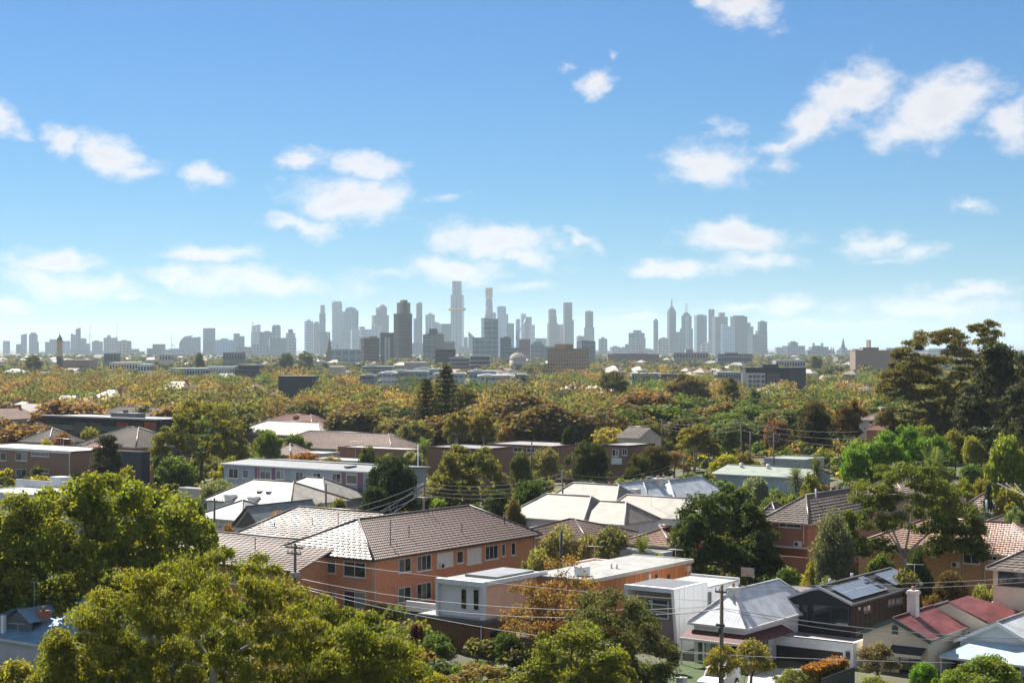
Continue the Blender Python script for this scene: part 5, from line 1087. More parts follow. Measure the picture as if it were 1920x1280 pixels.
    link('wall', MB().cyl(0, 0, -1, 14, 8.5, 8.5, 20), oc_wall, r, (.42, .38, .33)); link('dome', MB().lathe(0, 0, [(8.8 * math.cos(a), 14 + 7.0 * math.sin(a)) for a in [math.pi / 2 * k / 8 for k in range(9)]], 20), oc_wall, r, (.45, .41, .35)); link('lantern', MB().cyl(0, 0, 20.9, 23, .8, .4, 8), oc_wall, r, (.4, .38, .35))
    r = root('clock_tower', 'slim cream clock tower with green cap standing over white roofs', 'tower', ((112 - 960) / FPX * 1500, 1500, 0))
    link('base', MB().box(-2.2, 2.2, -2.2, 2.2, -1, 18.5), oc_wall, r, (.10, .09, .085)); link('shaft', MB().box(-2.0, 2.0, -2, 2, 18.5, 33), oc_wall, r, (.62, .45, .26)); link('balcony', MB().box(-2.6, 2.6, -2.6, 2.6, 31.5, 32.3), oc_wall, r, (.45, .33, .2)); link('cap', MB().lathe(0, 0, [(2.4, 33), (2.2, 34.6), (1.1, 36), (.25, 38), (.1, 41)], 12), oc_metal, r, (.08, .20, .13))
    B('market_hall', 'long brown-roofed hall beside the clock tower', 118, 166, 675, 1520, (.32, .22, .17), oc_wall, 30)
    B('warehouse', 'dark flat box of a building among autumn trees', 522, 590, 706, 860, (.03, .035, .04), oc_wall, 18)
    B('apartment_building', 'black slatted apartment block left of the church spire', 447, 486, 685, 1180, (.045, .055, .06), oc_wall, 22, slabs=(5, (.10, .11, .12)))
    B('warehouse', 'cream blank-walled building among trees below the church spire', 617, 643, 688, 1150, (.52, .46, .38), oc_wall, 20, rooms=((616, 644, 687, (.6, .56, .5)),))
    B('apartment_building', 'white balconied apartment block under the white slab office', 843, 885, 671, 1500, (.12, .12, .13), facade, 25, slabs=(5, (.58, .57, .56)), rooms=((850, 870, 668, (.3, .3, .3)),))
    B('apartment_building', 'white terraced apartment block right of the white balconied block', 882, 918, 667, 1480, (.14, .14, .15), facade, 25, slabs=(5, (.64, .63, .62)))
    B('warehouse', 'pale mauve blank wall of a warehouse in the middle distance', 758, 800, 680, 1380, (.40, .36, .35), oc_wall, 30)
    B('apartment_building', 'black apartment block with pale side wall under the tallest tower', 816, 853, 655, 1750, (.05, .055, .06), facade, 25, rooms=((817, 832, 653, (.4, .36, .32)),), slabs=(6, (.13, .13, .13)))
    B('apartment_building', 'beige low block left of the tallest tower', 832, 852, 641, 2300, (.42, .37, .32), facade, 20)
    for i, (a, b, t, D, c) in enumerate(((680, 735, 687, 1120, (.30, .32, .33)), (735, 800, 696, 1000, (.30, .36, .38)), (712, 740, 699, 980, (.55, .56, .56)), (778, 830, 692, 1060, (.34, .38, .40)), (675, 700, 704, 930, (.2, .22, .24)), (815, 870, 700, 950, (.38, .42, .44)), (880, 930, 696, 960, (.36, .41, .43)), (898, 962, 704, 880, (.52, .53, .53)), (946, 985, 702, 900, (.28, .34, .36)), (980, 1015, 706, 900, (.12, .13, .14)))):
        lab = ['grey-white terrace block at the head of the low apartment row', 'long teal-grey low apartment block with glass balconies', 'white cube at the end of the teal-grey block', 'flat blue-grey block behind the Norfolk pines', 'dark slate low block left of the white cube', 'pale blue-grey low block just right of the Norfolk pine tip', 'blue-grey flat block with white roof line beside the tall palm', 'white modern terrace row with boxy roof rooms', 'teal-walled low block below the domed hall', 'dark brown low block at the foot of the tan tower'][i]
        B('apartment_building', lab, a, b, t, D, c, facade, 20, slabs=(3, tuple(min(.7, v * 1.5) for v in c)), rooms=((a + 8, a + 22, t - 3, tuple(v * .9 for v in c)),))
    for i, (a, b, t, D, c) in enumerate(((205, 258, 680, 1300, (.66, .65, .62)), (258, 280, 683, 1250, (.66, .66, .64)), (320, 385, 691, 1120, (.42, .46, .5)), (385, 440, 688, 1180, (.4, .44, .47)), (195, 218, 663, 1750, (.14, .14, .15)), (298, 320, 664, 1900, (.55, .5, .46)), (418, 455, 661, 1850, (.16, .18, .19)), (1185, 1240, 701, 960, (.24, .29, .3)), (1455, 1510, 676, 1500, (.40, .42, .42)), (1345, 1395, 698, 1050, (.32, .36, .38)), (1240, 1290, 702, 930, (.09, .09, .1)))):
        lab = ['long white roof line of low shops left of centre skyline', 'short white-roofed shop right of the long white roof line', 'pale blue-grey low apartment row in front of the curved building', 'blue-grey apartment row right of the pale row', 'dark brown cube above the white shop roofs', 'sunlit cream block near the stepped beige towers', 'dark glass mid-rise behind the umbrella trees', 'long grey-green flat roofed hall right of the tan tower', 'pale flat roofed hall behind the black office', 'grey louvred low block left of the black office', 'black flat-roofed block at the edge of the dark gum'][i]
        B('low_building', lab, a, b, t, D, c, oc_wall, 20, win=(max(3, int((b - a) / 5)), 2))
beyond()

HOUSE_ROOFS = [(.62, .60, .58), (.38, .20, .15), (.25, .17, .14), (.66, .64, .60), (.30, .26, .24), (.45, .28, .22), (.14, .12, .115), (.55, .5, .45)]
HP = []
def house_protos():
    rg = random.Random(3)
    for k in range(5):
        r = root('suburban_house', 'x', 'house'); w, d, e, rr = 9 + k * 1.5, 8 + (k % 3), 3.4 + (k % 2) * 1.6, 2.6
        link('wall', MB().box(-w / 2, w / 2, -d / 2, d / 2, -1, e), oc_wall, r)
        mb = MB(); o = .5; A, B, C, D = (-w / 2 - o, -d / 2 - o, e), (w / 2 + o, -d / 2 - o, e), (w / 2 + o, d / 2 + o, e), (-w / 2 - o, d / 2 + o, e); i = d / 2 if k != 2 else .01
        R0, R1 = (-w / 2 - o + i, 0, e + rr), (w / 2 + o - i, 0, e + rr)
        mb.add([A, B, C, D, R0, R1], [(0, 1, 5, 4), (2, 3, 4, 5), (1, 2, 5), (3, 0, 4)])
        rf = link('roof', mb, oc_iron if k % 2 else oc_tile_matte, r)
        link('chimney', MB().box(w * .2, w * .2 + .9, .3, 1.2, e + 1, e + rr + .9), oc_wall, rf, (.35, .2, .15))
        for j in range(3): x = -w / 2 + w * (j + .5) / 3; link('window', MB().box(x - .7, x + .7, -d / 2 - .05, -d / 2 + .1, e - 2.2, e - .8), glass, r, (.04, .045, .05))
        HP.append(r)
house_protos()
HUSED = [False] * 5
def far_house(px, py, D, col, k, label, group, rz=None, sc=1.0):
    src = HP[k]; o = src if not HUSED[k] else copy_tree(src); HUSED[k] = True
    x = (px - 960) / FPX * D; o.location = (x, D, terrain(x, D) + rnd.uniform(-.3, .5)); o.rotation_euler[2] = GRID + rnd.choice([0, math.pi / 2]) if rz is None else rz; o.scale = (sc, sc, sc)
    tag(o, label, 'house', group)
    for c in o.children:
        if c.name.startswith('roof'): c.color = (*col, 1)
        if c.name.startswith('wall'): v = rnd.uniform(.25, .6); c.color = (v, v * rnd.uniform(.82, .97), v * rnd.uniform(.7, .92), 1)
    return o
# ------------------------------------------------------------------ the far skyline
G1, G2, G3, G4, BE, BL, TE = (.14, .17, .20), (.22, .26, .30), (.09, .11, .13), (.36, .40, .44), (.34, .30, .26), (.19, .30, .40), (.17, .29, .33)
TN = [0]
def tower(label, D, col, blocks, m=None, spires=(), rz=None, group=None, name='tower_block', extra=None, dep=None):
    """blocks: (px0, px1, pytop) stacked / stepped boxes, first the main shaft; spires: (px, pybottom, pytop, radius m)"""
    s = D / FPX; a0 = min(b[0] for b in blocks); a1 = max(b[1] for b in blocks); xc = ((a0 + a1) / 2 - 960) * s
    r = root(name, label, 'tower', (xc, D, 0), 0, group); TN[0] += 1
    if rz is None: rz = (.24, -.3, .2, 0., .32, -.18)[TN[0] % 6]
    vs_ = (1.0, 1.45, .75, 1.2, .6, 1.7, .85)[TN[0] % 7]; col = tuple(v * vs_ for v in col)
    for i, b in enumerate(blocks):
        p0, p1, t = b[:3]; c = b[3] if len(b) > 3 else col; sl = b[4] if len(b) > 4 else 0
        xa, xb = (p0 - 960) * s - xc, (p1 - 960) * s - xc; w = xb - xa; z1 = CH - (t - HZ) * s; d = min(max(w, 14), 45) * (1 - .06 * i)
        mid = (xa + xb) / 2; ang = rz; k = (abs(math.cos(ang)) + abs(math.sin(ang)) * .8); hw, hd = w / 2 / k, (w * .8 / 2 / k if ang else d / 2)
        ca, sa = math.cos(ang), math.sin(ang); ch = min(hw, hd) * .08
        pl = [(-hw + ch, -hd), (hw - ch, -hd), (hw, -hd + ch), (hw, hd), (-hw, hd), (-hw, -hd + ch)]
        poly = [(mid + x * ca - y * sa, x * sa + y * ca) for x, y in pl]; mb = MB()
        if sl:                                  # top that slopes across
            n = len(poly); zt = [z1 + (sl * s) * ((x - xa) / w) for x, y in poly]
            mb.add([(x, y, -2) for x, y in poly] + [(x, y, z) for (x, y), z in zip(poly, zt)], [tuple(range(n, 2 * n))] + [(j, (j + 1) % n, n + (j + 1) % n, n + j) for j in range(n)])
        else: mb.prism(poly, -2, z1)
        nm = 'shaft' if i == 0 else 'upper_block'
        link(nm, mb, m or (facade_fine, facade_glass)[hash(round(p0)) % 2], r, c)
        if not sl and w > 30 and TN[0] % 3 == 0: link('roof_plant', MB().box(mid - w * .22, mid + w * .22, -3, 3, z1, z1 + 3.2), oc_wall, r, tuple(v * .8 for v in c))
    for (px, pb, pt, rad) in spires:
        x = (px - 960) * s - xc; link('spire', MB().tube([(x, 0, CH - (pb - HZ) * s), (x, 0, CH - (pt - HZ) * s)], [rad, rad * .35], 6), oc_metal, r, (.3, .32, .34))
    if extra: extra(r, s, xc)
    return r
def crane(label, px, pyb, pyt, D, col, jib=(-8, 14, -3)):
    s = D / FPX; x = (px - 960) * s; z0, z1 = 0, CH - (pyt - HZ) * s; r = root('tower_crane', label, 'crane', (x, D, 0))
    link('mast', MB().tube([(0, 0, z0), (0, 0, z1)], 1.1, 4), oc_metal, r, col); link('jib', MB().tube([(jib[0] * s, 0, z1 + jib[2] * s), (0, 0, z1), (jib[1] * s, 0, z1 - 4 * jib[2] * s)], .8, 4), oc_metal, r, col); link('cab', MB().box(-1.8, 1.8, -2, 2, z1 - 4, z1 - .5), oc_metal, r, col)
def skyline():
    T = tower
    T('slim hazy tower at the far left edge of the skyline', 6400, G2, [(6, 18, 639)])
    T('slant-topped slab tower and a separate lower tower near the left edge', 6500, G1, [(39, 51, 628, G1, 3), (30, 40, 645)])  # two separate buildings kept under one root
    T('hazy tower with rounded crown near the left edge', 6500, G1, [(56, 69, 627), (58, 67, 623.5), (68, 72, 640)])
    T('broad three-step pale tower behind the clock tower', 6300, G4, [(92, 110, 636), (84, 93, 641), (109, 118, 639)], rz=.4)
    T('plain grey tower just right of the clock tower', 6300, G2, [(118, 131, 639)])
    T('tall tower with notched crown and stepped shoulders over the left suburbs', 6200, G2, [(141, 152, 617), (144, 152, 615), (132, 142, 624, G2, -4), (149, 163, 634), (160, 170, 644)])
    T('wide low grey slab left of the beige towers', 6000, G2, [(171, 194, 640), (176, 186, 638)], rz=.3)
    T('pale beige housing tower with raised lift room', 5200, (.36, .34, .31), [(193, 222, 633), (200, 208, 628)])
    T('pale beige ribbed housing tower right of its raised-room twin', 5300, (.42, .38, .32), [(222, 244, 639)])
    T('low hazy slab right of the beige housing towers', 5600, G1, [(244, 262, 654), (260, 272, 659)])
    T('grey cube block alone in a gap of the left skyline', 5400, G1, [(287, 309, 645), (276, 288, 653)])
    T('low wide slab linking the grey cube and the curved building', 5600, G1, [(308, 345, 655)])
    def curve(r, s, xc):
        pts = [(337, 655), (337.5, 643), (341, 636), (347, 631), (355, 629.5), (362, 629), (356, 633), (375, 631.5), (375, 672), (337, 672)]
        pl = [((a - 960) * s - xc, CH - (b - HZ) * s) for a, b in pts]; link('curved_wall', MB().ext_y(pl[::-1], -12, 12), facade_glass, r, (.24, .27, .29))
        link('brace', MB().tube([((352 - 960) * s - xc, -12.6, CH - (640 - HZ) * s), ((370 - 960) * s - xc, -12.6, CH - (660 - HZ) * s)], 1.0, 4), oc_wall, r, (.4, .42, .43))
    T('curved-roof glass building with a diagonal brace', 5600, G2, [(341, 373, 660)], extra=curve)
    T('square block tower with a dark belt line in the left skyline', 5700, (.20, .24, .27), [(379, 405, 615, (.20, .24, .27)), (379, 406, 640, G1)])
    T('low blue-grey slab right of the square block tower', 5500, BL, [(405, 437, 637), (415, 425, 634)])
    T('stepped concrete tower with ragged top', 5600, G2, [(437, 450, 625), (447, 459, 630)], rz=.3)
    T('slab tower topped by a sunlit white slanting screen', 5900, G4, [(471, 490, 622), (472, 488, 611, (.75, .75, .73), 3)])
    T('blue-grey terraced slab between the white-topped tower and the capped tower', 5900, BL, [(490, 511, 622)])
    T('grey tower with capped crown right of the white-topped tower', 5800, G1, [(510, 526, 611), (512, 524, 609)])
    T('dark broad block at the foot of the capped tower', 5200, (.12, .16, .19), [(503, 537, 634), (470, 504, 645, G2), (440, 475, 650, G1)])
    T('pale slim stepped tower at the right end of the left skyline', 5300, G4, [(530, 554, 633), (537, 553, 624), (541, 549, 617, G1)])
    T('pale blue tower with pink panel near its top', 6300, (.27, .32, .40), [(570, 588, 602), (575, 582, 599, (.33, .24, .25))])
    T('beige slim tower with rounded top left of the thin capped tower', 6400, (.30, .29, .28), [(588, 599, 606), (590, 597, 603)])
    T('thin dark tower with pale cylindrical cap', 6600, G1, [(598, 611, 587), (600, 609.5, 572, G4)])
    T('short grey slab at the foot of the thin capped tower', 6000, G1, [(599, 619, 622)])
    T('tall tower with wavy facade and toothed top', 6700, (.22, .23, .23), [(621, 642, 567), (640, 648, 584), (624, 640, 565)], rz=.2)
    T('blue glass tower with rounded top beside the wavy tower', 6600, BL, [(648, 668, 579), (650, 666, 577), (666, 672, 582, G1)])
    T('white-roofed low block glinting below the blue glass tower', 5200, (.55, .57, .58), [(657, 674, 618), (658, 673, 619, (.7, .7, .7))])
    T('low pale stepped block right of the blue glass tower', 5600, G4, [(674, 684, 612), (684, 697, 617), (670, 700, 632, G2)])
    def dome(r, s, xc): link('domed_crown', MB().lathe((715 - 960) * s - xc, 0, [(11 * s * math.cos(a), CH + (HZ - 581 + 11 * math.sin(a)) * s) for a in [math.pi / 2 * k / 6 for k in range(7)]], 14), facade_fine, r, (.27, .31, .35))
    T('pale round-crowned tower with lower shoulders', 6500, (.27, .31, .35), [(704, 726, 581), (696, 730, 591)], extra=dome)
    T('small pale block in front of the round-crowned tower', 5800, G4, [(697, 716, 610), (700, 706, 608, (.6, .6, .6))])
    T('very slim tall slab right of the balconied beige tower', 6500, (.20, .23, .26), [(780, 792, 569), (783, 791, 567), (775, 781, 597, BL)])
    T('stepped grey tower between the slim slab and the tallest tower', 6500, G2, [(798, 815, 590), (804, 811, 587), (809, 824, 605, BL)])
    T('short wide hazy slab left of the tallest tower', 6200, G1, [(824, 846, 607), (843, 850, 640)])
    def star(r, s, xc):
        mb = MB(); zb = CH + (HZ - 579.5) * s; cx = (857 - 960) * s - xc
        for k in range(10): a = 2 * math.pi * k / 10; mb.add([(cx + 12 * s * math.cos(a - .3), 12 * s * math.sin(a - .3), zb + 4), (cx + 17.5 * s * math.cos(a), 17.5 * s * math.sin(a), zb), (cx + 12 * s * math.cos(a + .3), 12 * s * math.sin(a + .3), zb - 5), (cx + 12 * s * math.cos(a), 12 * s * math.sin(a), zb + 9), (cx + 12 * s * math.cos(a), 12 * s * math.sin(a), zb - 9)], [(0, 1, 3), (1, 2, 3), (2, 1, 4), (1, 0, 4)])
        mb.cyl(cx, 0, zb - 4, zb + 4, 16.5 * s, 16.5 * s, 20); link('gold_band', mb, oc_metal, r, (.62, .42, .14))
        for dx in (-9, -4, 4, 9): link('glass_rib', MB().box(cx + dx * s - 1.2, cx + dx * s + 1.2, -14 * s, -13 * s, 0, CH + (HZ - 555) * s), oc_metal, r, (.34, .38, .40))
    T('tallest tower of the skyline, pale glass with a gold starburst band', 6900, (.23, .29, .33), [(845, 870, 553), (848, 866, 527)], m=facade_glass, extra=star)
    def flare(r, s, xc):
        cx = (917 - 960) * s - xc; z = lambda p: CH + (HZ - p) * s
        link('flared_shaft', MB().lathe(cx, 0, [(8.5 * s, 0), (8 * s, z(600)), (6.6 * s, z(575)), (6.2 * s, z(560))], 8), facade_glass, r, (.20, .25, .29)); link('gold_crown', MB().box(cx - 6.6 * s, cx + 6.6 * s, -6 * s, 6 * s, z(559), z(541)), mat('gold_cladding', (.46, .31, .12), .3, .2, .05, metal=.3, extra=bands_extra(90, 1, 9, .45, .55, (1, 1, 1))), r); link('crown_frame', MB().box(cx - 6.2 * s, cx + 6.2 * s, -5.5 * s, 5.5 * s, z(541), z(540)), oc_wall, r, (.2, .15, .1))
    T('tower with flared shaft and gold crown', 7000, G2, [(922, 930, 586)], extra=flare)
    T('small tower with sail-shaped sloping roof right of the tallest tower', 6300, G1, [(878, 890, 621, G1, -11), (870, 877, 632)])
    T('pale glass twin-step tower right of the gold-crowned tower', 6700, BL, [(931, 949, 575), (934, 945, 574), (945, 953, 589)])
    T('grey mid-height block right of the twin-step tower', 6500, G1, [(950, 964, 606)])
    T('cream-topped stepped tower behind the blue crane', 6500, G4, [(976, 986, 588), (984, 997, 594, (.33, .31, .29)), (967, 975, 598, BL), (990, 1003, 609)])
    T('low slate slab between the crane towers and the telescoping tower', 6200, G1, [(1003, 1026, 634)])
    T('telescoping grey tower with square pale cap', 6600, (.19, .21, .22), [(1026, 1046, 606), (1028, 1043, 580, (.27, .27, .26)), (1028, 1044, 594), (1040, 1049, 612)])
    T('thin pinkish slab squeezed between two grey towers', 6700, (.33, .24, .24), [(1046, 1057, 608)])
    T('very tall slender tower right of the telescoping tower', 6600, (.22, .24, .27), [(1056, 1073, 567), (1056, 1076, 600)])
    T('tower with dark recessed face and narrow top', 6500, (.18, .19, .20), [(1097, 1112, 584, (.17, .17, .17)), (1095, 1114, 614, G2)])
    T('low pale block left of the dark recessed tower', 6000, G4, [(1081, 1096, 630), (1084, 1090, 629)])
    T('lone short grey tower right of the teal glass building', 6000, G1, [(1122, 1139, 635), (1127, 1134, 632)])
    T('low hazy slab in the wide gap of the skyline', 6100, G2, [(1144, 1163, 650), (1160, 1180, 652)])
    T('broad pale hotel-like block with stepped roof room', 5900, (.26, .29, .30), [(1178, 1211, 633), (1178, 1209, 624, G1), (1187, 1203, 619, G1), (1172, 1183, 645)])
    def cap_(r, s, xc): link('domed_cap', MB().lathe((1229.5 - 960) * s - xc, 0, [(3.5 * s * math.cos(a), CH + (HZ - 602 + 5 * math.sin(a)) * s) for a in [math.pi / 2 * k / 5 for k in range(6)]], 10), facade_fine, r, G3)
    T('thin dark tower with domed cap standing alone', 6500, G3, [(1225, 1234, 601)], extra=cap_)
    T('cream office block at the foot of the spired tower', 5800, (.44, .40, .34), [(1236, 1253, 634, (.44, .40, .34)), (1234, 1250, 637, (.2, .2, .2))])
    def sp1(r, s, xc):
        x = (1259.5 - 960) * s - xc
        for p in (572, 567, 563): link('mast_ring', MB().box(x - 2.6 * s, x + 2.6 * s, -.8, .8, CH + (HZ - p) * s - .7, CH + (HZ - p) * s + .7), oc_metal, r, (.35, .36, .37))
    T('dark tower with stepped crown and ringed spire', 6500, (.16, .18, .20), [(1251, 1267.5, 583), (1253, 1265.5, 579), (1256, 1263, 575), (1266, 1275, 622, G2)], spires=((1259.5, 576, 559, 3.0),), extra=sp1)
    def sp2(r, s, xc):
        xa, xb = (1285.5 - 960) * s - xc, (1288.5 - 960) * s - xc
        for p in (582, 578, 574, 570): link('mast_rung', MB().box(xa, xb, -.6, .6, CH + (HZ - p) * s - .5, CH + (HZ - p) * s + .5), oc_metal, r, (.45, .25, .22))
        link('glass_strip', MB().box((1284 - 960) * s - xc, (1290 - 960) * s - xc, -22, -19, 0, CH + (HZ - 592) * s), facade_glass, r, (.30, .40, .44))
    T('glass tower with stepped crown and twin ladder masts', 6450, TE, [(1274, 1300, 616), (1277, 1297.5, 592), (1280, 1294, 588), (1283, 1291, 586)], spires=((1285.5, 587, 567, 1.1), (1288.5, 587, 567, 1.1)), extra=sp2)
    def rings(r, s, xc):
        mb = MB()
        for i in range(9):
            for j in range(2):
                x, z = (1308 + j * 10 + (i % 2) * 2 - 960) * s - xc, CH + (HZ - 598 - i * 7.2) * s
                mb.tube([(x + 9 * math.cos(a), -24.2, z + 7 * math.sin(a)) for a in [2 * math.pi * k / 12 for k in range(13)]], .55, 3)
        link('ring_pattern', mb, oc_wall, r, (.12, .18, .22))['kind'] = 'stuff'
    T('glass tower patterned with large rings', 6500, (.21, .30, .34), [(1302, 1325, 591, (.21, .30, .34))], m=facade_glass, extra=rings)
    T('narrow pale glass tower behind the ring-patterned tower', 6900, BL, [(1328, 1340, 580)])
    T('brown-grey tower with square raised crown', 6500, (.15, .16, .17), [(1336, 1364, 594), (1347, 1359, 586, G2)])
    T('light blue glass slab in front of the brown towers', 6000, (.27, .37, .43), [(1353, 1376, 613), (1353, 1363, 607)], m=facade_glass)
    T('broad brown-grey tower with faintly arched roof', 6300, (.16, .155, .155), [(1370, 1401, 593.5), (1375, 1396, 591.5)])
    T('stepped pale tower right of the broad brown-grey tower', 6400, G2, [(1401, 1408, 605), (1406, 1413, 612)])
    T('banded stepped tower at the right end of the main skyline', 6000, (.18, .20, .22), [(1404, 1438, 628), (1417, 1438, 620), (1421, 1438, 603), (1436, 1440, 655)])
    T('small pale block at the foot of the ring-patterned tower', 5400, (.36, .37, .36), [(1312, 1330, 644), (1322, 1332, 641)])
    T('hazy hotel block with arched roof right of the main skyline', 5700, (.17, .22, .24), [(1468, 1508, 648), (1478, 1496, 642), (1482, 1492, 639.5), (1453, 1468, 651, G4)])
    T('dark block with two white service columns', 4800, (.16, .17, .18), [(1519, 1551, 650), (1512, 1555, 656), (1523, 1527, 643, (.62, .6, .55)), (1539, 1543, 643, (.62, .6, .55))])
    def sp(r, s, xc):
        for px, pb, pt, rad in ((1581, 655, 633, 9), (1558.5, 662, 649, 5), (1562.5, 662, 650, 5)):
            x = (px - 960) * s - xc; link('steeple', MB().cyl(x, 0, CH + (HZ - pb) * s, CH + (HZ - pt) * s, rad, .3, 6), oc_wall, r, (.14, .14, .14))
    T('hazy cathedral with one tall steeple and two small ones', 5600, G1, [(1570, 1600, 656), (1574, 1588, 652), (1556, 1566, 662)], extra=sp)
    T('low hazy hospital block behind the tan building', 5200, G1, [(1597, 1625, 654), (1660, 1700, 652)])
    T('low haze-grey row closing the skyline behind the tall eucalyptus', 5600, G2, [(1680, 1720, 650), (1720, 1800, 655), (1800, 1930, 657)])
    def spire2(r, s, xc): link('steeple', MB().cyl(0, 0, 17, CH + (HZ - 630) * s, 5.2, .3, 6), oc_wall, r, (.16, .13, .11))
    s = 2300 / FPX; r = root('church', 'church with slender brown spire left of the low green-glass office', 'church', ((617.5 - 960) * s, 2300, 0)); link('nave', MB().box(-14, 10, -8, 8, -1, 13), oc_wall, r, (.2, .15, .12)); link('tower', MB().box(-4, 4, -4, 4, 13, 20), oc_wall, r, (.2, .15, .12)); link('spire', MB().cyl(0, 0, 20, CH + (HZ - 630) * s, 3.4, .2, 8), oc_wall, r, (.2, .16, .13))
    for i, (a, b, t) in enumerate(((420, 470, 652), (555, 575, 668), (735, 800, 640), (990, 1030, 648), (1110, 1180, 658), (1205, 1240, 655), (1440, 1470, 660), (130, 200, 655), (70, 90, 660), (1395, 1425, 660), (1290, 1350, 660), (600, 660, 640), (860, 900, 650))):
        T('low hazy block filling a gap at the foot of the skyline', 5900 + 40 * i, rnd.choice([G1, G2, G4]), [(a, (a + b) / 2 + 3, t), ((a + b) / 2, b, t + 3)], group='low hazy blocks at the foot of the skyline', name='city_block')
    crane('tall thin crane beside the notched left tower', 168.5, 640, 628, 6100, (.4, .42, .44), (-6, 1.5, -5)); crane('thin crane above the beige housing tower', 219, 640, 630, 6100, (.4, .42, .44), (-5, 1, -6)); crane('leaning crane left of the curved building', 322, 655, 645, 5800, (.42, .43, .44), (6, -1, -5)); crane('crane beside the white-topped slab tower', 474, 615, 604, 5850, (.38, .4, .42), (-3, 5, -1))
    r = root('luffing_crane', 'blue luffing crane beside the brick-red block', 'crane', ((970 - 960) / FPX * 2700, 2700, 0)); s = 2700 / FPX
    link('mast', MB().tube([(0, 0, 0), (0, 0, CH + 18 * s)], 1.0, 4), oc_metal, r, (.13, .27, .45)); link('jib', MB().tube([(-3 * s, 0, CH + 16 * s), (16 * s, 0, CH + 52 * s)], .7, 4), oc_metal, r, (.25, .36, .48)); link('cab', MB().box(-2, 2, -2, 2, CH + 14 * s, CH + 18 * s), oc_metal, r, (.2, .3, .4))
skyline()
def far_hills():
    mb = MB(); n = 60
    for j, (D, hh, z) in enumerate(((16000, 22, 0), (20000, 60, 0))):
        vs = []
        for i in range(n + 1): x = -9000 + 18000 * i / n; vs += [(x, D, -30), (x, D + 900 * .5, hh * (.6 + .5 * math.sin(i * .37 + j) * math.sin(i * .11 + 2 * j)) + (110 if x < -3000 else 0) * math.exp(-((x + 7000) / 3500) ** 2)), (x, D + 3000, -30)]
        mb.add(vs, [(3 * i, 3 * i + 3, 3 * i + 4, 3 * i + 1) for i in range(n)] + [(3 * i + 1, 3 * i + 4, 3 * i + 5, 3 * i + 2) for i in range(n)], True)
    tag(link('hills', mb, mat('hill', (.12, .15, .15), .9, .2, .002)), 'faint blue hills on the horizon beyond the city', None, kind='structure')
far_hills()
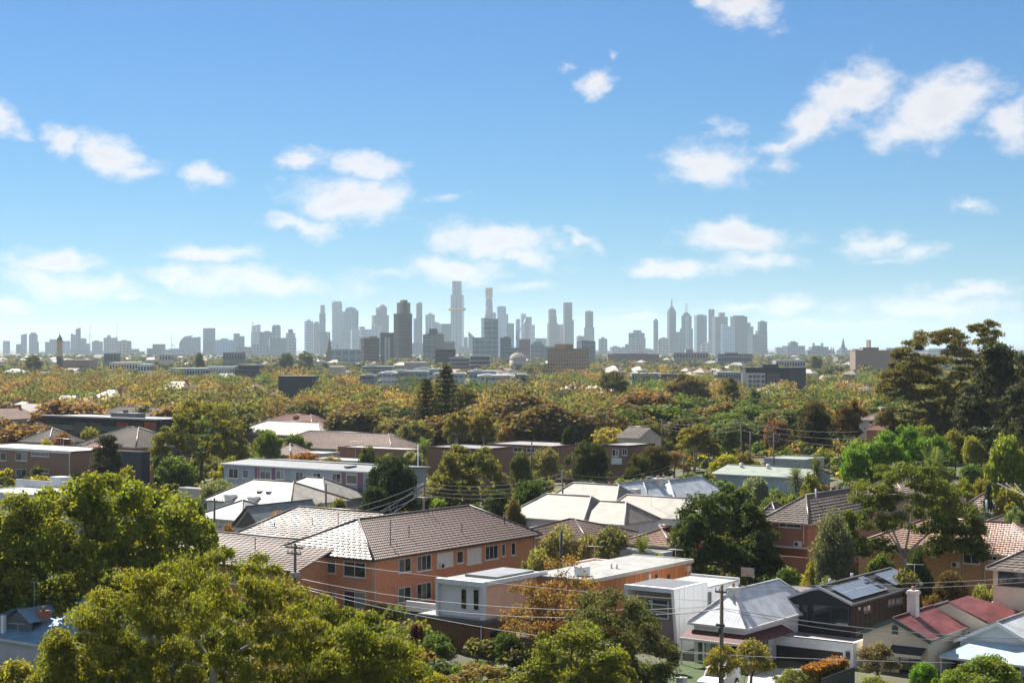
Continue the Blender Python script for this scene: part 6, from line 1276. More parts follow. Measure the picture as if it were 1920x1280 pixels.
# ------------------------------------------------------------------ trees placed one by one
OLIVE, GOLD, RUST, BRONZE = (.082, .08, .026), (.138, .098, .032), (.15, .078, .032), (.118, .082, .033)
GREEN, DARK, BRIGHT, YELLOW, SILVER, GUM, PALE, PURPLE = (.055, .082, .016), (.022, .038, .012), (.085, .15, .022), (.17, .155, .018), (.12, .135, .085), (.085, .088, .024), (.15, .15, .055), (.075, .03, .03)
def near_trees():
    crown_profile('gum_tree', 'big spreading gum tree with weeping gold-green leaves filling the lower left', [(70, 1240), (128, 1160), (150, 1122), (210, 1092), (255, 1052), (320, 1042), (370, 1030), (450, 1036), (515, 1058), (552, 1105), (580, 1128), (650, 1142), (705, 1160), (765, 1185), (792, 1230), (804, 1275)], 1330, 104, 5.0, 33, 430, 340, .26, .085, (.108, .116, .014), .75, .8, 11, 400, ((395, 1190, 38, 20),), bark_pale, limbs=30, fork_px=(400, 1250), trunk_r=.24, inner=.35)
    crown_profile('plane_tree', 'large broad plane tree with yellowing leaves at the left edge', [(-70, 1010), (0, 972), (25, 945), (58, 905), (105, 925), (130, 893), (185, 882), (240, 886), (292, 898), (335, 928), (368, 958), (377, 1000), (378, 1040)], 1180, 148, 6.0, 33, 230, 380, .30, .24, (.104, .12, .013), .2, .9, 12, 190, ((330, 1140, 60, 40),), bark, limbs=18, fork_px=(185, 1110), trunk_r=.4)
    crown_profile('autumn_tree', 'thin orange-brown autumn tree in front of the box townhouse', [(950, 1140), (965, 1088), (1000, 1070), (1030, 1040), (1052, 1030), (1082, 1042), (1108, 1058), (1112, 1100)], 1195, 142, 2.6, 24, 52, 150, .24, .13, (.135, .085, .03), .3, .95, 13, 1035, (), bark, limbs=22, fork_px=(1035, 1170), trunk_r=.16, inner=.2, core=0)
    crown_profile('olive_tree', 'dark olive-grey dense tree overlapping the leaning-front townhouse', [(1066, 1175), (1080, 1125), (1105, 1098), (1150, 1095), (1185, 1108), (1200, 1130), (1225, 1152), (1250, 1170), (1254, 1215)], 1320, 131, 3.4, 26, 110, 260, .24, .11, (.062, .068, .026), .1, .95, 14, 1165, (), bark, limbs=8, trunk_r=.25, inner=.55)
    crown_profile('round_tree', 'rounded yellow-green tree with orange flush at the bottom centre', [(962, 1250), (985, 1215), (1015, 1190), (1055, 1172), (1095, 1168), (1140, 1186), (1170, 1215), (1188, 1255)], 1330, 121, 3.6, 24, 95, 300, .26, .12, (.10, .112, .018), .3, .95, 15, 1080, (), bark, limbs=10, trunk_r=.2, inner=.5)
    crown_profile('eucalyptus_tree', 'tallest eucalyptus with layered dark clumps rising above the skyline at right', [(1652, 700), (1668, 690), (1690, 650), (1712, 640), (1725, 618), (1765, 612), (1800, 618), (1828, 600), (1850, 596), (1872, 612), (1880, 640), (1888, 690)], 832, 335, 6.5, 16, 430, 210, .48, .19, (.075, .066, .018), .2, .55, 16, 1760, ((1750, 655, 14, 12), (1815, 650, 10, 14), (1690, 770, 26, 22), (1860, 735, 16, 20)), bark, limbs=40, fork_px=(1762, 790), trunk_r=.7, inner=.3)
    crown_profile('white_gum_tree', 'gum tree with forked white trunk in front of the pink-brown tiled roof', [(1580, 950), (1598, 915), (1630, 880), (1665, 868), (1700, 862), (1740, 868), (1765, 890), (1790, 905), (1812, 925), (1838, 1000), (1842, 1020)], 1045, 172, 4.0, 21, 175, 260, .30, .12, (.066, .082, .018), .35, .62, 17, 1697, ((1700, 1010, 22, 26), (1790, 950, 18, 22), (1640, 990, 20, 18)), bark_pale, limbs=18, fork_px=(1695, 1045), trunk_r=.24, inner=.35)
    crown_profile('evergreen_tree', 'big dark dense evergreen right of the cream iron roofs', [(1272, 1000), (1282, 965), (1305, 930), (1330, 912), (1355, 912), (1385, 905), (1410, 925), (1428, 960), (1440, 1000), (1462, 1045)], 1100, 192, 5.5, 22, 150, 260, .32, .22, (.030, .046, .011), .1, .95, 18, 1370, (), bark, limbs=5, trunk_r=.4, inner=.6)
    crown_profile('weeping_tree', 'bright green weeping pepper tree behind the white-trunked gum', [(1588, 870), (1596, 835), (1620, 818), (1640, 805), (1665, 795), (1695, 792), (1720, 800), (1745, 812), (1765, 822), (1772, 850)], 915, 258, 4.5, 17, 130, 220, .62, .14, (.066, .125, .018), .95, 1.0, 19, 1680, (), bark, limbs=8, trunk_r=.35, inner=.4)
    crown_profile('gum_tree', 'tall gum with bare lower trunk left of the blue-grey flats', [(288, 830), (300, 800), (330, 775), (345, 748), (365, 738), (395, 745), (425, 762), (448, 785), (455, 810), (462, 850)], 885, 300, 4.5, 16, 120, 190, .45, .19, (.10, .10, .022), .35, .7, 20, 383, ((400, 870, 20, 24), (330, 850, 14, 14)), bark, limbs=20, fork_px=(383, 852), trunk_r=.3, inner=.35)
    crown_profile('gum_tree', 'leaning gum with drooping olive clumps behind the utility pole wires', [(798, 920), (815, 895), (838, 860), (850, 835), (880, 822), (905, 830), (928, 850), (938, 880), (950, 920)], 950, 246, 3.6, 16, 115, 200, .45, .17, (.082, .085, .022), .5, .75, 21, 880, ((905, 905, 12, 18),), bark, limbs=18, fork_px=(880, 930), trunk_r=.3, inner=.35)
    T = tree
    # front row
    T('round_shrub', 'shrub', 824, 1183, 72, 144, (.062, .098, .02), 'round glossy green shrub at the timber podium', cat='shrub', detail=1.6)
    T('purple_shrub', 'shrub', 779, 1162, 32, 147, (.055, .018, .02), 'small dark purple-leaved shrub against the timber podium', cat='shrub', detail=1.4)
    T('leafy_tree', 'shrub', 957, 1180, 64, 141, (.048, .075, .018), 'glossy green tree right of the timber podium', detail=1.5)
    T('brown_shrub', 'shrub', 880, 1240, 165, 129, (.13, .105, .035), 'broad brownish shrub at the bottom edge below the timber podium', cat='shrub', detail=2)
    T('shrub', 'shrub', 30, 1222, 130, 120, (.15, .145, .02), 'yellow-green shrub in the bottom left corner', cat='shrub', detail=2); T('shrub', 'shrub', 810, 1255, 80, 126, YELLOW, 'yellow-green bush under the lower tip of the big gum', cat='shrub', detail=1.4)
    T('street_tree', 'thin', 1345, 1200, 76, 131, (.15, .13, .025), 'thin yellow street tree left of the utility pole', detail=2); T('street_tree', 'thin', 1412, 1190, 110, 132, (.125, .115, .03), 'thin olive and orange street tree right of the utility pole', detail=2.4)
    T('shrub', 'shrub', 1478, 1248, 72, 128, (.125, .14, .05), 'pale leafy shrub beside the garage at the bottom edge', cat='shrub', detail=1.5); T('creeper', 'column', 1262, 1200, 40, 141, DARK, 'dark creeper hedge at the corner of the leaning-front townhouse', cat='shrub')
    T('crepe_myrtle', 'thin', 1648, 1194, 96, 133, (.10, .085, .045), 'pink-tinged small tree in front of the cream cottage', detail=2.4)
    T('shrub', 'shrub', 1732, 1234, 62, 131, (.075, .15, .02), 'bright green bush by the cream cottage', cat='shrub', detail=1.5); T('shrub', 'shrub', 1860, 1222, 140, 127, (.10, .13, .018), 'broad yellow-green bush in the bottom right corner', cat='shrub', detail=2.6); T('shrub', 'shrub', 1640, 1262, 90, 126, (.11, .13, .03), 'low olive bush below the pink-tinged tree', cat='shrub', detail=1.5); T('shrub', 'shrub', 1780, 1250, 70, 127, (.10, .14, .02), 'green bush left of the broad corner bush', cat='shrub', detail=1.4)
    T('photinia', 'dense', 1783, 1066, 86, 158, (.065, .045, .02), 'dark reddish shrub tree behind the black house', detail=1.4); T('photinia', 'shrub', 1752, 1105, 58, 153, (.085, .06, .02), 'smaller reddish bush beside the black house', cat='shrub', detail=1.2)
    for i, px in enumerate((1838, 1868, 1900, 1930)): T('hedge_shrub', 'shrub', px, 1088 + i % 2 * 4, 46, 158 - i, (.135, .15, .045), 'feathery pale green hedge shrub in the row below the cream house', 'feathery hedge row', 'shrub')
    T('grey_tree', 'column', 1560, 944, 112, 166, (.085, .095, .055), 'tall grey-green cypress-like tree beside the red brick house', detail=2.2); T('shrub', 'shrub', 1475, 1055, 62, 172, (.05, .085, .025), 'glossy green bush under the red brick house', cat='shrub', detail=1.2); T('shrub', 'column', 1518, 1040, 46, 168, (.15, .14, .035), 'yellowish bush left of the grey-green cypress-like tree', cat='shrub'); T('shrub', 'shrub', 1545, 1075, 70, 160, (.10, .12, .05), 'pale low bush at the foot of the grey-green cypress-like tree', cat='shrub', detail=1.2)
    T('shrub', 'round', 1650, 1028, 70, 166, GREEN, 'green tree below the white-trunked gum on its left', detail=1.2); T('shrub', 'dense', 1725, 1028, 66, 163, (.028, .045, .014), 'dark ivy-clad tree below the white-trunked gum', detail=1.2); T('shrub', 'shrub', 1690, 1060, 80, 158, (.09, .085, .025), 'mixed bush behind the solar panel roof', cat='shrub')
    T('olive_tree', 'thin', 1140, 975, 96, 186, (.10, .105, .045), 'silvery olive tree left of the slender palm', detail=2.0); T('olive_tree', 'thin', 1045, 972, 90, 182, (.14, .135, .06), 'pale olive tree above the orange-brown autumn tree', detail=2.0); T('olive_tree', 'thin', 1098, 990, 70, 180, (.125, .115, .05), 'lower pale olive tree between the two olives')
    T('palm_tree', 'palm', 1203, 985, 70, 184, (.06, .08, .015), 'slender feather palm in front of the cream roofs', cat='palm', var=0); T('palm_tree', 'fanpalm', 1268, 978, 62, 190, (.04, .055, .016), 'bushy fan palm beside the big dark evergreen', cat='palm', var=0); T('shrub', 'shrub', 1238, 1030, 50, 178, (.12, .15, .03), 'bright hedge under the fan palm', cat='shrub'); T('palm_tree', 'palm', 1262, 1028, 34, 172, (.16, .16, .04), 'small yellow-green palm under the fan palm', cat='palm', var=1)
    T('shrub', 'shrub', 1005, 1020, 60, 176, PALE, 'pale bush at the far corner of the brick flats', cat='shrub')
    # left middle
    T('evergreen_shrub', 'round', 88, 893, 66, 190, (.045, .085, .018), 'dense green tree peeping over the big plane tree', detail=1.2); T('green_shrub', 'dense', 364, 924, 46, 196, (.035, .062, .016), 'compact green tree at the right shoulder of the big plane tree'); T('shrub', 'shrub', 385, 960, 60, 170, (.10, .12, .02), 'light green lower branches right of the big plane tree', cat='shrub'); T('shrub', 'weep', 415, 892, 100, 238, (.10, .115, .06), 'grey-green olive hedge before the blue-grey flats', cat='shrub'); T('shrub', 'thin', 432, 972, 44, 196, (.13, .08, .035), 'rusty bush behind the tall left utility pole', cat='shrub')
    T('shrub', 'thin', 516, 950, 80, 203, (.16, .10, .04), 'brown-orange bush behind the brick flats', cat='shrub', detail=2); T('shrub', 'shrub', 600, 938, 84, 214, (.085, .088, .022), 'olive bush under the blue-grey flats', cat='shrub'); T('shrub', 'thin', 672, 948, 92, 205, (.17, .16, .06), 'pale yellow-green bush behind the tiled roof ridge', cat='shrub', detail=2); T('shrub', 'shrub', 636, 925, 42, 222, (.10, .095, .02), 'small golden conifer bush near the blue-grey flats', cat='shrub')
    T('dark_evergreen', 'dense', 735, 848, 120, 238, (.020, .031, .011), 'big blackish-green evergreen hiding the end of the blue-grey flats', detail=2); T('dark_evergreen', 'dense', 708, 905, 64, 232, (.022, .035, .012), 'lower black-green bush at the foot of the big blackish evergreen')
    T('clipped_hedge', 'dense', 878, 942, 96, 208, (.12, .115, .02), 'clipped golden-green hedge behind the main tiled ridge', cat='shrub'); T('shrub', 'fanpalm', 823, 925, 70, 216, (.06, .09, .02), 'feathery green tree fern left of the golden hedge', cat='palm'); T('shrub', 'dense', 760, 952, 50, 203, (.15, .13, .015), 'small yellow bush behind the ridge of the brick flats', cat='shrub')
    T('dark_tree', 'round', 990, 893, 84, 226, (.035, .055, .014), 'dark green tree left of the cream iron roofs'); T('shrub', 'dense', 940, 915, 70, 226, (.03, .04, .013), 'dark bush behind the golden hedge', cat='shrub'); T('shrub', 'shrub', 965, 925, 50, 220, (.085, .075, .025), 'olive-brown bush left of the dark green tree', cat='shrub')
    T('cotoneaster', 'shrub', 1082, 904, 60, 248, (.20, .095, .035), 'orange-tinged shrub behind the cream roofs', cat='shrub'); T('cotoneaster', 'shrub', 1125, 908, 62, 250, (.17, .12, .035), 'red and yellow shrub left of the brown chimneys', cat='shrub'); T('shrub', 'shrub', 1165, 890, 50, 262, (.12, .15, .035), 'lime green bush behind the brown chimneys', cat='shrub')
    T('conifer', 'spreadcypress', 200, 812, 96, 266, (.03, .032, .018), 'dark thin-branched cedar behind the big plane tree'); T('shrub', 'shrub', 235, 865, 60, 240, (.12, .12, .02), 'yellow-green tree behind the big plane tree', cat='tree'); T('shrub', 'shrub', 165, 880, 60, 225, (.085, .08, .03), 'brownish tree top behind the big plane tree')
    T('shrub', 'shrub', 114, 803, 46, 352, (.12, .062, .03), 'reddish bush in front of the black glass house', cat='shrub'); T('shrub', 'shrub', 160, 796, 62, 362, (.12, .12, .025), 'yellow-green bush in front of the black glass house', cat='shrub'); T('shrub', 'shrub', 85, 815, 40, 335, YELLOW, 'small yellow bush near the dark grey roofs', cat='shrub'); T('shrub', 'shrub', 330, 850, 90, 285, GREEN, 'green bush under the tall bare-trunked gum', cat='shrub'); T('shrub', 'shrub', 425, 862, 50, 275, YELLOW, 'yellow bush beside the tall bare-trunked gum', cat='shrub'); T('shrub', 'shrub', 300, 845, 40, 290, DARK, 'dark bush at the foot of the tall bare-trunked gum', cat='shrub')
    T('leafy_tree', 'round', 505, 800, 66, 350, (.075, .105, .02), 'green tree left of the wide fawn roof', detail=1.2); T('shrub', 'thin', 560, 842, 84, 315, (.17, .09, .03), 'orange creeper bush between the roofs', cat='shrub', detail=1.6); T('shrub', 'thin', 625, 850, 70, 312, (.15, .115, .03), 'yellow-orange bush beside the long carport', cat='shrub', detail=1.4); T('shrub', 'dense', 690, 832, 40, 318, (.06, .08, .018), 'dark bush right of the long carport', cat='shrub'); T('shrub', 'shrub', 722, 845, 50, 300, (.11, .12, .02), 'golden bush above the big blackish evergreen', cat='shrub'); T('shrub', 'shrub', 770, 838, 54, 300, (.15, .16, .09), 'silvery shrub left of the feather palm', cat='shrub'); T('shrub', 'shrub', 558, 808, 60, 365, GREEN, 'green bush in front of the glaring pale roof', cat='shrub')
    T('palm_tree', 'palm', 795, 806, 62, 312, (.055, .085, .022), 'feather palm rising behind the leaning gum', cat='palm', var=0); T('round_shrub', 'dense', 640, 788, 64, 432, (.062, .068, .014), 'round dark green tree right of the glaring pale roof'); T('round_shrub', 'round', 732, 778, 62, 430, (.115, .12, .024), 'round olive tree left of the twin Norfolk pines'); T('shrub', 'shrub', 768, 795, 40, 410, GREEN, 'small green tree right of the round olive tree')
    T('gum_tree', 'gum', 852, 768, 56, 375, (.105, .092, .024), 'golden gum below the Norfolk pines'); T('gum_tree', 'gum', 905, 763, 62, 380, (.11, .09, .022), 'taller golden gum right of the Norfolk pines'); T('shrub', 'round', 950, 790, 50, 390, (.13, .085, .03), 'rusty tree right of the golden gums'); T('norfolk_pine', 'norfolk', 836, 678, 118, 430, (.040, .044, .015), 'tall Norfolk pine with tiered branches in the centre'); T('norfolk_pine', 'norfolk', 799, 704, 100, 425, (.044, .046, .016), 'shorter Norfolk pine left of the tall one'); T('conifer', 'gum', 872, 725, 70, 520, (.075, .066, .018), 'dark gum right of the tall Norfolk pine')
    # right middle
    T('pencil_cypress', 'column', 1068, 788, 44, 325, (.016, .026, .010), 'black-green columnar tree left of the dark flats'); T('domed_tree', 'dense', 1104, 822, 92, 290, (.035, .042, .012), 'large dense domed tree left of the white balcony', detail=1.4); T('domed_tree', 'dense', 1228, 832, 84, 298, (.042, .036, .012), 'dark brownish domed tree right of the white balcony', detail=1.4); T('domed_tree', 'dense', 1196, 845, 52, 292, (.040, .043, .012), 'smaller domed tree before the brownish domed tree'); T('domed_tree', 'dense', 1190, 872, 50, 285, (.04, .046, .012), 'low rounded dark bush under the domed trees', cat='shrub')
    T('tree', 'thin', 1025, 830, 80, 280, (.10, .095, .04), 'grey-olive tree left of the large domed tree', detail=2); T('tree', 'round', 975, 838, 50, 275, (.05, .06, .02), 'dark olive tree behind the leaning gum'); T('tree', 'weep', 1085, 778, 130, 400, (.13, .13, .02), 'wide yellow-green willow-like tree in front of the white roof'); T('tree', 'thin', 1150, 795, 96, 372, (.17, .145, .03), 'golden thin tree in front of the grey gable'); T('tree', 'dense', 1210, 776, 60, 420, (.05, .062, .015), 'rounded dark tree above the dark flats'); T('pencil_cypress', 'column', 1114, 762, 12, 462, (.018, .024, .010), 'thin pencil cypress before the white roof')
    T('gum_tree', 'gum', 1300, 793, 104, 335, (.115, .105, .02), 'golden-topped gum in the right middle distance', detail=1.4); T('tree', 'round', 1365, 786, 52, 345, (.07, .088, .03), 'soft green tree right of the golden-topped gum'); T('shrub', 'round', 1358, 848, 70, 292, (.17, .165, .018), 'bright yellow tree behind the green-roofed shed'); T('shrub', 'shrub', 1298, 882, 56, 280, (.075, .10, .025), 'green bush right of the white-chimney villa', cat='shrub'); T('shrub', 'shrub', 1255, 892, 50, 275, (.09, .088, .02), 'olive bush above the white chimney', cat='shrub'); T('tree', 'thin', 1395, 838, 50, 300, (.10, .085, .03), 'thin brown tree left of the grey shed'); T('tree', 'thin', 1265, 840, 60, 315, (.11, .08, .035), 'brown twiggy tree beside the brownish domed tree')
    T('silver_shrub', 'shrub', 1422, 884, 62, 245, (.115, .135, .09), 'silver-blue rounded shrub by the green-roofed shed', cat='shrub', detail=1.2); T('shrub', 'shrub', 1395, 905, 50, 240, (.07, .085, .03), 'green bush left of the silver-blue shrub', cat='shrub'); T('tree', 'shrub', 1455, 925, 70, 226, (.055, .08, .02), 'green tree right of the big dark evergreen'); T('shrub', 'shrub', 1485, 918, 54, 228, (.10, .12, .025), 'yellow-green bush above the red brick house', cat='shrub'); T('shrub', 'shrub', 1470, 948, 50, 210, (.13, .12, .025), 'olive-yellow bush left of the red brick house', cat='shrub')
    T('gum_tree', 'dense', 1527, 748, 76, 335, (.042, .036, .014), 'dark brown-green gum left of the pale two-storey house', detail=1.6); T('gum_tree', 'gum', 1588, 748, 70, 330, (.07, .046, .018), 'dark rusty gum with straight trunk beside the pale two-storey house', detail=1.4); T('tree', 'round', 1455, 782, 66, 350, (.10, .058, .034), 'purplish-brown tree left of the dark gums'); T('palm_tree', 'palm', 1492, 862, 54, 262, (.05, .065, .025), 'drooping palm right of the green-roofed shed', cat='palm', var=2); T('palm_tree', 'palm', 1530, 838, 60, 258, (.045, .06, .025), 'dark feathery palm left of the bare tree', cat='palm', var=1); T('bare_tree', 'bare', 1562, 872, 92, 238, (.13, .085, .075), 'leafless pale-branched tree right of the palms', var=0); T('shrub', 'shrub', 1520, 880, 50, 245, (.11, .115, .025), 'olive bush under the feathery palm', cat='shrub')
    T('palm_tree', 'palm', 1748, 812, 108, 232, (.055, .075, .025), 'large date palm with orange fruit stalks behind the white-trunked gum', cat='palm', var=0); T('pencil_cypress', 'column', 1768, 808, 14, 262, (.012, .02, .008), 'thin black cypress behind the date palm')
    for px, t, w, D, c, l in ((1735, 786, 62, 305, (.10, .12, .02), 'yellow-green tree behind the pepper tree'), (1790, 800, 66, 300, (.12, .12, .022), 'round yellow-green gum left of the dark cypress'), (1825, 812, 50, 292, (.125, .135, .026), 'round pale gum at the foot of the dark cypress'), (1895, 792, 90, 222, (.105, .135, .026), 'fluffy green gum at the right edge'), (1880, 860, 60, 228, (.08, .09, .03), 'olive tree under the fluffy green gum'), (1820, 862, 60, 248, (.06, .095, .03), 'soft green tree right of the date palm'), (1845, 885, 56, 238, (.13, .125, .02), 'golden conifer bush right of the date palm'), (1810, 890, 46, 236, (.12, .13, .02), 'yellow-green conifer bush beside the date palm'), (1895, 905, 70, 214, (.14, .14, .025), 'yellow tree at the right edge below the gum'), (1775, 900, 60, 225, (.09, .095, .03), 'olive gum right of the white-trunked gum')):
        T('tree', 'round', px, t, w, D, c, l, detail=1.2)
    T('blue_spruce', 'cypress', 1853, 902, 50, 216, (.030, .045, .036), 'small blue spruce beside the water tank'); T('grass_tree', 'weep', 1905, 944, 60, 200, (.10, .13, .06), 'grey-green grassy shrub by the water tank', cat='shrub'); T('dark_cypress', 'spreadcypress', 1872, 636, 190, 300, (.024, .030, .012), 'huge dark spreading cypress at the right edge', detail=1.0); T('dark_cypress', 'spreadcypress', 1935, 655, 150, 285, (.026, .031, .012), 'second dark cypress cut off by the right edge'); T('dark_cypress', 'spreadcypress', 1822, 716, 110, 305, (.03, .034, .014), 'lower dark cypress between the tall eucalyptus and the huge cypress')
    T('pine_tree', 'pine', 1148, 692, 66, 640, (.05, .052, .018), 'broad flat-topped pine right of the tan tower'); T('pine_tree', 'gum', 1296, 698, 96, 600, (.075, .056, .018), 'wide brown-green gum in the right middle distance'); T('pine_tree', 'gum', 1368, 703, 40, 600, (.055, .058, .016), 'upright dark gum left of the black office'); T('palm_tree', 'palm', 1148, 726, 22, 590, (.03, .035, .015), 'small dark palm below the broad pine', cat='palm', var=0); T('dark_tree', 'dense', 1185, 732, 34, 560, (.03, .036, .014), 'dark round tree right of the small dark palm'); T('green_tree', 'round', 1268, 738, 60, 540, (.07, .10, .02), 'bright green tree under the wide brown-green gum'); T('conifer', 'cypress', 990, 733, 60, 500, (.045, .046, .014), 'dark conifer above the green trio'); T('green_tree', 'round', 992, 756, 44, 470, (.055, .085, .016), 'fresh green tree below the dark conifer'); T('green_tree', 'column', 1022, 762, 26, 470, (.035, .06, .016), 'narrow green tree left of the white roof'); T('shrub', 'shrub', 1418, 722, 40, 560, (.05, .06, .02), 'olive tree before the pink roof')
    T('cypress', 'column', 1461, 733, 9, 620, (.05, .03, .02), 'brown pencil cypress below the black office'); T('cypress', 'column', 1485, 733, 9, 610, (.014, .022, .010), 'black pencil cypress below the black office')
    T('umbrella_tree', 'pine', 62, 664, 36, 1250, (.05, .055, .025), 'umbrella-shaped tree near the clock tower'); T('umbrella_tree', 'pine', 573, 657, 34, 1450, (.05, .058, .026), 'umbrella-shaped tree left of the church spire'); T('domed_tree', 'dense', 535, 658, 34, 1450, (.055, .062, .022), 'domed dark tree in front of the left skyline'); T('domed_tree', 'dense', 372, 659, 20, 1500, (.04, .045, .02), 'small domed tree beneath the curved building'); T('domed_tree', 'dense', 1530, 664, 26, 1450, (.05, .055, .022), 'domed tree beneath the white service columns')
near_trees()

# ------------------------------------------------------------------ the belt of street trees, and everything further out
def belt():
    rg = random.Random(21); placed = []
    n_ind = 300 - TREE_COUNT
    cand = []
    D = 395.
    while D < 1150:
        half = .36 * D; x = -half - rg.uniform(0, 9)
        while x < half:
            cand.append((x + rg.uniform(-3.5, 3.5), D + rg.uniform(-6, 6))); x += rg.uniform(11.5, 18.5)
        D *= 1.026
    # keep clear of the buildings that show through the canopy
    clear = [(1031, 1160, 440, 500), (436, 640, 395, 500), (80, 330, 395, 445), (1600, 1690, 395, 425), (500, 600, 700, 880), (1380, 1530, 820, 1010), (0, 120, 420, 560)]
    def ok(x, D):
        px = 960 + x / D * FPX
        if any(a - 12 < px < b + 12 and c - 16 < D < d + 8 for a, b, c, d in clear): return False
        if D > 600 and 690 < px < 1010 and D > 830: return False
        return True
    cand = [c for c in cand if ok(*c)]
    cand.sort(key=lambda c: c[1])
    def colour(px, D):
        u = rg.random(); right = max(0, min(1, (px - 1050) / 500))
        if u < .50 - .30 * right: base = rg.choice([GOLD, BRONZE, BRONZE, OLIVE, OLIVE, (.12, .09, .034), (.098, .084, .03), (.108, .085, .032), (.132, .08, .033)]); kind = 'plane'
        elif u < .84: base = rg.choice([OLIVE, GREEN, GUM, (.08, .085, .022), (.06, .085, .02)]); kind = rg.choice(['round', 'gum', 'round'])
        else: base = rg.choice([DARK, GREEN, (.035, .045, .015)]); kind = rg.choice(['dense', 'round'])
        f = rg.uniform(.65, 1.2); return kind, tuple(v * f for v in base)
    tall = {'plane': (8.5, 12.5), 'round': (7, 11), 'gum': (8, 12.5), 'dense': (6.5, 10)}
    stuff = []
    LAB = {'plane': 'bronze and gold autumn plane tree in the broad belt across the middle distance', 'round': 'rounded green tree among the autumn plane trees', 'gum': 'open olive gum among the autumn plane trees', 'dense': 'dense dark tree among the autumn plane trees'}
    GRP = {'plane': 'autumn plane trees of the belt', 'round': 'rounded green trees of the belt', 'gum': 'olive gums of the belt', 'dense': 'dense dark trees of the belt'}
    k = 0
    for (x, D) in cand:
        px = 960 + x / D * FPX; kind, c = colour(px, D); h = rg.uniform(*tall[kind]); w = h * rg.uniform(1.2, 1.75)
        if rg.random() < .2: h *= 1.25; w *= 1.3
        if k < n_ind and -30 < px < 1950 and rg.random() < .97:
            t, cr = proto(kind, k % 3); cn = ('rusty orange' if c[0] > 1.9 * c[1] else 'bronze' if c[0] > 1.55 * c[1] else 'golden' if c[0] > .155 else 'olive-gold') if kind == 'plane' else ''; r = root(kind + '_tree' if kind != 'dense' else 'dark_tree', LAB[kind].replace('bronze and gold', cn), 'tree', (x, D, terrain(x, D)), rg.uniform(0, 6.28), GRP[kind]); r.scale = (w / 10, w / 10, h / 10)
            link('trunk', t, None, r); link('crown', cr, None, r, c); k += 1
        else: stuff.append((x, D, h, w, c, kind))
    # beyond: parks and street trees out to the city
    D = 1160.
    while D < 4200:
        half = .36 * D; x = -half
        while x < half:
            px = 960 + x / D * FPX
            if rg.random() < .78 and not (690 < px < 1000 and D < 1200):
                kind, c = colour(px, D); c = rg.choice([(.075, .075, .025), (.05, .06, .022), (.035, .045, .018), (.10, .085, .028), (.06, .07, .03), (.12, .09, .03), (.085, .09, .03)]); stuff.append((x, D + rg.uniform(-15, 15), rg.uniform(7, 12.5), rg.uniform(10, 17), c, 'far'))
            x += rg.uniform(13, 26) * (1 + (D - 1160) / 2400)
        D *= 1.022
    g = np.random.default_rng(5); V = []; C = []
    for (x, D, h, w, c, kind) in stuff:
        if kind == 'far':
            nb = 7; per = int(34 * (1160 / D) ** .7) + 6; L, W = .9 + .55 * (D / 1160), .7 + .4 * (D / 1160)
        else: nb = 18; per = 26; L, W = .9, .7
        bl = []
        for _ in range(nb):
            d = unit(g.normal(0, 1, (1, 3)))[0]; br = w * g.uniform(.15, .26); q = g.uniform(.35, .75)
            bl.append((x + d[0] * q * w * .45, D + d[1] * q * w * .45, h * .58 + d[2] * q * h * .38, br, br, br * .8))
        q = blob_leaves(g, bl, per, L, W, .1, inner=.5); V.append(q); f = np.repeat(g.uniform(.75, 1.3, (nb, 1)), len(q) // nb, axis=0); C.append((np.array(c) * f)[: len(q)])
    V = np.concatenate(V); C = np.concatenate(C)
    o = link('distant_trees', quads_mesh('distant_trees', V, C), leaf_far); tag(o, 'far mass of autumn and green trees stretching to the city', None, kind='stuff'); print('leaf quads far', len(V), 'individual', k, 'stuff trees', len(stuff))
belt()
def undergrowth():
    g = np.random.default_rng(77); rg = random.Random(31); V = []; C = []; n = 0
    cols = [OLIVE, GREEN, GREEN, DARK, (.07, .08, .02), (.10, .10, .025), (.045, .06, .018), YELLOW, BRONZE]
    D = 117.
    while D < 560:
        x = -.37 * D
        while x < .37 * D:
            xx, yy = x + rg.uniform(-2, 2), D + rg.uniform(-2, 2)
            px = 960 + xx / yy * FPX
            if not on_building(xx, yy, 1.2) and not (px > 1210 and D < 165):
                h = rg.uniform(1.2, 3.4) * (1 if D < 230 else 1.5); w = rg.uniform(2.5, 5.5); c = np.array(rg.choice(cols)) * rg.uniform(.75, 1.2); z = terrain(xx, yy); bl = []
                for _ in range(5):
                    br = w * g.uniform(.22, .34); bl.append((xx + g.uniform(-.3, .3) * w, yy + g.uniform(-.3, .3) * w, z + h * g.uniform(.25, .7), br, br, br * .75))
                per = 70 if D < 260 else 40; L = .45 if D < 260 else .7
                q = blob_leaves(g, bl, per, L, L * .6, .1, inner=.4); V.append(q); C.append(np.tile(c, (len(q), 1))); n += 1
            x += rg.uniform(3.5, 7.5) * (1 if D < 260 else 1.3)
        D *= 1.022
    V = np.concatenate(V); C = np.concatenate(C); print('undergrowth', n, len(V))
    tag(link('undergrowth', quads_mesh('undergrowth', V, C), leaf_far), 'mixed garden undergrowth and hedging between the houses', None, kind='stuff')
undergrowth()
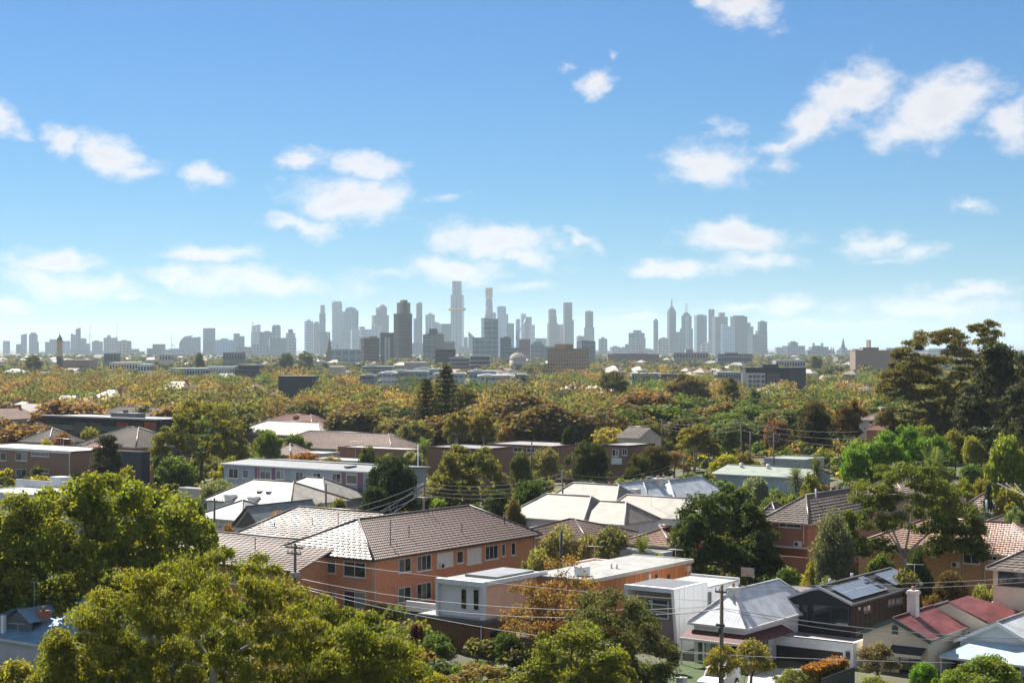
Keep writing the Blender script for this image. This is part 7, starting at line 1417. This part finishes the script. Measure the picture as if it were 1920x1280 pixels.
def suburbs():
    rg = random.Random(9); spots = []
    for (px, py, D, col) in ((15, 0, 560, 5), (45, 0, 545, 0), (75, 0, 520, 4), (20, 0, 455, 5), (130, 0, 640, 0), (165, 0, 600, 5), (210, 0, 610, 3), (300, 0, 760, 0), (335, 0, 750, 5), (10, 0, 480, 1), (455, 0, 640, 1), (480, 0, 760, 5), (1130, 0, 760, 0), (1085, 0, 780, 1), (1460, 0, 790, 5), (1440, 0, 740, 0), (1225, 0, 560, 6), (1180, 0, 1250, 3), (1150, 0, 1200, 5), (1330, 0, 900, 0), (1300, 0, 1250, 1), (1350, 0, 1300, 5), (1560, 0, 1050, 5), (1580, 0, 900, 0), (1620, 0, 820, 4), (1640, 0, 760, 5), (1690, 0, 980, 1), (1700, 0, 1200, 0)): spots.append((px, D, col))
    for _ in range(120):
        D = 1150 + 2300 * rg.random() ** 1.2; spots.append((rg.uniform(-10, 1700), D, rg.randrange(8)))
    RN = ['white', 'red-brown', 'brown', 'cream', 'grey', 'salmon pink', 'slate black', 'fawn']
    for i, (px, D, col) in enumerate(spots):
        near = D < 1000; lab = f'{RN[col]}-roofed house glimpsed between the belt trees' if near else f'tiny {RN[col]}-roofed house in the far suburbs'
        o = far_house(px, 0, D, HOUSE_ROOFS[col], i % 5, lab, f"{RN[col]}-roofed houses {'in the tree belt' if near else 'of the far suburbs'}", sc=rg.uniform(.85, 1.2) * (1.05 if near else 1.0))
        if near: o.location.z += 2.2
        else: o.location.z += 1.5 + 2.5 * rg.random()
suburbs()
far_house(1440, 0, 800, (.50, .27, .21), 4, 'wide salmon-roofed house in front of the black office', None, 0., 1.35).location.z = -.6

# ------------------------------------------------------------------ poles, wires, small things
def pole(label, px, pyt, D, arms=((0, 1.2),), r=.14, zb=None, col=None, ang=GRID, ins=True, lamp=False):
    x = (px - 960) / FPX * D; g = terrain(x, D) if zb is None else zb; z = CH - (pyt - HZ) / FPX * D - g
    o = root('utility_pole', label, 'pole', (x, D, g), ang); link('post', MB().cyl(0, 0, -1, z, r, r * .75, 8), col or timber_pole, o)
    for dz, hw in arms:
        link('crossarm', MB().box(-hw, hw, -.16, -.04, z - .45 - dz, z - .3 - dz), col or timber_pole, o)
        if ins:
            for k in range(4): xx = -hw * .9 + hw * 1.8 * k / 3; link('insulator', MB().lathe(xx, -.1, [(.03, z - .3 - dz), (.06, z - .2 - dz), (.04, z - .1 - dz)], 6), oc_metal, o, (.35, .37, .36))
    return o
def wire(label, a, b, sag=.6, r=.018, m=None, group='overhead power wires'):
    a, b = P(*a), P(*b); pts = []
    for i in range(15): t = i / 14; p = a.lerp(b, t); p.z -= sag * 4 * t * (1 - t); pts.append(p)
    o = bpy.data.objects.new('overhead_wire', MB().tube([p - a for p in pts], r, 4).mesh('overhead_wire')); COL.objects.link(o); o.location = a; o.data.materials.append(m or lightwire_m); tag(o, label, 'wire', group)
def street_bits():
    p = pole('grey timber utility pole rising beside the corner of the brick flats', 553, 1018, 146, ((0, 1.0), (.5, .8)), .17)
    link('transformer_fittings', MB().box(-.3, .3, -.35, .35, 7.3, 7.7), oc_metal, p, (.3, .3, .3))
    q = pole('weathered utility pole standing before the white villa', 1353, 1096, 131, ((.15, .5),), .19)
    link('fittings', MB().box(-.35, .35, -.3, -.1, 5.6, 5.75).cyl(0, -.3, 5.0, 5.5, .12, .12, 8), dark_metal, q)
    pole('grey utility pole with crossarm and wires at the left middle', 402, 933, 200, ((0, 1.6), (2.9, 1.2)), .17); pole('utility pole with crossarms before the big blackish evergreen', 795, 905, 212, ((0, 1.0), (1.3, 1.5)), .17); pole('short dark pole on the edge of the fawn hip roof', 611, 906, 214, (), .16); pole('utility pole left of the cream iron roofs', 1055, 880, 235, ((0, .6), (.9, 1.1)), .15); pole('pole stub rising at the orange-brown tree', 1052, 995, 170, (), .2, col=dark_metal); pole('thin dark pole in front of the brown flats', 997, 828, 268, (), .13, col=dark_metal); pole('thin white pole beside the feather palm', 784, 832, 262, (), .11, col=white_paint); pole('utility pole in the right middle distance with sagging wires', 1390, 785, 310, ((0, 1.4), (1.0, 1.2)), .16); pole('plain pole right of the sagging-wire pole', 1407, 808, 305, (), .15); pole('utility pole above the dark flats', 1241, 785, 370, ((0, 1.3), (1.2, 1.2)), .17); pole('utility pole with two crossarms left of the dark gums', 1451, 812, 300, ((0, 1.3), (1.1, 1.1)), .16); pole('utility pole with wires at the right edge near the spruce', 1888, 904, 214, ((0, 1.9),), .15); pole('thin pole among the brownish domed trees', 1282, 848, 300, ((1.2, 1.0),), .13); pole('thin steel pole beside the distant golden trees', 1014, 793, 420, (), .12)
    A = 146; B = 131
    wire('upper bright wire sagging from the brick flats pole to the villa pole', (556, 1046, A), (1353, 1128, B), .35); wire('middle bright wire sagging across the brick flats to the villa pole', (556, 1083, A), (1353, 1135, B), 1.25, .022); wire('lower middle bright wire across the brick flats', (556, 1096, A), (1353, 1141, B), 1.55, .022); wire('lowest bright wire dropping past the timber podium to the street', (556, 1100, A), (1353, 1225, B), .9, .026)
    wire('dark cable from the villa pole across the black house and cottage', (1353, 1139, B), (1960, 1197, B), .5, .03, wire_m); wire('second dark cable from the villa pole across the garage', (1353, 1142, B), (1960, 1203, B - 2), .75, .022, wire_m); wire('thin wire passing just over the solar panels', (1353, 1098, B), (1960, 1080, 150), .25, .018); wire('lower thin wire passing over the solar panels', (1353, 1103, B), (1960, 1088, 150), .35, .018); wire('low bright wire crossing the garage and pink-tinged tree', (1245, 1221, 131), (1790, 1242, 128), .1, .02); wire('cable from the olive tree to the villa pole', (1220, 1150, 133), (1353, 1139, B), .2, .03, wire_m)
    for i in range(5): wire('bright wire fanning left from the pole before the big blackish evergreen', (793, 906 + i % 3 * 10, 212), (560 + i * 30, 968 + i * 4, 190), .7, .02, group='wires fanning from the central pole')
    for i in range(4): wire('wire running right from the pole before the big blackish evergreen', (797, 906 + i * 7, 212), (1057, 886 + i * 9, 235), 1.0, .02, group='wires right of the central pole')
    for i in range(5): wire('wire looping past the domed trees to the thin pole', (1057, 886 + i * 9, 235), (1282, 862 + i * 6, 300), 1.6, .013, wire_m, group='wires past the domed trees')
    for i in range(3): wire('faint wire between the poles of the right middle distance', (1241, 790 + i * 6, 370), (1390, 790 + i * 8, 310), .8, .016, wire_m, group='wires of the right middle distance'); wire('faint wire left of the dark gums', (1391, 790 + i * 8, 310), (1620, 808 + i * 14, 290), .8, .016, wire_m, group='wires by the dark gums'); wire('wire fanning from the pole near the spruce', (1870 + i * 16, 905, 214), (1960, 935 + i * 12, 190), .3, .025, group='wires near the spruce')
    for i in range(3): wire('wire at the left utility pole', (390 + i * 10, 937 + i * 20, 200), (300, 975 + i * 18, 185), .5, .02, group='wires at the left pole')
    # parked ute
    h = House('utility_truck', 'white four-wheel-drive parked behind the utility pole', 'car', 1338, 133.5, ang=math.radians(-28)); m = white_paint
    body = MB().ext_x([(-1.1, .45), (-1.15, .95), (-.9, 1.08), (.2, 1.15), (.75, 1.75), (2.4, 1.78), (3.4, 1.7), (3.55, 1.0), (3.55, .45)], -.92, .92); h.part('body', body, m); h.part('windscreen', MB().add([(-.8, .17, 1.17), (.8, .17, 1.17), (.72, .68, 1.7), (-.72, .68, 1.7)], [(0, 1, 2, 3)]), glass, (.02, .025, .03)); h.part('grille', MB().box(-.6, .6, -1.18, -1.1, .62, .9), dark_metal); h.part('bumper', MB().box(-.9, .9, -1.25, -1.1, .42, .6), oc_metal, (.3, .3, .3)); h.part('side_window', MB().box(.9, .935, .6, 2.3, 1.2, 1.6), glass, (.02, .02, .025))
    for sx in (-1, 1):
        h.part('headlight', MB().box(sx * .62, sx * .88, -1.17, -1.08, .78, .94), oc_metal, (.7, .7, .7))
        for y in (-.35, 2.6):
            mb = MB().cyl(0, 0, -.13, .13, .4, .4, 16); w = h.part('wheel', mb, mat('tyre', (.02, .02, .02), .8, .1)); w.rotation_euler = (0, math.pi / 2, 0); w.location = (sx * .86, y, .38); link('rim', MB().cyl(0, 0, -.14, .14, .22, .22, 12), oc_metal, w, (.4, .4, .42))
    # clipped hedge with orange new growth on a dark fence
    h = House('hedge', 'clipped hedge with orange new growth beside the garage', 'hedge', 1532, 132.5); rg = np.random.default_rng(8); n = 5200; zt = h.fz(1252); L = h.fy(1585)
    Cc = np.stack([rg.uniform(-1.1, .2, n), rg.uniform(-.6, L, n), rg.uniform(-.5, zt, n)], axis=1); f = rg.integers(0, 3, n); Cc[f == 0, 2] = zt + rg.normal(0, .07, (f == 0).sum()); Cc[f == 1, 0] = .2 + rg.normal(0, .06, (f == 1).sum()); Nn = np.zeros((n, 3)); Nn[:, 2] = f == 0; Nn[:, 0] = f == 1; Nn[:, 1] = (f == 2) * -1.0; Cc[f == 2, 1] = -.6 + rg.normal(0, .06, (f == 2).sum())
    up = Cc[:, 2] > zt - .35; V = leaves(rg, Cc, Nn, .22, .14, 0); tint = np.where(up[:, None], np.array([[.19, .10, .02]]) * rg.uniform(.6, 1.2, (n, 1)), np.array([[.12, .11, .02]]) * rg.uniform(.6, 1.2, (n, 1))); link('foliage', quads_mesh('foliage', V, tint), leaf_far, h.r); h.part('core', MB().box(-1.0, .05, -.5, L - .1, -1, zt - .15), mat('hedge_core', (.02, .025, .01), .9, .2))
    h = House('fence', 'dark paling fence in front of the clipped hedge', 'fence', 1540, 131.0); pm = MB().box(0, .03, 0, .13, -1, 1.55).mesh('paling'); pm.materials.append(oc_boards)
    h.part('rail', MB().box(-.05, 0, 0, 6, .9, 1.0), dark_metal)
    for k in range(40): o = h.part('paling', pm, None, (.05, .052, .055)); o.location = (0, k * .15, rnd.uniform(-.01, .01))
    h = House('fence', 'low white front wall by the street trees', 'fence', 1470, 128.5); h.part('wall', MB().box(h.fx(1380), 0, 0, .2, -1, 1.15), oc_wall, (.72, .7, .66)); h.part('coping', MB().box(h.fx(1380) - .05, .05, -.05, .25, 1.15, 1.22), oc_wall, (.6, .58, .55))
    h = House('letterbox', 'white box letterbox pillar on the lawn', 'letterbox', 1278, 131.5); zt = h.fz(1271); h.part('pillar', MB().box(-.3, .3, -.3, .3, -.5, max(.9, zt)), oc_wall, (.7, .7, .7)); h.part('cap', MB().box(-.34, .34, -.34, .34, max(.9, zt), max(.9, zt) + .08), oc_wall, (.62, .62, .62))
    a = lambda px, D: ((px - 960) / FPX * D, D)
    flat_patch('lawn', [a(1225, 127), a(1390, 127), a(1400, 146), a(1230, 146)], .03, grass_m, 'strip of mown lawn before the white villa'); flat_patch('pavement', [a(1100, 122), a(1960, 122), a(1960, 127.5), a(1100, 127.5)], .035, concrete, 'concrete footpath along the street'); flat_patch('driveway', [a(1395, 128), a(1600, 128), a(1600, 143), a(1405, 143)], .04, concrete, 'concrete driveway before the garage'); flat_patch('road', [a(-200, 84), a(2200, 84), a(2200, 114), a(-200, 114)], .03, asphalt, 'asphalt street along the front of the houses')
    h = House('basketball_hoop', 'basketball backboard in the shade under the big dark evergreen', 'hoop', 1402, 172); z = h.fz(1073); h.part('post', MB().cyl(0, 0, -1, z - .3, .06, .06, 8), dark_metal); h.part('backboard', MB().box(-.75, .75, -.04, 0, z - .4, z + .5), oc_metal, (.35, .33, .3)); h.part('rim', MB().tube([(.23 * math.cos(t), -.3 + .23 * math.sin(t), z - .25) for t in [2 * math.pi * k / 12 for k in range(13)]], .02, 4), oc_metal, (.5, .15, .05))
street_bits()

# ------------------------------------------------------------------ air: one closed box of pale haze round everything
hz = MB().box(-12500, 12500, -400, 26000, -40, 345)
HAZE = bpy.data.materials.new('haze'); HAZE.use_nodes = True; HAZE.node_tree.nodes.clear()
_o = HAZE.node_tree.nodes.new('ShaderNodeOutputMaterial'); _v = HAZE.node_tree.nodes.new('ShaderNodeVolumePrincipled'); HAZE.node_tree.links.new(_v.outputs[0], _o.inputs['Volume'])
_v.inputs['Color'].default_value = (.72, .88, 1.0, 1); _v.inputs['Density'].default_value = 5.0e-5; _v.inputs['Anisotropy'].default_value = .2
tag(link('haze', hz, HAZE), 'pale summer haze over the suburbs and the city', None, kind='stuff')
SC.cycles.volume_step_rate = 10; SC.cycles.volume_max_steps = 32
